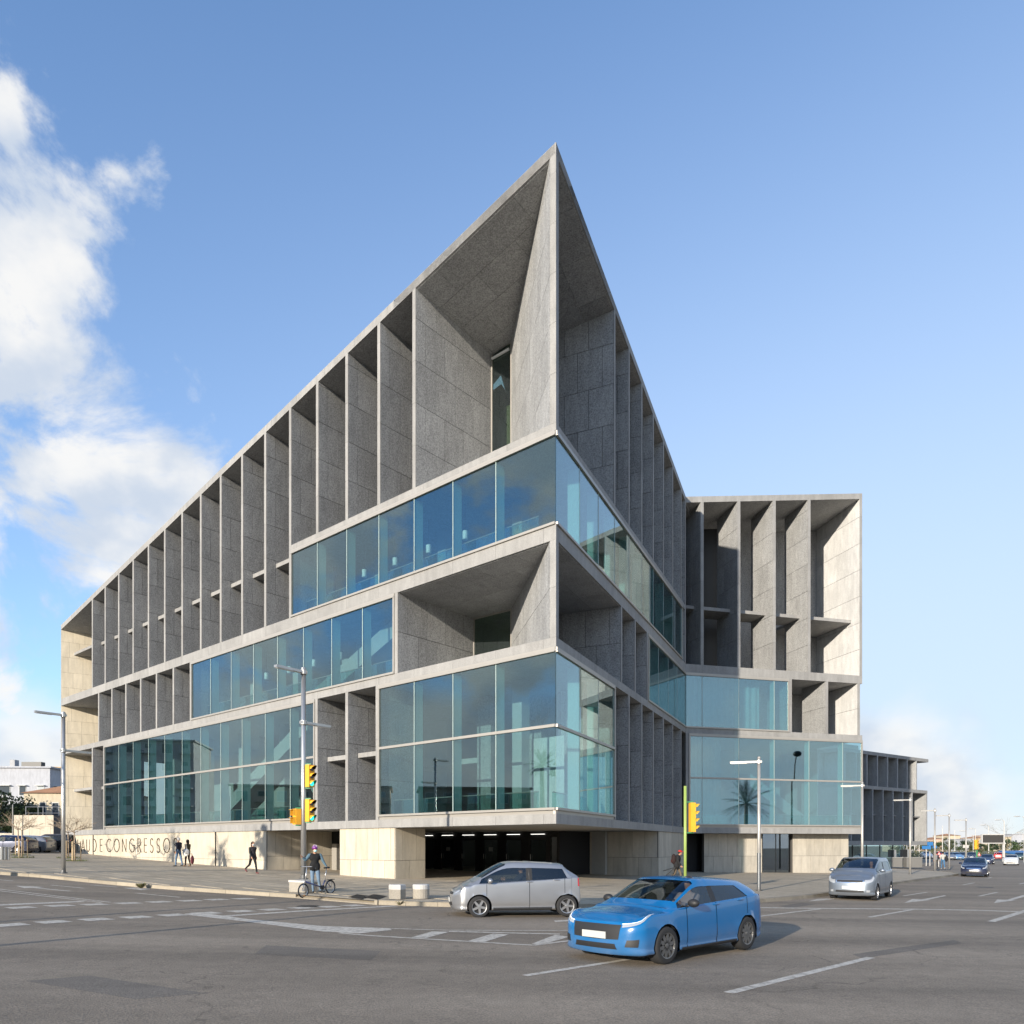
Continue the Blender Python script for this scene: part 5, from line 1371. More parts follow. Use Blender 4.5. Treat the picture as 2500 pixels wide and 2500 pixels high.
far = [(2469, 2112, white_p, 'white car facing us in the far right lane', -.72), (2410, 2109.5, navy, 'navy car facing us just behind the dark blue hatchback', -.72),
       (2333, 2099.5, lblue_p, 'light blue car crossing the far roundabout', -.2), (2349, 2099.5, dgrey_p, 'small dark car right of the light blue car on the far roundabout', -.4),
       (2372, 2098.5, black_p, 'black car queuing behind the fourth lamp post on the roundabout', -.6), (2316, 2099.5, grey_p, 'grey car left of the light blue car on the far roundabout', -.3),
       (2437, 2098, red_p, 'red car waiting behind the message sign', 2.4), (2489, 2099.5, green_p, 'dark green car at the right edge of the picture', -.9),
       (2470, 2093.5, dgrey_p, 'dark car seen just above the white car', -.7), (2262, 2096, white_p, 'pale car parked far behind the rear wing', -.3),
       (2294, 2096, red_p, 'red car far behind the two walkers by the lamp post', -.3)]
for (x, y, pm_, lab, hd) in far:
    q = dict(family); q['paint'] = pm_; q['_wheel'] = family['_wheel']
    g0 = gp(x, y); ang = math.atan2(-1, hd) if hd < 0 else math.atan2(1, .6)
    car('distant_car', lab, q, g0, ang, group='cars on the far roundabout', key='family')
# cars parked at the far left
for (x, y, pm_, lab, hd, nm) in ((62, 2082.5, grey_p, 'grey hatchback parked across the plaza at the far left', math.pi + .1, 'parked_car'), (14, 2084, navy, 'dark blue car parked at the left edge of the picture', math.pi + .1, 'parked_car')):
    q = dict(family); q['paint'] = pm_; q['_wheel'] = family['_wheel']
    car(nm, lab, q, gp(x, y), hd, group='cars parked behind the plaza', key='family')
q = dict(mpv); q['paint'] = black_p
pv = gp(124, 2082.5); car('parked_van', 'black van parked beside the beige end wall', q, pv, math.pi + .1)
# ================================================================== street furniture
STEEL = plain('brushed_steel', (0.50, 0.49, 0.47), 0.35, 0.75, var=.08)
DARK_STEEL = plain('dark_steel', (0.12, 0.12, 0.12), 0.5, 0.3)
STEEL_LT = plain('painted_steel', (0.40, 0.385, 0.36), 0.4, 0.35, var=.08)
YELLOW = plain('signal_yellow', (0.78, 0.40, 0.03), 0.45, var=.06)
SIG_GREEN_PAINT = plain('signal_bracket_green', (0.05, 0.24, 0.10), 0.5)
POLE_GREEN = plain('pole_green', (0.30, 0.40, 0.10), 0.45)
GREEN_ON = plain('signal_green_lit', (0.02, 0.45, 0.33), 0.2, emit=((0.03, 0.85, 0.6), 0.8))
LENS_OFF = plain('signal_lens_off', (0.03, 0.02, 0.015), 0.15)
CONCRETE = stone('concrete', (0.33, 0.30, 0.25), grain=24, speck=.18, blotch=.12, piece=.05, bump=.25)
WHITE_PAINT = plain('white_paint', (0.52, 0.505, 0.475), 0.6, var=.06)
LUM = plain('luminaire_glass', (0.7, 0.7, 0.68), 0.25)

def lamp_post(label, base, ztop, arms, r_=.075, dark_foot=False, group='street lamps with flat arms', mat=STEEL_LT):
    t = thing('street_lamp', label, 'street lamp', base, group=group)
    x, y, z0 = base
    m = MB(); m.tube([(x, y, z0), (x, y, z0 + (ztop - z0) * .4), (x, y, ztop)], [r_ * 1.08, r_, r_ * .88], 14); m.build('pole', mat, t, smooth=True)
    m = MB(); m.lathe([(r_ * 1.9, 0), (r_ * 1.9, .03), (r_ * 1.2, .04), (r_ * 1.1, .16)], (x, y, z0), n=14); m.build('base_plate', DARK_STEEL, t)
    m = MB(); m.lathe([(r_ * .9, -.02), (r_ * 1.0, .0), (r_ * .9, .05), (.001, .08)], (x, y, ztop), n=12); m.build('cap', mat, t)
    for (za, d, ln) in arms:
        d = Vector((d[0], d[1], 0)).normalized(); n = Vector((-d.y, d.x, 0)); rot = math.atan2(d.y, d.x)
        c = Vector((x, y, za)) + d * (ln / 2 - .12)
        m = MB(); m.box(c, (ln, .16, .085), rot); a = m.build('arm', mat, t)
        m = MB(); m.box(Vector((x, y, za)) + d * (ln * .62) - Vector((0, 0, .052)), (ln * .5, .12, .02), rot); m.build('luminaire', LUM, a)
        m = MB(); m.lathe([(r_ * 1.15, -.09), (r_ * 1.3, -.07), (r_ * 1.3, .07), (r_ * 1.15, .09)], (x, y, za), n=14); m.build('collar', STEEL, t)
    if dark_foot:
        m = MB(); m.lathe([(r_ * 1.12, .02), (r_ * 1.12, 1.6)], (x, y, z0), n=14); m.build('sleeve', plain('pole_sleeve', (.16, .17, .18), .4, .5), t)
    return t
TOWARD, AWAY = (-.6, -.8), (.6, .8)
def lamp_px(label, x, yb, yt, arms_y, mat=STEEL_LT, r_=.075, dark_foot=False, base=None, al=1.3):
    b = base if base is not None else gp(x, yb, PH)
    zt = EYE - (yt - HOR) * b.y / FPX
    arms = [(EYE - (ya - HOR) * b.y / FPX, d, al) for ya, d in arms_y]
    return lamp_post(label, b, zt, arms, r_, dark_foot, mat=mat)
lamp_px('tall two armed steel lamp post on the kerb in front of the wall lettering', 155, 2132, 1741, [(1746, TOWARD), (1832, AWAY)], STEEL, .085)
pole_base = gp(741, 2174, PH); pole_base.z += .40
lamp_px('tall two armed steel post carrying the yellow signals beside the cyclist', 741, 0, 1634, [(1641, TOWARD), (1764, AWAY)], STEEL, .09, base=pole_base)
lamp_px('single armed lamp post in front of the reflected palm', 1853, 2174, 1851, [(1860, (-.95, .3))], STEEL_LT, .07, True)
lb = Vector(((2105 - 1250) * 44 / FPX, 44, 0)); lb.z = G(lb.x) + PH
lamp_px('single armed lamp post rising behind the silver minivan', 2105, 0, 1912, [(1918, (-.95, .3))], base=lb)
lamp_px('single armed lamp post in front of the rear wing', 2222, 2134, 1949, [(1953, (-.95, .25))])
lamp_px('single armed lamp post left of the two far walkers', 2282.5, 2126.5, 1975.5, [(1979, (-.95, .25))])
lamp_px('single armed lamp post right of the two far walkers', 2317.5, 2121.5, 1988, [(1991, (-.95, .25))])
lb = Vector(((2358.5 - 1250) * 84 / FPX, 84, 0)); lb.z = G(lb.x) + PH
lamp_px('single armed lamp post rising behind the dark blue hatchback', 2358.5, 0, 1999, [(2002, (-.95, .25))], base=lb)
# the plinth of the signal post
pb = gp(744, 2177, PH)
t = thing('concrete_plinth', 'squat white topped concrete plinth at the foot of the signal post', 'plinth', pb)
d = Vector(TOWARD).to_3d() if False else Vector((.80, -.60, 0)); ang = math.atan2(d.y, d.x)
m = MB(); m.box(pb + Vector((-.05, 0, .17)), (.86, .55, .34), ang); m.build('block', CONCRETE, t)
m = MB(); m.box(pb + Vector((-.05, 0, .37)), (.90, .59, .07), ang); m.build('top', WHITE_PAINT, t)

def visor(m, c, d, up, r_, ln, n=10, cut=200):
    """open hood over a lens"""
    s = d.cross(up).normalized()
    a0, a1 = R(90 - cut / 2), R(90 + cut / 2)
    ring = [(s * math.cos(a0 + (a1 - a0) * k / n) + up * math.sin(a0 + (a1 - a0) * k / n)) for k in range(n + 1)]
    for k in range(n):
        p0, p1 = c + ring[k] * r_, c + ring[k + 1] * r_
        l0 = ln * (1 if True else 1)
        q0, q1 = p0 + d * (l0 * (.35 + .65 * max(0, ring[k].dot(up)))), p1 + d * (l0 * (.35 + .65 * max(0, ring[k + 1].dot(up))))
        m.mat(YELLOW); m.poly([p0, p1, q1, q0]); m.mat(LENS_OFF); i0, i1 = ring[k] * -.008, ring[k + 1] * -.008; m.poly([p0 + i0, q0 + i0, q1 + i1, p1 + i1])
def signal(label, c, face, n, lit=None, box=(.24, .20), pitch=.265, pole=None, parent=None, name='traffic_signal', square=False):
    """c = middle of the housing"""
    d = Vector((face[0], face[1], 0)).normalized(); s = Vector((-d.y, d.x, 0)); up = Vector((0, 0, 1)); ang = math.atan2(d.y, d.x)
    h = n * pitch
    t = thing(name, label, 'traffic light', (c.x, c.y, c.z - h / 2), group='yellow traffic signals')
    m = MB(); m.box(c, (box[1], box[0] + .02, h), ang); hs = m.build('housing', YELLOW, t)
    for k in range(n):
        z = c + up * (h / 2 - pitch * (k + .5)); f = z + d * (box[1] / 2 + .003)
        m = MB(); m.tube([f, f + d * .012], .095, 16); m.build('lens', GREEN_ON if lit == k else LENS_OFF, t)
        m = MB()
        if square:
            m.box(f + d * .07 + up * .11, (.15, .24, .012), ang); m.box(f + d * .05 + s * .115, (.10, .012, .2), ang); m.box(f + d * .05 - s * .115, (.10, .012, .2), ang)
        else: visor(m, f, d, up, .108, .20)
        m.build('visor', YELLOW, t, fix=False)
    if pole is not None:
        m = MB()
        for zz in (h / 2 + .03, -h / 2 - .03):
            a = Vector((pole.x, pole.y, c.z + zz)); b = c + up * zz; m.box((a + b) / 2, ((b - a).length + .1, .05, .04), math.atan2((b - a).y, (b - a).x))
        m.build('bracket', SIG_GREEN_PAINT, t)
    return t
pz = lambda y, Y: EYE - (y - HOR) * Y / FPX
py_ = pole_base.y
def near_pole(dx, y): return Vector((pole_base.x + dx * py_ / FPX, pole_base.y - .05, pz(y, py_)))
signal('upper yellow three lens signal with green lit on the post beside the cyclist', near_pole(16, 1895), (.88, -.48), 3, 2, pole=pole_base)
signal('lower yellow three lens signal with green lit on the post beside the cyclist', near_pole(16, 1979), (.88, -.48), 3, 2, pole=pole_base)
signal('yellow two lens pedestrian signal on the left side of the post beside the cyclist', near_pole(-15, 1994), (-.75, -.66), 2, None, box=(.26, .2), pitch=.28, pole=pole_base, square=True)
gpB = Vector(((1673 - 1250) * 29 / FPX, 29, 0)); gpB.z = G(gpB.x) + PH
t = thing('signal_pole', 'slim lime green signal pole behind the blue hatchback', 'pole', gpB)
m = MB(); m.tube([gpB, (gpB.x, gpB.y, pz(1919, 29))], .058, 14); m.build('pole', POLE_GREEN, t, smooth=True)
m = MB(); m.lathe([(.12, 0), (.12, .03), (.07, .05)], gpB, n=14); m.build('base_plate', POLE_GREEN, t)
signal('yellow four lens signal seen from the side on the lime green pole', Vector((gpB.x + 17 * 29 / FPX, 29, pz(1995.5, 29))), (.98, .12), 4, None, pole=gpB, pitch=.285)
# bollards
for (x, y, n, lab) in ((970, 2194, 6, 'six sided concrete bollard with white top nearest the cyclist'), (1028, 2193, 20, 'round concrete bollard with white top nearest the silver hatchback')):
    b = gp(x, y, PH); t = thing('bollard', lab, 'bollard', b, group='white topped concrete bollards')
    m = MB(); m.lathe([(.001, 0), (.27, 0), (.27, .30)], b, n=n); m.build('body', CONCRETE, t)
    m = MB(); m.lathe([(.275, .30), (.275, .43), (.255, .455), (.001, .465)], b, n=n); m.build('white_top', WHITE_PAINT, t)

# ================================================================== people
def capsule(m, a, b, ra, rb_):
    a, b = Vector(a), Vector(b); d = (b - a); L_ = d.length; d.normalize()
    m.tube([a - d * ra * .7, a - d * ra * .35, a, a.lerp(b, .5), b, b + d * rb_ * .35, b + d * rb_ * .7], [ra * .45, ra * .85, ra, (ra + rb_) / 2 * 1.02, rb_, rb_ * .85, rb_ * .45], 10)
def remeshed(m, vox):
    o = bpy.data.objects.new('tmp', m.mesh('tmp', SKIN)); COL.objects.link(o)
    md = o.modifiers.new('r', 'REMESH'); md.mode = 'VOXEL'; md.voxel_size = vox
    dg = bpy.context.evaluated_depsgraph_get(); me = bpy.data.meshes.new_from_object(o.evaluated_get(dg))
    bpy.data.objects.remove(o)
    return me
BASE = dict(pelvis=(0, 0, .96), waist=(0, 0, 1.10), chest=(0, 0, 1.30), neck=(0, 0, 1.47), head=(.015, 0, 1.635),
            shL=(0, .185, 1.415), elL=(-.02, .235, 1.13), wrL=(.06, .245, .89), shR=(0, -.185, 1.415), elR=(-.02, -.235, 1.13), wrR=(.06, -.245, .89),
            hpL=(0, .09, .93), knL=(.03, .10, .50), anL=(0, .10, .09), hpR=(0, -.09, .93), knR=(.03, -.10, .50), anR=(0, -.10, .09))
HAIR_MATS = {}
def cloth(name, col): return plain('cloth_' + name, col, .9, var=.12)
def person(label, loc, rotz, h=1.72, pose=None, top=(.05, .05, .07), legs=(.04, .05, .09), shoes=(.02, .02, .02), hair=(.03, .02, .015), bulk=1.0, sleeves=None, coat=0.0, hair_len=.10, vox=.019, seated=False, group=None, fingers=True, mask=None, look=0.0):
    """figure facing +x in its own frame"""
    J = {k: Vector(v) for k, v in BASE.items()}
    for k, v in (pose or {}).items(): J[k] = Vector(v)
    sc = h / 1.755
    m = MB(); segs = []
    def seg(a, b, ra, rb_, mat): capsule(m, a, b, ra, rb_); segs.append((Vector(a), Vector(b), (ra + rb_) / 2, mat))
    T_, L2, S_2, K_ = 0, 1, 2, 3                                # top, legs, shoes, skin
    SL = 4                                                      # sleeves
    bk = bulk
    for s in 'LR':
        seg(J['hp' + s], J['kn' + s], .088, .062, L2); seg(J['kn' + s], J['an' + s] + Vector((0, 0, .03)), .060, .042, L2)
        an = J['an' + s]; fwd = Vector((math.cos(R(8 if s == 'L' else -8)), math.sin(R(8 if s == 'L' else -8)), 0))
        if (J['kn' + s] - an).x > .18: fwd = Vector((.75, 0, -.65))
        seg(an + Vector((-.03, 0, -.035)), an + fwd * .145 + Vector((0, 0, -.055)), .046, .036, S_2)
        seg(J['sh' + s], J['el' + s], .062 * bk, .048 * bk, SL); seg(J['el' + s], J['wr' + s], .046 * bk, .034 * bk, SL)
        w = J['wr' + s]; hd = (w - J['el' + s]).normalized(); seg(w, w + hd * .075, .030, .034, K_)
    seg(J['pelvis'] + Vector((0, .055, 0)), J['pelvis'] - Vector((0, .055, 0)), .118, .118, L2)
    seg(J['waist'] + Vector((0, .05, 0)), J['waist'] - Vector((0, .05, 0)), .112 * bk, .112 * bk, T_)
    seg(J['chest'] + Vector((0, .085, .0)), J['chest'] - Vector((0, .085, 0)), .122 * bk, .122 * bk, T_)
    seg(J['pelvis'] + Vector((0, 0, .05)), J['chest'], .118 * bk, .125 * bk, T_)
    seg(J['shL'] - Vector((0, .06, .01)), J['shR'] + Vector((0, .06, -.01)), .068 * bk, .068 * bk, T_)
    if coat:                                                    # skirt of a coat
        seg(J['pelvis'] + Vector((0, .07, -coat)), J['pelvis'] + Vector((0, .05, .1)), .115 * bk, .12 * bk, T_); seg(J['pelvis'] + Vector((0, -.07, -coat)), J['pelvis'] + Vector((0, -.05, .1)), .115 * bk, .12 * bk, T_)
    hd = J['head']; seg(J['neck'] - Vector((0, 0, .04)), hd - Vector((0, 0, .06)), .052, .050, K_)
    fx = Vector((math.cos(look), math.sin(look), 0)); sx = Vector((-fx.y, fx.x, 0))
    Mh = Matrix((fx, sx, Vector((0, 0, 1)))).transposed()
    m.ellipsoid(hd, (.095, .078, .118), 14, 10, Mh); segs.append((hd, hd, .09, K_))
    m.ellipsoid(hd + fx * .035 - Vector((0, 0, .06)), (.062, .055, .062), 10, 8, Mh)       # jaw
    m.ellipsoid(hd + fx * .098 - Vector((0, 0, .012)), (.022, .014, .028), 8, 6, Mh)       # nose
    for s in (1, -1): m.ellipsoid(hd + sx * .078 * s - Vector((0, 0, .01)), (.022, .012, .032), 8, 6, Mh)   # ears
    me = remeshed(m, vox)
    mats = [cloth('top', top), cloth('legs', legs), cloth('shoes', shoes), SKIN, cloth('sleeve', sleeves or top)]
    me.materials.clear()
    for q in mats: me.materials.append(q)
    bm = bmesh.new(); bm.from_mesh(me); bmesh.ops.smooth_vert(bm, verts=bm.verts, factor=.5, use_axis_x=True, use_axis_y=True, use_axis_z=True)
    def dist(p, a, b, r_):
        ab = b - a; t_ = 0 if ab.length_squared < 1e-9 else max(0, min(1, (p - a).dot(ab) / ab.length_squared)); return (p - (a + ab * t_)).length - r_
    for f in bm.faces:
        c = f.calc_center_median(); best = min(segs, key=lambda s_: dist(c, s_[0], s_[1], s_[2])); f.material_index = best[3]; f.smooth = True
    if fingers:
        fm = MB()
        for s in 'LR':
            w = J['wr' + s]; hdv = (w - J['el' + s]).normalized(); side = hdv.cross(Vector((0, 1 if s == 'L' else -1, 0)));
            side = side.normalized() if side.length > 1e-3 else Vector((1, 0, 0)); inn_ = hdv.cross(side).normalized()
            for k, ln in enumerate((.062, .075, .07, .055)):
                b0 = w + hdv * .09 + side * (.027 - .018 * k); fm.tube([b0, b0 + hdv * ln * .55, b0 + hdv * ln * .9 + inn_ * .018], [.0095, .009, .007], 6)
            b0 = w + hdv * .03 + side * .028; fm.tube([b0, b0 + side * .03 + hdv * .03, b0 + side * .035 + hdv * .062], [.011, .010, .008], 6)
        n0 = len(bm.verts); vs = [bm.verts.new(v) for v in fm.v]
        for f in fm.f:
            try: q = bm.faces.new([vs[i] for i in f]); q.material_index = K_; q.smooth = True
            except ValueError: pass
    bm.to_mesh(me); bm.free(); me.name = 'body'
    t = thing('person', label, 'person', loc, rotz, group); t.scale = (sc,) * 3
    link(bpy.data.objects.new('body', me), t)
    if hair is not None:
        hm = MB(); hm.ellipsoid(hd + Vector((0, 0, .022)) - fx * .018, (.102, .092, .112), 16, 10, Mh)
        # keep the face free: drop what is in front and low
        keep = [f for f in hm.f if (sum((Vector(hm.v[i]) for i in f), Vector()) / len(f) - hd).dot(fx) < .045 or (sum(hm.v[i][2] for i in f) / len(f) - hd.z) > .075]
        keep = [f for f in keep if (sum(hm.v[i][2] for i in f) / len(f) - hd.z) > -hair_len]
        hm.f = keep; hm.m = [0] * len(keep)
        if hair_len > .15:
            capsule(hm, hd - fx * .055 - Vector((0, 0, .02)), hd - fx * .06 - Vector((0, 0, hair_len + .05)), .082, .05)
        hm.build('hair', cloth('hair', hair), t, smooth=True, world=False)
    em = MB()
    for s in (1, -1): em.ellipsoid(hd + fx * .086 + sx * .032 * s + Vector((0, 0, .012)), (.010, .013, .009), 8, 6, Mh)
    em.build('eyes', BLACK, t, world=False)
    mo = MB(); mo.ellipsoid(hd + fx * .092 - Vector((0, 0, .062)), (.010, .022, .006), 8, 6, Mh); mo.build('mouth', cloth('lips', (.35, .12, .09)), t, world=False)
    if mask:
        mk = MB(); mk.ellipsoid(hd + fx * .045 - Vector((0, 0, .052)), (.068, .066, .058), 12, 8, Mh); mk.build('face_mask', cloth('mask', mask), t, smooth=True, world=False)
    return t
def own(root, name, m, mat, smooth=False): return m.build(name, mat, root, smooth=smooth, world=False)
WALK = dict(hpL=(0, .09, .93), knL=(.20, .09, .53), anL=(.26, .09, .09), knR=(-.10, -.09, .50), anR=(-.40, -.09, .17), elL=(-.12, .235, 1.15), wrL=(-.05, .25, .92), elR=(.06, -.235, 1.14), wrR=(.20, -.24, .94))
ALONG = math.atan2(FL.d.y, FL.d.x)                              # walking away along the wall
pm1 = gp(436, 2115.5, PH); pm2 = gp(458, 2115.3, PH)
man = person('man in dark navy jumper and jeans walking away past the wall lettering', pm1, ALONG + .35, 1.74, dict(WALK, knL=(.1, .09, .5), anL=(.13, .09, .09), anR=(-.2, -.09, .12)), (.012, .014, .03), (.10, .17, .27), (.02, .02, .02), (.55, .53, .50), 1.12)
wo_ = person('woman in olive coat with a white tote bag walking beside the man in navy', pm2, ALONG + .35, 1.64, dict(WALK, knL=(.08, .08, .5), anL=(.1, .08, .09), knR=(-.03, -.08, .5), anR=(-.14, -.08, .11), wrL=(.12, .22, 1.08)), (.055, .048, .028), (.03, .012, .014), (.25, .15, .08), (.025, .014, .01), 1.08, coat=.16, hair_len=.16)
tb = gp(451.5, 2094, PH); t = thing('tote_bag', 'white cotton tote bag with a dark printed letter hanging from the woman in olive', 'bag', pm2)
tc_ = pm2 + Vector((math.cos(ALONG + .35 + 2.0), math.sin(ALONG + .35 + 2.0), 0)) * .27; tc_.z = pm2.z + .85
m = MB(); m.ellipsoid(tc_, (.20, .09, .24), 14, 10, Matrix.Rotation(ALONG + .9, 3, 'Z')); m.build('bag', cloth('tote', (.72, .71, .68)), t, smooth=True)
m = MB(); q = tc_ + Vector((0, 0, .2)); m.tube([q + Vector((-.06, 0, 0)), q + Vector((-.02, .03, .36)), q + Vector((.06, 0, 0))], .016, 6); m.build('strap', cloth('tote_strap', (.7, .69, .66)), t)
m = MB(); vd = (Vector((0, 0, tc_.z)) - tc_).normalized(); sd_ = Vector((-vd.y, vd.x, 0)); o_ = tc_ + vd * .165
m.tube([o_ + sd_ * .05 + Vector((0, 0, .09)), o_ + sd_ * .05 - Vector((0, 0, .03)), o_ - Vector((0, 0, .08)) , o_ - sd_ * .05 - Vector((0, 0, .03)), o_ - sd_ * .05 + Vector((0, 0, .09))], .014, 6); m.build('printed_letter', BLACK, t)
hb = pm2 + Vector((.33, -.10, 0)); t = thing('shopping_bag', 'dark red patterned shopping bag held low by the woman in olive', 'bag', (hb.x, hb.y, pm2.z + .12))
m = MB(); m.ellipsoid((hb.x, hb.y, pm2.z + .40), (.10, .15, .27), 12, 8); m.build('bag', cloth('plaid', (.12, .03, .04)), t, smooth=True)
m = MB(); m.tube([(hb.x, hb.y - .05, pm2.z + .62), (hb.x - .04, hb.y, pm2.z + .80), (hb.x, hb.y + .05, pm2.z + .62)], .012, 6); m.build('handle', cloth('handle', (.05, .02, .02)), t)
pw_ = gp(617, 2133, PH)
person('woman with dark ponytail and pale mask striding right along the beige wall', pw_, math.atan2(-FL.d.y, -FL.d.x) + .12, 1.66, dict(WALK, anL=(.24, .08, .09), knL=(.16, .08, .5), knR=(-.16, -.08, .50), anR=(-.50, -.08, .26)), (.035, .032, .038), (.006, .006, .007), (.16, .05, .05), (.012, .009, .008), 1.06, coat=.06, hair_len=.20, mask=(.45, .56, .58), sleeves=(.03, .032, .03))
# the man with the red cap, stooping past the shaded wall
Yr = 37.0; pr = Vector(((1652 - 1250) * Yr / FPX, Yr, 0)); pr.z = G(pr.x) + PH
rc_ = person('man in dark jacket and red cap stooping behind the blue hatchback', pr, -.2, 1.70, dict(WALK, neck=(.10, 0, 1.45), head=(.17, 0, 1.58), chest=(.05, 0, 1.28), shL=(.05, .19, 1.40), shR=(.05, -.19, 1.40)), (.012, .012, .014), (.13, .10, .07), (.02, .02, .02), (.03, .02, .02), 1.38, coat=.10)
m = MB(); m.ellipsoid((.165, 0, 1.635), (.108, .095, .085), 14, 8); m.box((.275, 0, 1.62), (.12, .15, .018)); own(rc_, 'cap', m, cloth('red_cap', (.50, .02, .02)))
bp_ = Vector((pr.x - .15, pr.y - .04, pr.z + 1.20)); t = thing('backpack', 'dark maroon backpack on the man with the red cap', 'backpack', (bp_.x, bp_.y, pr.z + .95))
m = MB(); m.ellipsoid(bp_, (.13, .17, .27), 12, 8); m.build('bag', cloth('backpack', (.022, .010, .010)), t, smooth=True)
m = MB(); m.ellipsoid(bp_ + Vector((-.09, 0, -.08)), (.06, .12, .12), 10, 6); m.build('pocket', cloth('backpack_pocket', (.04, .010, .010)), t, smooth=True)
t = thing('folded_stand', 'folded black stand carried low by the man with the red cap', 'stand', (pr.x - .45, pr.y - .2, pr.z + .25))
h0 = Vector((pr.x - .12, pr.y - .25, pr.z + .80))
for e_ in ((-.62, 0, -.18), (-.45, .05, -.40), (-.32, -.05, -.5)):
    m = MB(); m.tube([h0, h0 + Vector(e_)], .022, 6); m.build('leg', PLASTIC, t)
# two walkers far down the pavement
pa = gp(2302, 2122, PH); pb2 = gp(2285.5, 2121.5, PH)
person('walker in white shirt and blue jeans between the two far lamp posts', pa, R(70), 1.74, WALK, (.42, .42, .39), (.06, .16, .30), (.5, .45, .4), (.02, .015, .012), 1.08, vox=.026)
t = thing('dark_jacket', 'dark jacket slung on the arm of the walker in the white shirt', 'jacket', (pa.x + .3, pa.y, pa.z + .75)); m = MB(); m.ellipsoid((pa.x + .32, pa.y - .05, pa.z + 1.08), (.17, .14, .34), 10, 8); m.build('jacket', cloth('jacket', (.015, .015, .018)), t, smooth=True)
person('walker in grey partly behind the lamp post down the pavement', pb2, R(70), 1.70, WALK, (.20, .20, .21), (.10, .09, .08), (.05, .05, .05), (.05, .04, .03), 1.1, vox=.026)
# drivers
SIT = dict(pelvis=(0, 0, .28), waist=(-.03, 0, .42), chest=(-.06, 0, .62), neck=(-.07, 0, .80), head=(-.05, 0, .965), shL=(-.06, .185, .745), shR=(-.06, -.185, .745), elL=(.13, .24, .55), elR=(.13, -.24, .55), wrL=(.40, .15, .62), wrR=(.40, -.15, .62),
           hpL=(0, .09, .26), hpR=(0, -.09, .26), knL=(.42, .12, .36), knR=(.42, -.12, .36), anL=(.72, .12, .05), anR=(.72, -.12, .05))
def driver(label, pos, hd, p, sc, top):
    d = Vector((math.cos(hd), math.sin(hd), 0)); n = Vector((-d.y, d.x, 0))
    q = pos + (d * (p['xb'] + .22) + n * (.36 * p['W'] / 1.7)) * sc; q.z = pos.z + (.36 + (p['H'] - 1.45) * .5) * sc
    person(label, q, hd, 1.68, SIT, top, (.03, .03, .05), (.02, .02, .02), (.03, .02, .015), .98, vox=.024)
driver('driver at the wheel of the silver hatchback', SILVER_POS, SILVER_HD, hatch, .955, (.05, .05, .06))
driver('driver in a pale shirt at the wheel of the blue hatchback', BLUE_POS, BLUE_HD, sport, .955, (.50, .38, .40))
driver('driver at the wheel of the silver minivan', VAN_POS, VAN_HD, mpv, 1.0, (.10, .08, .07))

# ---- cyclist and folding bicycle
fw = gp(741, 2192.5, .015); rwp = gp(807, 2182.5, .09)
dirb = (fw - rwp); dirb.z = 0; dirb.normalize()
hdg = math.atan2(dirb.y, dirb.x)
bike = thing('folding_bicycle', 'blue folding bicycle held by the cyclist at the kerb', 'bicycle', rwp, hdg)
bike.rotation_euler = (0, math.atan2(rwp.z - fw.z, (fw - rwp).length), hdg)
wb = (fw - rwp).length; wr2 = .245
BIKE_BLUE = plain('bike_blue', (.05, .06, .16), .3, .3, coat=.6); BIKE_SILVER = plain('bike_silver', (.6, .6, .6), .3, .8)
for x in (0, wb):
    m = MB(); ring = [(x + (wr2 - .02) * math.cos(2 * math.pi * k / 28), 0, wr2 + (wr2 - .02) * math.sin(2 * math.pi * k / 28)) for k in range(29)]
    m.tube(ring, .021, 8); w = m.build('wheel', RUBBER, bike, smooth=True, world=False)
    m = MB(); m.tube([(x + (wr2 - .05) * math.cos(2 * math.pi * k / 28), 0, wr2 + (wr2 - .05) * math.sin(2 * math.pi * k / 28)) for k in range(29)], .010, 6); m.build('rim', BIKE_SILVER, w, world=False)
    m = MB()
    for k in range(14):
        a = 2 * math.pi * k / 14; m.tube([(x, .02 * (-1) ** k, wr2), (x + (wr2 - .05) * math.cos(a), 0, wr2 + (wr2 - .05) * math.sin(a))], .0022, 4)
    m.tube([(x, -.04, wr2), (x, .04, wr2)], .016, 8); m.build('spokes', BIKE_SILVER, w, world=False)
bb = Vector((.40, 0, .27)); hdt = Vector((wb - .10, 0, .60)); stt = Vector((.26, 0, .50))
def bt(name, pts, r_, mat): m = MB(); m.tube(pts, r_, 8); return m.build(name, mat, bike, smooth=True, world=False)
bt('main_tube', [hdt - Vector((0, 0, .06)), Vector((.62, 0, .34)), bb], .026, BIKE_BLUE); bt('seat_tube', [bb, stt], .021, BIKE_BLUE)
bt('chain_stay', [bb, (0, .03, wr2)], .012, BIKE_BLUE); bt('seat_stay', [stt, (0, .03, wr2)], .011, BIKE_BLUE)
bt('fork', [hdt - Vector((0, 0, .07)), (wb - .03, .0, .48), (wb, .04, wr2)], .014, BIKE_SILVER); bt('fork', [(wb - .03, 0, .48), (wb, -.04, wr2)], .014, BIKE_SILVER)
bt('stem', [hdt - Vector((0, 0, .10)), hdt + Vector((-.10, 0, .42))], .017, BIKE_SILVER)
bt('seat_post', [stt, (.16, 0, .90)], .014, BIKE_SILVER)
m = MB(); m.tube([hdt + Vector((-.10, -.27, .43)), hdt + Vector((-.08, -.1, .43)), hdt + Vector((-.08, .1, .43)), hdt + Vector((-.10, .27, .43))], .012, 8); hbm = m.build('handlebar', BIKE_SILVER, bike, world=False)
for s in (1, -1):
    m = MB(); m.tube([hdt + Vector((-.10, .17 * s, .43)), hdt + Vector((-.10, .28 * s, .43))], .017, 8); m.build('grip', PLASTIC, hbm, world=False)
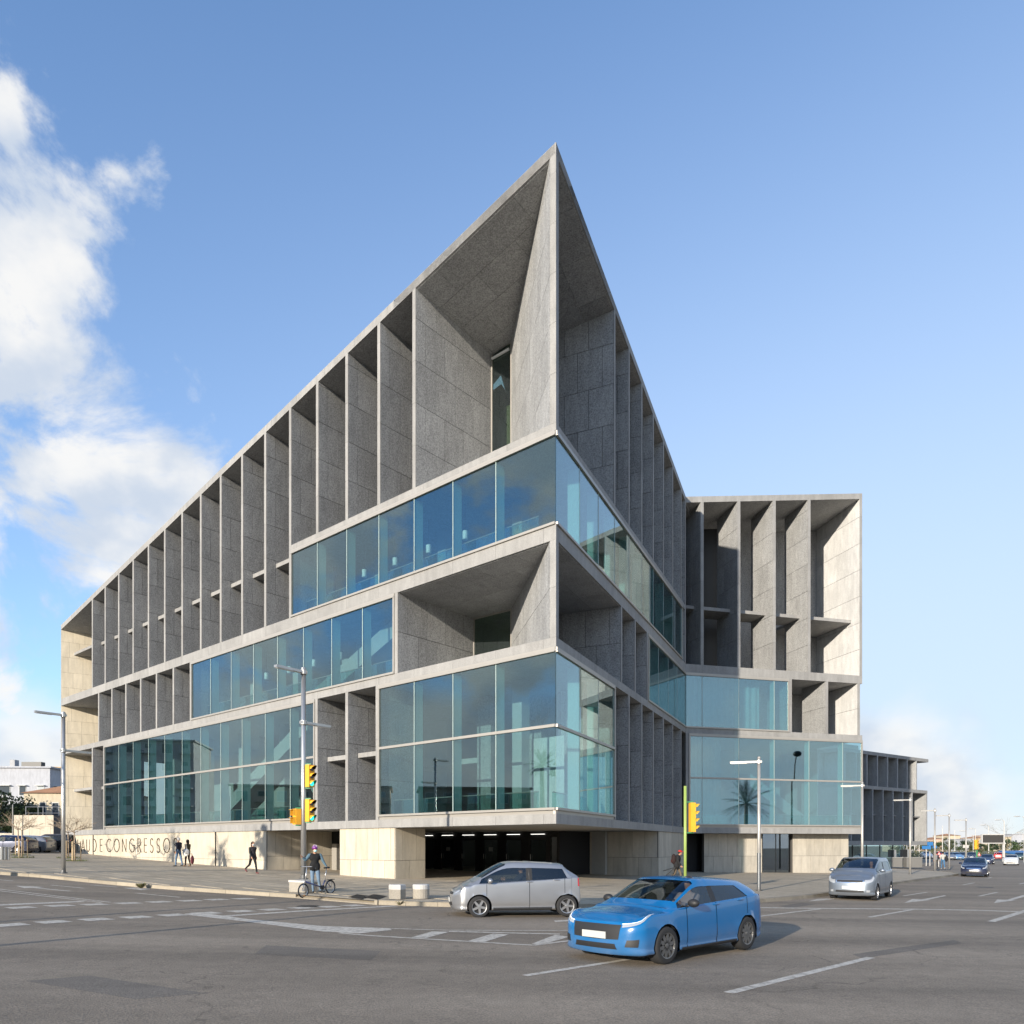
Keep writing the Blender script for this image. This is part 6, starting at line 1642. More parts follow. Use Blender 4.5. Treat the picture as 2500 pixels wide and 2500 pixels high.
m = MB(); m.ellipsoid((.10, 0, .925), (.09, .075, .035), 12, 6); m.ellipsoid((.22, 0, .925), (.10, .032, .028), 10, 6); m.build('saddle', PLASTIC, bike, smooth=True, world=False)
m = MB(); m.box((.0, 0, .50), (.34, .12, .02)); m.tube([(-.05, .05, .5), (0, .05, wr2)], .006, 5); m.tube([(-.05, -.05, .5), (0, -.05, wr2)], .006, 5); m.build('rack', PLASTIC, bike, world=False)
m = MB(); m.tube([bb + Vector((0, -.05, 0)), bb + Vector((0, .05, 0))], .075, 16); m.tube([bb + Vector((0, .06, 0)), bb + Vector((.10, .07, -.12))], .009, 6); m.box(bb + Vector((.10, .12, -.13)), (.09, .10, .025)); m.build('crank', PLASTIC, bike, world=False)
m = MB(); m.box((wb - .05, .0, wr2 - .17), (.015, .05, .05)); m.build('reflector', AMBER, bike, world=False)
cpos = rwp + dirb * (.52 * wb) + Vector((dirb.y, -dirb.x, 0)) * (-.16)
cpos = Vector(((769 - 1250) * (rwp.y - .10) / FPX, rwp.y - .12, 0)); cpos.z = G(cpos.x) + .10
facing = math.atan2(-.93, .36)
cyc = person('cyclist in purple helmet, black vest and mask holding the signal post', cpos, facing, 1.66,
    dict(shL=(0, .185, 1.41), elL=(.02, .30, 1.16), wrL=(.04, .40, 1.00), shR=(0, -.185, 1.41), elR=(.06, -.34, 1.22), wrR=(.12, -.43, 1.31), knL=(.10, .12, .52), anL=(.02, .20, .12), knR=(.05, -.09, .5), anR=(.0, -.06, .09), head=(.04, 0, 1.615)),
    (.008, .008, .009), (.15, .22, .30), (.02, .02, .02), (.025, .015, .01), 1.12, sleeves=(.10, .17, .22), coat=.03, mask=(.42, .68, .70), look=.25)
m = MB(); hc = Vector((.04, 0, 1.665)); m.ellipsoid(hc, (.135, .108, .105), 18, 10)
keep = [f for f in m.f if sum(m.v[i][2] for i in f) / len(f) > hc.z - .045]; m.f = keep; m.m = [0] * len(keep)
own(cyc, 'helmet', m, plain('helmet_purple', (.17, .010, .21), .18, coat=1.0), True)
m = MB()
for y in (-.05, 0, .05): m.tube([hc + Vector((.12 * math.cos(R(a)), y, .118 * math.sin(R(a)) * (1 - abs(y) * 2.2))) for a in range(20, 161, 20)], .010, 5)
own(cyc, 'helmet_stripe', m, plain('helmet_stripe', (.62, .5, .64), .3))
# ================================================================== trees and plants
BARK = stone('bark', (0.20, 0.155, 0.105), grain=30, speck=.3, blotch=.2, piece=.1, bump=.5)
BARK_LT = stone('bark_pale', (0.36, 0.28, 0.20), grain=30, speck=.25, blotch=.2, piece=.1, bump=.4)
WOOD = stone('stake_wood', (0.44, 0.33, 0.20), grain=20, speck=.2, blotch=.2, piece=.1, bump=.3)
def leaf_mat(name, col, var=.35):
    m, nt, b = new_mat(name); L_ = nt.links.new
    t = nd(nt, 'ShaderNodeTexCoord'); n = nd(nt, 'ShaderNodeTexNoise'); n.inputs['Scale'].default_value = 1.1; n.inputs['Detail'].default_value = 6; L_(t.outputs['Object'], n.inputs['Vector'])
    r_ = nd(nt, 'ShaderNodeMapRange'); r_.inputs[1].default_value = .3; r_.inputs[2].default_value = .7; r_.inputs[3].default_value = 1 - var; r_.inputs[4].default_value = 1 + var; L_(n.outputs[0], r_.inputs[0])
    mx = nd(nt, 'ShaderNodeMixRGB', blend_type='MULTIPLY'); mx.inputs[0].default_value = 1; mx.inputs[1].default_value = (*col, 1); L_(r_.outputs[0], mx.inputs[2]); L_(mx.outputs[0], b.inputs['Base Color'])
    b.inputs['Roughness'].default_value = .6; b.inputs['Specular IOR Level'].default_value = .25
    return m
LEAF_PINE = leaf_mat('pine_needles', (.028, .045, .018)); LEAF_OLIVE = leaf_mat('olive_leaves', (.085, .095, .040)); LEAF_GREEN = leaf_mat('green_leaves', (.055, .085, .028)); LEAF_PALM = leaf_mat('palm_leaves', (.05, .075, .025)); GRASS = leaf_mat('grass', (.10, .12, .04))
def leaves(m, c, r3, n, size, rng):
    """n small tilted leaf faces scattered through a lumpy ellipsoid"""
    c = Vector(c)
    for _ in range(n):
        d = Vector((rng.gauss(0, 1), rng.gauss(0, 1), rng.gauss(0, 1))).normalized() * (rng.random() ** .45)
        p = c + Vector((d.x * r3[0], d.y * r3[1], d.z * r3[2]))
        a = Vector((rng.gauss(0, 1), rng.gauss(0, 1), rng.gauss(0, 1))).normalized(); b = a.orthogonal().normalized(); s = size * rng.uniform(.6, 1.3)
        m.poly([p - a * s, p + b * s * .45, p + a * s, p - b * s * .45])
def leafy_tree(label, base, h, crown_r, mat, seed, group, name='tree', clumps=14, per=70, size=.16, flat=.7, trunk_h=.45, cat='tree'):
    rng = random.Random(seed); base = Vector(base)
    t = thing(name, label, cat, base, group=group)
    m = MB(); m.tube([base, base + Vector((rng.uniform(-.1, .1), 0, h * trunk_h * .6)), base + Vector((rng.uniform(-.2, .2), rng.uniform(-.2, .2), h * trunk_h))], [h * .035, h * .028, h * .02], 8)
    top = base + Vector((0, 0, h * trunk_h)); cs = []
    for k in range(clumps):
        a = rng.uniform(0, 6.28); rr = crown_r * math.sqrt(rng.random()) * .8; zz = rng.uniform(.15, .95)
        c = base + Vector((math.cos(a) * rr, math.sin(a) * rr, h * (trunk_h + (1 - trunk_h) * zz) - crown_r * .15)); cs.append(c)
        if k < 7: m.tube([top, top.lerp(c, .5) + Vector((0, 0, .1)), c], [h * .014, h * .009, h * .004], 5)
    m.build('trunk', BARK, t)
    lm = MB()
    for c in cs: s = crown_r * rng.uniform(.28, .48); leaves(lm, c, (s, s, s * flat), per, size, rng)
    lm.build('crown', mat, t, fix=False)
    return t
def bare_tree(label, base, h, seed, stakes=True, group='staked bare saplings', name='sapling', spread=1.0, mat=BARK_LT):
    rng = random.Random(seed); base = Vector(base)
    t = thing(name, label, 'tree', base, group=group)
    m = MB(); fork = base + Vector((rng.uniform(-.08, .08), rng.uniform(-.05, .05), h * .55))
    m.tube([base, base.lerp(fork, .5) + Vector((rng.uniform(-.05, .05), 0, 0)), fork], [.045, .038, .032], 8); m.build('trunk', mat, t, smooth=True)
    bm_ = MB()
    def grow(p, d, ln, r_, lev):
        q = p + d * ln * .5 + Vector((rng.uniform(-.04, .04), rng.uniform(-.04, .04), .01)) * ln; e_ = p + d * ln + Vector((0, 0, ln * .10))
        bm_.tube([p, q, e_], [r_, r_ * .8, r_ * .55], 5, cap=False)
        if lev:
            for k in range(3 if lev > 1 else 2):
                nd_ = (d + Vector((rng.gauss(0, .55), rng.gauss(0, .55), rng.gauss(.05, .28)))).normalized(); grow(p.lerp(e_, rng.uniform(.45, 1)), nd_, ln * rng.uniform(.5, .75), r_ * .6, lev - 1)
    for k in range(6):
        a = 2 * math.pi * k / 6 + rng.uniform(-.3, .3); grow(fork, Vector((math.cos(a), math.sin(a), rng.uniform(.35, .75))).normalized(), h * .27 * spread * rng.uniform(.8, 1.2), .022, 3)
    bm_.build('crown', mat, t, fix=False)
    if stakes:
        for (a, b) in ((.32, .1), (-.3, .18), (.05, -.33)):
            m = MB(); m.tube([base + Vector((a, b, -.05)), base + Vector((a * .92, b * .92, h * .38))], .035, 7); m.build('stake', WOOD, t)
        m = MB(); z = h * .34; q = [base + Vector((a, b, z)) for a, b in ((.31, .1), (-.29, .17), (.05, -.32), (.31, .1))]; m.tube(q, .022, 5); m.build('tie_rail', WOOD, t)
    return t
for k, (x, y, h, lab) in enumerate(((44, 2088, 3.3, 'bare staked sapling farthest to the left on the plaza'), (53, 2094, 3.3, 'bare staked sapling nearer us of the left plaza pair'),
                                 (167, 2095, 3.2, 'bare staked sapling just right of the left lamp post, farther of the pair'), (183, 2102, 3.3, 'bare staked sapling in front of the first letters, nearer of the pair'))):
    b = gp(x, y, PH); bare_tree(lab, b, h, 11 + k)
    rng = random.Random(40 + k); m = MB()
    for _ in range(260):
        a = rng.uniform(0, 6.28); rr = .75 * math.sqrt(rng.random()); p = b + Vector((math.cos(a) * rr, math.sin(a) * rr, 0)); d = Vector((rng.gauss(0, .04), rng.gauss(0, .04), rng.uniform(.05, .16))); s = Vector((rng.gauss(0, 1), rng.gauss(0, 1), 0)).normalized() * .012
        m.poly([p - s, p + s, p + d])
    o = m.build('grass_patch', GRASS, fix=False); tag(o, ('grass tufts round the farthest left sapling', 'grass tufts round the nearer left sapling', 'grass tufts round the sapling behind the lamp post', 'grass tufts round the sapling before the letters')[k], 'grass', kind='stuff')
def weed(label, b, r_, n, seed):
    rng = random.Random(seed); m = MB()
    for _ in range(n):
        a = rng.uniform(0, 6.28); d = Vector((math.cos(a), math.sin(a), rng.uniform(.4, 1.4))).normalized() * r_ * rng.uniform(.5, 1); s = Vector((-math.sin(a), math.cos(a), 0)) * r_ * .10; p = b + Vector((math.cos(a), math.sin(a), 0)) * r_ * .1
        m.poly([p - s, p + s, p + d * .6 + s * .8, p + d]); m.poly([p + d * .55, p + d * .8 + s, p + d * 1.05, p + d * .8 - s])
    o = m.build('weed', leaf_mat('weed_leaves', (.16, .15, .07)), fix=False); tag(o, label, 'weed', 'weeds in the kerb')
weed('dry weed growing from the kerb left of the cyclist', gp(344, 2168, .01), .26, 90, 3); weed('small weed growing from the kerb under the bollards', gp(975, 2209, .02), .2, 30, 5)

def palm(label, base, h, fr, seed, group='palms out of the picture', n=34, drop=.6):
    rng = random.Random(seed); base = Vector(base); t = thing('palm_tree', label, 'tree', base, group=group)
    top = base + Vector((rng.uniform(-.2, .2), rng.uniform(-.2, .2), h))
    m = MB(); pts = [base.lerp(top, k / 9) for k in range(10)]; m.tube(pts, [.30 - .012 * k + (.02 if k % 2 else 0) for k in range(10)], 10); m.build('trunk', BARK, t)
    lm = MB()
    for k in range(n):
        a = 2.4 * k + rng.uniform(-.2, .2); el = rng.uniform(-.5, 1.25); d = Vector((math.cos(a) * math.cos(el), math.sin(a) * math.cos(el), math.sin(el))); p = top.copy(); prev = p; side = Vector((-math.sin(a), math.cos(a), 0))
        N = 9
        for j in range(N):
            d2 = (d + Vector((0, 0, -drop * (j / N) ** 1.5))).normalized(); q = prev + d2 * fr / N
            lm.tube([prev, q], [.03 * (1 - j / N) + .005] * 2, 4, cap=False)
            if j > 0:
                for s in (1, -1):
                    for f in (.2, .7):
                        o = prev.lerp(q, f); ll = fr * .22 * math.sin(math.pi * (j + .6) / (N + .5)); e_ = o + side * s * ll * .75 + d2 * ll * .55 - Vector((0, 0, ll * .25)); w = d2 * .035
                        lm.poly([o - w, o + w, e_])
            prev = q
    lm.build('crown', LEAF_PALM, t, fix=False)
palm('palm mirrored in the glass of the sunlit front', (42.0, 31.3, G(42.6)), 7.4, 3.3, 5)
# the round headed lamp mirrored beside it
lp = Vector((37.1, 41.9, G(37.1))); t = thing('globe_lamp', 'slender dark lamp post with round head mirrored in the sunlit front', 'street lamp', lp)
m = MB(); m.tube([lp, lp + Vector((0, 0, 8.5)), lp + Vector((.15, 0, 10.6)), lp + Vector((.35, 0, 11.5))], [.10, .07, .055, .05], 10); m.build('pole', DARK_FRAME, t)
m = MB(); m.ellipsoid(lp + Vector((.5, 0, 11.7)), (.42, .42, .3), 14, 8); m.build('lamp_head', DARK_FRAME, t, smooth=True)
# palms and pines across the left-hand street, whose shadows reach the beige wall
hs = Vector((to_sun.x, to_sun.y, 0)).normalized(); tanE = math.tan(SUN_EL)
def caster(target, zc): k = (zc - target.z) / tanE; b = target + hs * k; return Vector((b.x, b.y, G(b.x)))
for (s, z, h, lab, sd_) in ((33.6, 1.0, 8.6, 'tall palm across the street throwing its shadow under the letters', 3), (27.2, 1.1, 8.6, 'tall palm across the street throwing its shadow beside the downpipe', 4)):
    b = caster(FL(s, .1, z), h + 1.0); palm(lab, b, h, 1.9, sd_, n=26)
for (x, y, lab, sd_) in ((690, 2098, 'round headed tree across the street shading the entrance recess', 8),):
    tgt = P(x, y, 45.6); b = caster(tgt, 7.5); leafy_tree(lab, b, 8.4, 1.15, LEAF_PINE, sd_, 'trees across the street', clumps=16, per=110, size=.12, trunk_h=.80, flat=.6)
# lamp posts out of the picture that draw the long shadows over the road
for (x, y, k, H_, lab) in ((0, 2308, 13, 9.0, 'lamp post left of the picture drawing the nearer long shadow over the road'), (0, 2250, 15, 9.0, 'lamp post left of the picture drawing the farther long shadow over the road')):
    b = gp(x, y) + hs * k; b.z = G(b.x)
    lamp_post(lab, b, b.z + H_, [(b.z + H_ - .15, (.6, .8), 1.3), (b.z + H_ * .75, (-.6, -.8), 1.3)], .085, group='street lamps across the road')

# ================================================================== what stands behind
ROOF_TILE = stone('roof_tiles', (0.40, 0.205, 0.105), grain=6, speck=.2, blotch=.2, piece=.1, bump=.3)
def wallmat(n, c): return stone('wall_' + n, c, grain=8, speck=.05, blotch=.07, piece=.03, bump=.08, stain=.05)
W_WHITE, W_CREAM, W_OCHRE, W_PINK, W_GREY, W_BROWN = wallmat('white', (.42, .43, .46)), wallmat('cream', (.52, .45, .33)), wallmat('ochre', (.48, .35, .21)), wallmat('pink', (.55, .40, .31)), wallmat('grey', (.40, .40, .40)), wallmat('brown', (.26, .20, .16))
WIN = plain('window_dark', (.05, .065, .08), .12); SHUT = plain('shutter', (.30, .34, .36), .5); AWN = plain('awning_slab', (.55, .55, .53), .6)
def building(name, label, o, d, w, depth, h, wall_m, rows, cols, win=(1.0, 1.3), z0=2.0, dz=3.0, roof='flat', group=None, sill=True, balcony=False, hood=False, skip=0.0, seed=0, sides=True):
    """box building whose front starts at o and runs along d; the depth lies to the left of d"""
    rng = random.Random(seed); o = Vector(o); d = Vector((d[0], d[1], 0)).normalized(); n = Vector((-d.y, d.x, 0)); up = Vector((0, 0, 1))
    t = thing(name, label, 'building', o, group=group)
    m = MB(); q = [o, o + d * w, o + d * w + n * depth, o + n * depth]; m.hexa(q, [p + up * h for p in q]); m.build('wall', wall_m, t)
    m = MB(); e_ = .35
    q = [o - d * e_ - n * e_, o + d * (w + e_) - n * e_, o + d * (w + e_) + n * (depth + e_), o - d * e_ + n * (depth + e_)]
    if roof == 'flat': m.hexa([p + up * (h - .003 + .01) for p in q], [p + up * (h + .28) for p in q]); m.build('roof', wall_m, t)
    elif roof == 'hip':
        b = [p + up * h for p in q]; i = min(w, depth) * .5; a1 = o + d * i + n * depth / 2 + up * (h + i * .36); a2 = o + d * (w - i) + n * depth / 2 + up * (h + i * .36)
        m.add(b + [a1, a2], [(0, 1, 5, 4), (1, 2, 5), (2, 3, 4, 5), (3, 0, 4), (3, 2, 1, 0)]); m.build('roof', ROOF_TILE, t)
    def front(org, dv, wd, nc):
        nv = Vector((dv.y, -dv.x, 0)); ang = math.atan2(dv.y, dv.x)
        for r_ in range(rows):
            for c in range(nc):
                if rng.random() < skip: continue
                ww = win[0] * (1.7 if hood and c % 3 == 1 else 1)
                p = org + dv * (wd * (c + .5) / nc) + up * (z0 + r_ * dz)
                if p.z - org.z + win[1] / 2 > h - .2: continue
                m = MB(); m.box(p + nv * .03, (ww + .16, .06, win[1] + .16), ang); f = m.build('window', AWN, t)
                m = MB(); m.box(p + nv * .065, (ww, .02, win[1]), ang); m.build('pane', WIN if rng.random() < .75 else SHUT, f)
                if hood: m = MB(); m.box(p + nv * .3 + up * (win[1] / 2 + .22), (ww + .5, .6, .12), ang); m.build('hood', AWN, f)
                if balcony and c % 2 == 0: m = MB(); m.box(p + nv * .55 - up * (win[1] / 2 + .1), (ww + 1.2, 1.1, .14), ang); m.box(p + nv * 1.07 - up * (win[1] / 2 - .35), (ww + 1.2, .06, .8), ang); m.build('balcony', wall_m, f)
    front(o, d, w, cols)
    if sides: front(o + d * w, n, depth, max(1, int(cols * depth / w)))
    return t
# far left
o = P(-190, 2081, 132); o.z = G(-80)
building('white_apartment_block', 'white apartment block with hooded windows behind the trees at the far left', o, (1, .04), 22.2, 14, 14.2, W_WHITE, 4, 7, (1.1, 1.5), 3.4, 3.35, hood=True, seed=1)
b0 = P(10, 2000, 132)
for k, (x, w, h) in enumerate(((17, .9, 1.6), (64, 3.6, 1.2))):
    p = P(x, 1880, 134); t = bpy.data.objects['white_apartment_block']
    m = MB(); m.box((p.x, p.y + 2, o.z + 14.2 + h / 2 + .2), (w, 1.2, h)); m.build('roof_vent', DARK_FRAME if k else W_GREY, t)
o2 = P(58, 2072, 108); o2.z = G(-70)
building('tiled_house', 'cream house with terracotta tiled roof left of the beige end wall', o2, (1, .10), 14, 9, 8.0, W_CREAM, 2, 8, (.8, 1.9), 2.4, 3.2, roof='hip', seed=2)
o3 = P(96, 2064, 190); o3.z = G(-110)
building('ochre_apartment_block', 'ochre apartment block with projecting roof far behind the tiled house', o3, (1, .0), 14, 12, 20.2, W_OCHRE, 6, 4, (1.2, 1.6), 2.6, 3.1, balcony=True, seed=3)
o4 = P(112, 2064, 160); o4.z = G(-90)
building('blue_grey_block', 'blue grey block between the white apartments and the beige end wall', o4, (1, 0), 9, 9, 13.6, wallmat('blue_grey', (.28, .36, .48)), 4, 3, (1.2, 1.3), 2.4, 3.1, seed=4)
def stone_block(label, x0, x1, y0, Y, depth, zb):
    a, b = P(x0, y0, Y), P(x1, y0, Y); t = thing('plaza_wall', label, 'wall', (a.x, Y, zb)); h = a.z - zb
    m = MB(); m.hexa([(a.x, Y, zb), (b.x, Y, zb), (b.x, Y + depth, zb), (a.x, Y + depth, zb)], [(a.x, Y, a.z), (b.x, Y, a.z), (b.x, Y + depth, a.z), (a.x, Y + depth, a.z)]); w = m.build('core', JOINT, t)
    L_ = b.x - a.x; rows = max(1, round(h / 1.35)); rc = grid_rects(0, L_, 0, h, 1.3, h / rows, .5)
    pieces('wall_stone', w, (a.x, Y, zb), (1, 0, 0), (0, 0, 1), (0, -1, 0), [(0, 0), (L_, 0), (L_, h), (0, h)], rc, BEIGE, gap=.02, th=.03)
    return t
stone_block('tall beige stone block on the plaza behind the parked cars', 34, 131, 1990, 92, 6, G(-55) - .1)
stone_block('low beige stone wall at the left edge behind the parked cars', -60, 33, 2034, 93, 1, G(-60) - .1)
rt = thing('roof_railing', 'thin metal railing standing on the tall beige stone block', 'railing', P(62, 1990, 93))
for x in (63, 93, 105): p = P(x, 1990, 93); m = MB(); m.tube([p, (p.x, p.y, p.z + 1.1)], .04, 6); m.build('post', STEEL, rt)
for y in (1970, 1985): a, b = P(63, y, 93), P(146, y, 93); m = MB(); m.tube([a, b], .03, 6); m.build('rail', STEEL, rt)
p = P(31, 2034, 91); t = thing('thin_mast', 'thin pale mast left of the tall beige stone block', 'mast', (p.x, p.y, G(p.x)))
m = MB(); m.tube([(p.x, p.y, G(p.x)), (p.x, p.y, P(31, 1964, 91).z)], .06, 8); m.build('mast', STEEL_LT, t)
for k, (x, Y, h, cr_, lab) in enumerate(((-12, 104, 8.6, 4.4, 'dark pine at the left edge in front of the white apartments'), (34, 106, 7.4, 3.6, 'dark pine left of the tiled house'), (68, 107, 6.4, 2.4, 'small dark pine touching the tiled house'))):
    p = P(x, 2064, Y); leafy_tree(lab, (p.x, p.y, G(p.x)), h, cr_, LEAF_PINE, 60 + k, 'dark pines at the far left', name='pine_tree', clumps=20, per=150, size=.22, trunk_h=.35)
# low paired bollards by the parked cars
for k, x in enumerate((4, 12, 21)):
    p = gp(x, 2081.5, PH); t = thing('steel_bollard', ('steel bollard at the left edge of the plaza', 'middle steel bollard at the left edge of the plaza', 'steel bollard nearest the left saplings')[k], 'bollard', p, group='steel bollards on the plaza')
    m = MB(); m.tube([p, p + Vector((0, 0, .75))], .11, 10); m.build('post', STEEL, t); m = MB(); m.lathe([(.12, .72), (.12, .78), (.001, .80)], p, n=10); m.build('cap', STEEL_LT, t)

# apartment blocks across the left-hand street, seen as reflections in the long glass bands
for k, (x, y, w, h, mt, lab) in enumerate(((-96, -14, 22, 7, W_CREAM, 'cream apartment block across the street mirrored in the corner glass'), (-92, 14, 18, 10, W_BROWN, 'brown apartment block across the street mirrored in the long glass'), (-92, 38, 24, 10, W_PINK, 'pink apartment block across the street mirrored in the long glass'), (-108, 72, 16, 19, W_GREY, 'grey apartment tower across the street mirrored at the left end'))):
    building('street_apartment_block', lab, (x, y, G(x) - .2), (0, 1), w, 12, h, mt, int(h / 3.1), int(w / 3), (1.4, 1.6), 2.2, 3.1, balcony=True, group='apartments across the left street', seed=20 + k, sides=False)

# far right: roundabout, signs, low town on the rise
def gb(x): return -0.95
rng = random.Random(99)
labs = ['cream', 'white', 'ochre', 'pink']
places = [('leftmost, just right of the rear wing', 2196, 2216), ('left of the third lamp post', 2222, 2250), ('right of the third lamp post', 2252, 2278), ('behind the walkers', 2284, 2312), ('behind the fourth lamp post', 2318, 2346), ('left of the yellow far signal', 2352, 2376), ('behind the message sign', 2388, 2412), ('under the message sign', 2416, 2440), ('right of the message sign', 2446, 2470), ('at the right edge', 2472, 2506)]
for k, (pl_, x0, x1) in enumerate(places):
    Y = 330 + (k * 37) % 90; a, b = P(x0, 2064, Y), P(x1, 2064, Y); h = (2.6 + rng.random() * 2.6 + 2.2) * Y / 330; mt = (W_CREAM, W_WHITE, W_OCHRE, W_PINK)[k % 4]
    hip = k in (3, 4, 6)
    building('town_house', '%s house of the far town %s' % (labs[k % 4], pl_), (a.x, Y, -.9), (1, .05), b.x - a.x, 14, h, mt, max(1, int(h / 3)), max(2, int((b.x - a.x) / 3)), (1.1, 1.4), 1.9, 3.0, roof='hip' if hip else 'flat', group='houses of the far town', seed=50 + k, sides=False)
cols = ['olive', 'green', 'dark']
for k in range(22):
    x = 2192 + k * 14.6 + rng.uniform(-3, 3); Y = 190 + (k * 53) % 90; p = P(x, 2064, Y); mt = (LEAF_OLIVE, LEAF_GREEN, LEAF_PINE)[k % 3]; h = rng.uniform(3.4, 5.6)
    leafy_tree('%s tree beyond the roundabout, %s of the far row from the rear wing' % (cols[k % 3], ORD[k]), (p.x, Y, -.9), h, h * rng.uniform(.40, .55), mt, 200 + k, 'trees beyond the roundabout', name='roadside_tree', clumps=10, per=60, size=.24, trunk_h=.25)
p = P(2459, 2064, 170); bare_tree('large bare tree rising above the message sign', (p.x, p.y, -.9), 8.2, 77, False, 'bare trees', 'bare_tree', 1.5, BARK)
# hedge bank below the trees: a far mass nobody could count
m = MB(); rngh = random.Random(5)
for k in range(140):
    x = 2190 + k * 2.3; Y = 165 + rngh.uniform(-6, 6); p = P(x, 2064, Y); leaves(m, (p.x, Y, -.2), (1.2, 1.0, .8 + rngh.random() * .6), 26, .22, rngh)
tag(m.build('hedge_bank', LEAF_OLIVE, fix=False), 'low olive hedge along the far side of the roundabout', 'hedge', kind='stuff')
# message sign
Y = 128; c = P(2423, 2048, Y); gz = -.95
t = thing('message_sign', 'dark blank message board on a white post by the far lanes', 'sign', (P(2451, 2064, Y).x, Y, gz))
w = 51 * Y / FPX; h = 19 * Y / FPX
m = MB(); m.box(c, (w, .25, h)); m.build('panel', plain('led_panel', (.045, .042, .038), .6), t)
m = MB(); fr = .14
for (dx_, dz_, a, b) in ((0, h / 2 + fr / 2, w + 2 * fr, fr), (0, -h / 2 - fr / 2, w + 2 * fr, fr), (w / 2 + fr / 2, 0, fr, h), (-w / 2 - fr / 2, 0, fr, h)): m.box(c + Vector((dx_, -.02, dz_)), (a, .34, b))
m.build('frame', WHITE_PAINT, t)
px_ = P(2451, 2064, Y).x; m = MB(); m.box((px_, Y + .1, (gz + c.z - h / 2 + .4) / 2), (.30, .30, c.z - h / 2 + .4 - gz)); m.build('post', WHITE_PAINT, t)
m = MB(); m.box((P(2440, 2064, Y).x + .2, Y + .15, c.z - h / 2 - .1), (1.9, .2, .2)); m.build('bracket', WHITE_PAINT, t)
# small far signs
def sign(label, x, y, Y, w, h, mat, cat='sign', shape='rect', name='road_sign', post=STEEL):
    c = P(x, y, Y); t = thing(name, label, cat, (c.x, Y, G(c.x)))
    m = MB(); m.tube([(c.x, Y + .08, G(c.x)), (c.x, Y + .08, c.z + h / 2)], .06, 8); m.build('post', post, t)
    m = MB()
    if shape == 'rect': m.box(c, (w, .06, h))
    else: m.prism([c + Vector((-w / 2, 0, -h / 2)), c + Vector((w / 2, 0, -h / 2)), c + Vector((0, 0, h / 2))], (0, .05, 0))
    b = m.build('plate', mat, t)
    if shape == 'tri': m = MB(); k = .62; m.prism([c + Vector((-w / 2 * k, -.012, -h / 2 + h * .13)), c + Vector((w / 2 * k, -.012, -h / 2 + h * .13)), c + Vector((0, -.012, h / 2 * k - .02))], (0, .01, 0)); m.build('symbol_field', WHITE_PAINT, t)
    return t
S_BLUE = plain('sign_blue', (.03, .16, .40), .5); S_RED = plain('sign_red', (.55, .03, .02), .4); S_WHITE = WHITE_PAINT
sign('blue direction sign beside the shaded rear wing, lower of two', 2262, 2069, 95, 1.15, .42, S_BLUE); sign('blue direction sign beside the shaded rear wing, upper of two', 2271, 2060, 96, .75, .46, S_BLUE)
sign('round edged blue sign left of the walkers', 2282, 2068, 100, .55, .34, S_BLUE)
sign('white plate sign across the fourth lamp post', 2358, 2066.5, 110, .85, .42, S_WHITE); sign('red edged warning triangle left of the white shirted walker', 2292.5, 2083, 92, .55, .5, S_RED, shape='tri'); sign('red edged warning triangle left of the message sign', 2390.5, 2085, 112, .62, .56, S_RED, shape='tri')
fp = P(2385, 2064, 100); fp.z = G(fp.x); t = thing('signal_pole', 'far green signal pole under a yellow signal left of the message sign', 'pole', fp); m = MB(); m.tube([fp, (fp.x, fp.y, P(2385, 2050, 100).z)], .09, 10); m.build('pole', SIG_GREEN_PAINT, t); m = MB(); m.lathe([(.16, 0), (.16, .05), (.09, .08)], fp, n=10); m.build('base_plate', SIG_GREEN_PAINT, t)
signal('far yellow signal left of the message sign', P(2384, 2062, 99.8), (.6, -.8), 3, None, box=(.45, .3), pitch=.42, pole=fp)
# far street lamps with slim heads
for k, (x, y, Y) in enumerate(((2372, 2023, 230), (2401, 2014, 170), (2436, 2001.5, 140), (2483, 1993, 120), (2489, 2033.5, 260), (2350, 2028.5, 260))):
    c = P(x, y, Y); b = Vector((c.x + 1.2, Y, -.9)); t = thing('far_street_lamp', ('slim far street lamp above the black queuing car', 'slim far street lamp left of the message sign', 'slim far street lamp above the message sign', 'slim far street lamp near the right edge, tallest of the far ones', 'slim far street lamp at the right edge, smallest', 'slim far street lamp left of the fourth lamp post')[k], 'street lamp', b, group='slim far street lamps')
    m = MB(); m.tube([b, (b.x, Y, c.z - .3), (b.x - .3, Y, c.z)], [.11, .08, .06], 8); m.build('pole', WHITE_PAINT, t); m = MB(); m.ellipsoid(c, (.75 * Y / 150, .25, .10 * Y / 150), 12, 6); m.build('lamp_head', WHITE_PAINT, t, smooth=True)
# flagpole-like masts by the roundabout
for k, x in enumerate((2198, 2207, 2214, 2233, 2244, 2301, 2331, 2376)):
    Y = 150 + 6 * k; b = P(x, 2064, Y); b.z = -.9; t = thing('slim_mast', 'slim pale mast beyond the pavement, %s from the rear wing' % ORD[k], 'mast', b, group='slim masts by the roundabout')
    m = MB(); m.tube([b, b + Vector((0, 0, 4.6 + (k * 7 % 4)))], [.10, .07], 8); m.build('pole', WHITE_PAINT, t); m = MB(); m.lathe([(.16, 0), (.16, .05), (.1, .1)], b, n=8); m.build('base_plate', WHITE_PAINT, t)
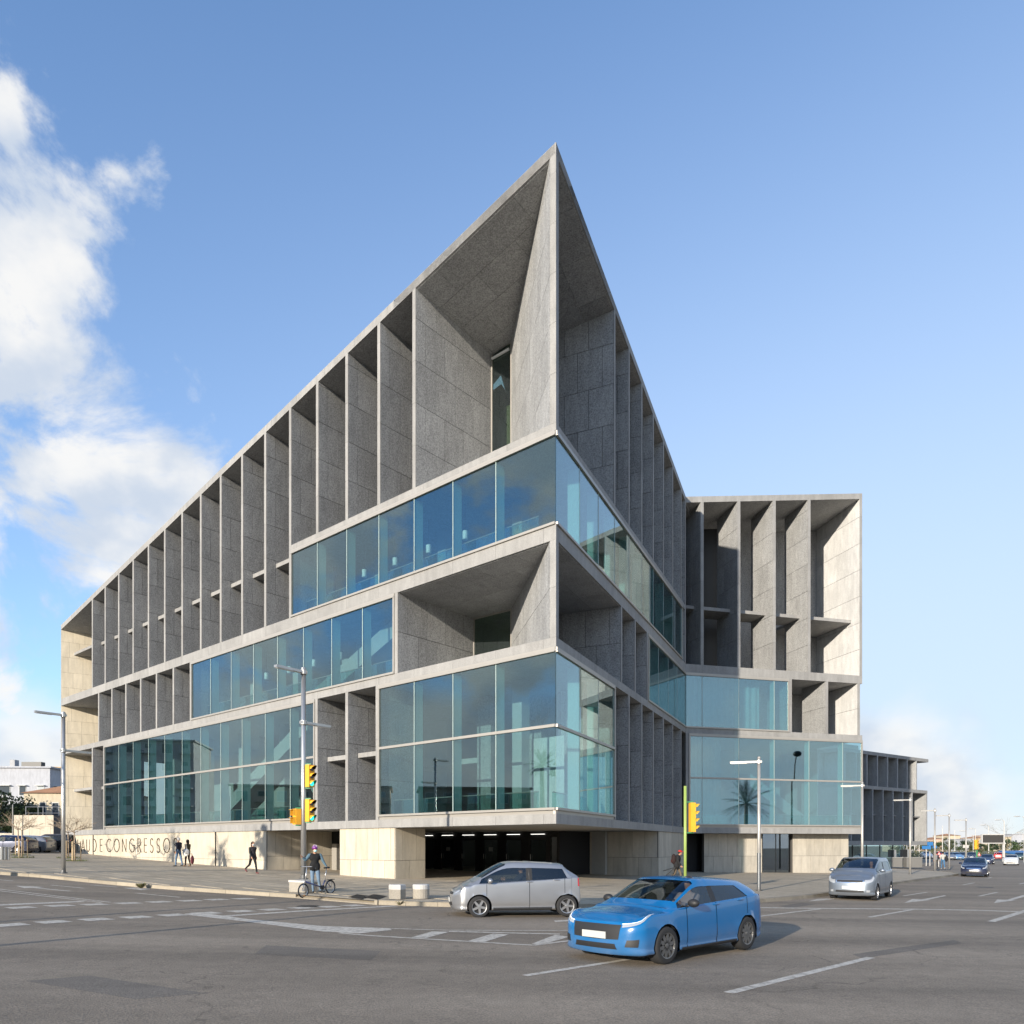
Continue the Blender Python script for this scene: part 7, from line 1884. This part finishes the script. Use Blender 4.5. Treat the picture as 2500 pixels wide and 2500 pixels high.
# dark kiosks and planters under the wing
for k, (x0, x1, y0, Y, lab) in enumerate(((2171, 2184, 2075, 82, 'dark ventilation kiosk left of the pair under the rear wing'), (2201, 2217, 2074, 82, 'dark ventilation kiosk right of the pair under the rear wing'))):
    a, b = P(x0, y0, Y), P(x1, y0, Y); gz_ = G(a.x) + PH; t = thing('vent_kiosk', lab, 'kiosk', ((a.x + b.x) / 2, Y, gz_), group='kiosks under the rear wing')
    m = MB(); m.box(((a.x + b.x) / 2, Y, (a.z + gz_) / 2), (b.x - a.x, .6, a.z - gz_)); m.build('body', DARK_FRAME, t); m = MB(); m.box((b.x - .12, Y - .02, (a.z + gz_) / 2), (.26, .64, a.z - gz_ + .02)); m.build('steel_edge', STEEL, t)
for k, (x0, x1, lab) in enumerate(((2150, 2198, 'low stone planter left of the right hand kiosk'), (2208, 2246, 'low stone planter right of the kiosks'))):
    a, b = P(x0, 2094, 80), P(x1, 2094, 80); gz_ = G(a.x) + PH; t = thing('stone_planter', lab, 'planter', ((a.x + b.x) / 2, 80, gz_), group='planters under the rear wing')
    m = MB(); m.box(((a.x + b.x) / 2, 80, (a.z + gz_) / 2), (b.x - a.x, .9, a.z - gz_)); m.build('body', plain('planter_stone_shade', (.17, .165, .155), .8), t); m = MB(); m.box(((a.x + b.x) / 2, 80, a.z + .03), (b.x - a.x + .1, 1.0, .06)); m.build('coping', GRANITE_EDGE, t)  # body colour darkened: the hall's shadow is put into the stone
# blue market canopy at the right edge
a = P(2470, 2082, 150); t = thing('blue_canopy', 'bright blue canopy at the right edge behind the far cars', 'canopy', (a.x + 2, 150, -.9)); m = MB(); m.hexa([(a.x, 148, a.z - .4), (a.x + 6, 148, a.z - .4), (a.x + 6, 154, a.z + .1), (a.x, 154, a.z + .1)], [(a.x, 148, a.z - .1), (a.x + 6, 148, a.z - .1), (a.x + 6, 154, a.z + .4), (a.x, 154, a.z + .4)]); m.build('cover', S_BLUE, t)
for dx_ in (.3, 5.7): m = MB(); m.tube([(a.x + dx_, 148.3, -.9), (a.x + dx_, 148.3, a.z - .3)], .07, 6); m.build('post', STEEL, t)

# ================================================================== paving slabs near the entrance
sl_rects = []
for i in range(-4, 26):
    for j in range(-16, 4):
        off = .8 if j % 2 else 0
        sl_rects.append((i * 1.6 + off, j * .8, i * 1.6 + off + 1.6, j * .8 + .8))
outer = [(p.x, p.y) for p in kerb_l[2:] + kerb_r[:9]]
def in_pav(x, y):
    c = False; pts = pav_poly; j = len(pts) - 1
    for i in range(len(pts)):
        if (pts[i][1] > y) != (pts[j][1] > y) and x < (pts[j][0] - pts[i][0]) * (y - pts[i][1]) / (pts[j][1] - pts[i][1]) + pts[i][0]: c = not c
        j = i
    return c
cand = []
for (u0, v0, u1, v1) in sl_rects:
    q = [FL(u, v, 0) for u, v in ((u0, v0), (u1, v0), (u1, v1), (u0, v1))]
    q2 = [FL(u, v, 0) for u, v in ((u0 - .3, v0 - .3), (u1 + .3, v0 - .3), (u1 + .3, v1 + .3), (u0 - .3, v1 + .3))]
    if all(in_pav(p.x, p.y) for p in q2): cand.append((sum((p.y for p in q)) / 4, (u0, v0, u1, v1)))
cand.sort()
PINV = Matrix.Identity(4)
for _, (u0, v0, u1, v1) in cand[:290]:
    g = .006; q = [FL(u, v, 0) for u, v in ((u0 + g, v0 + g), (u1 - g, v0 + g), (u1 - g, v1 - g), (u0 + g, v1 - g))]
    jz = random.uniform(-.0025, .0025); m = MB()
    m.hexa([Vector((p.x, p.y, G(p.x) + PH - .05)) for p in q], [Vector((p.x, p.y, G(p.x) + PH + jz)) for p in q]); m.build('paving_slab', PAVING, pavement)

for o in bpy.data.objects:
    if 'wloc' in o: del o['wloc']
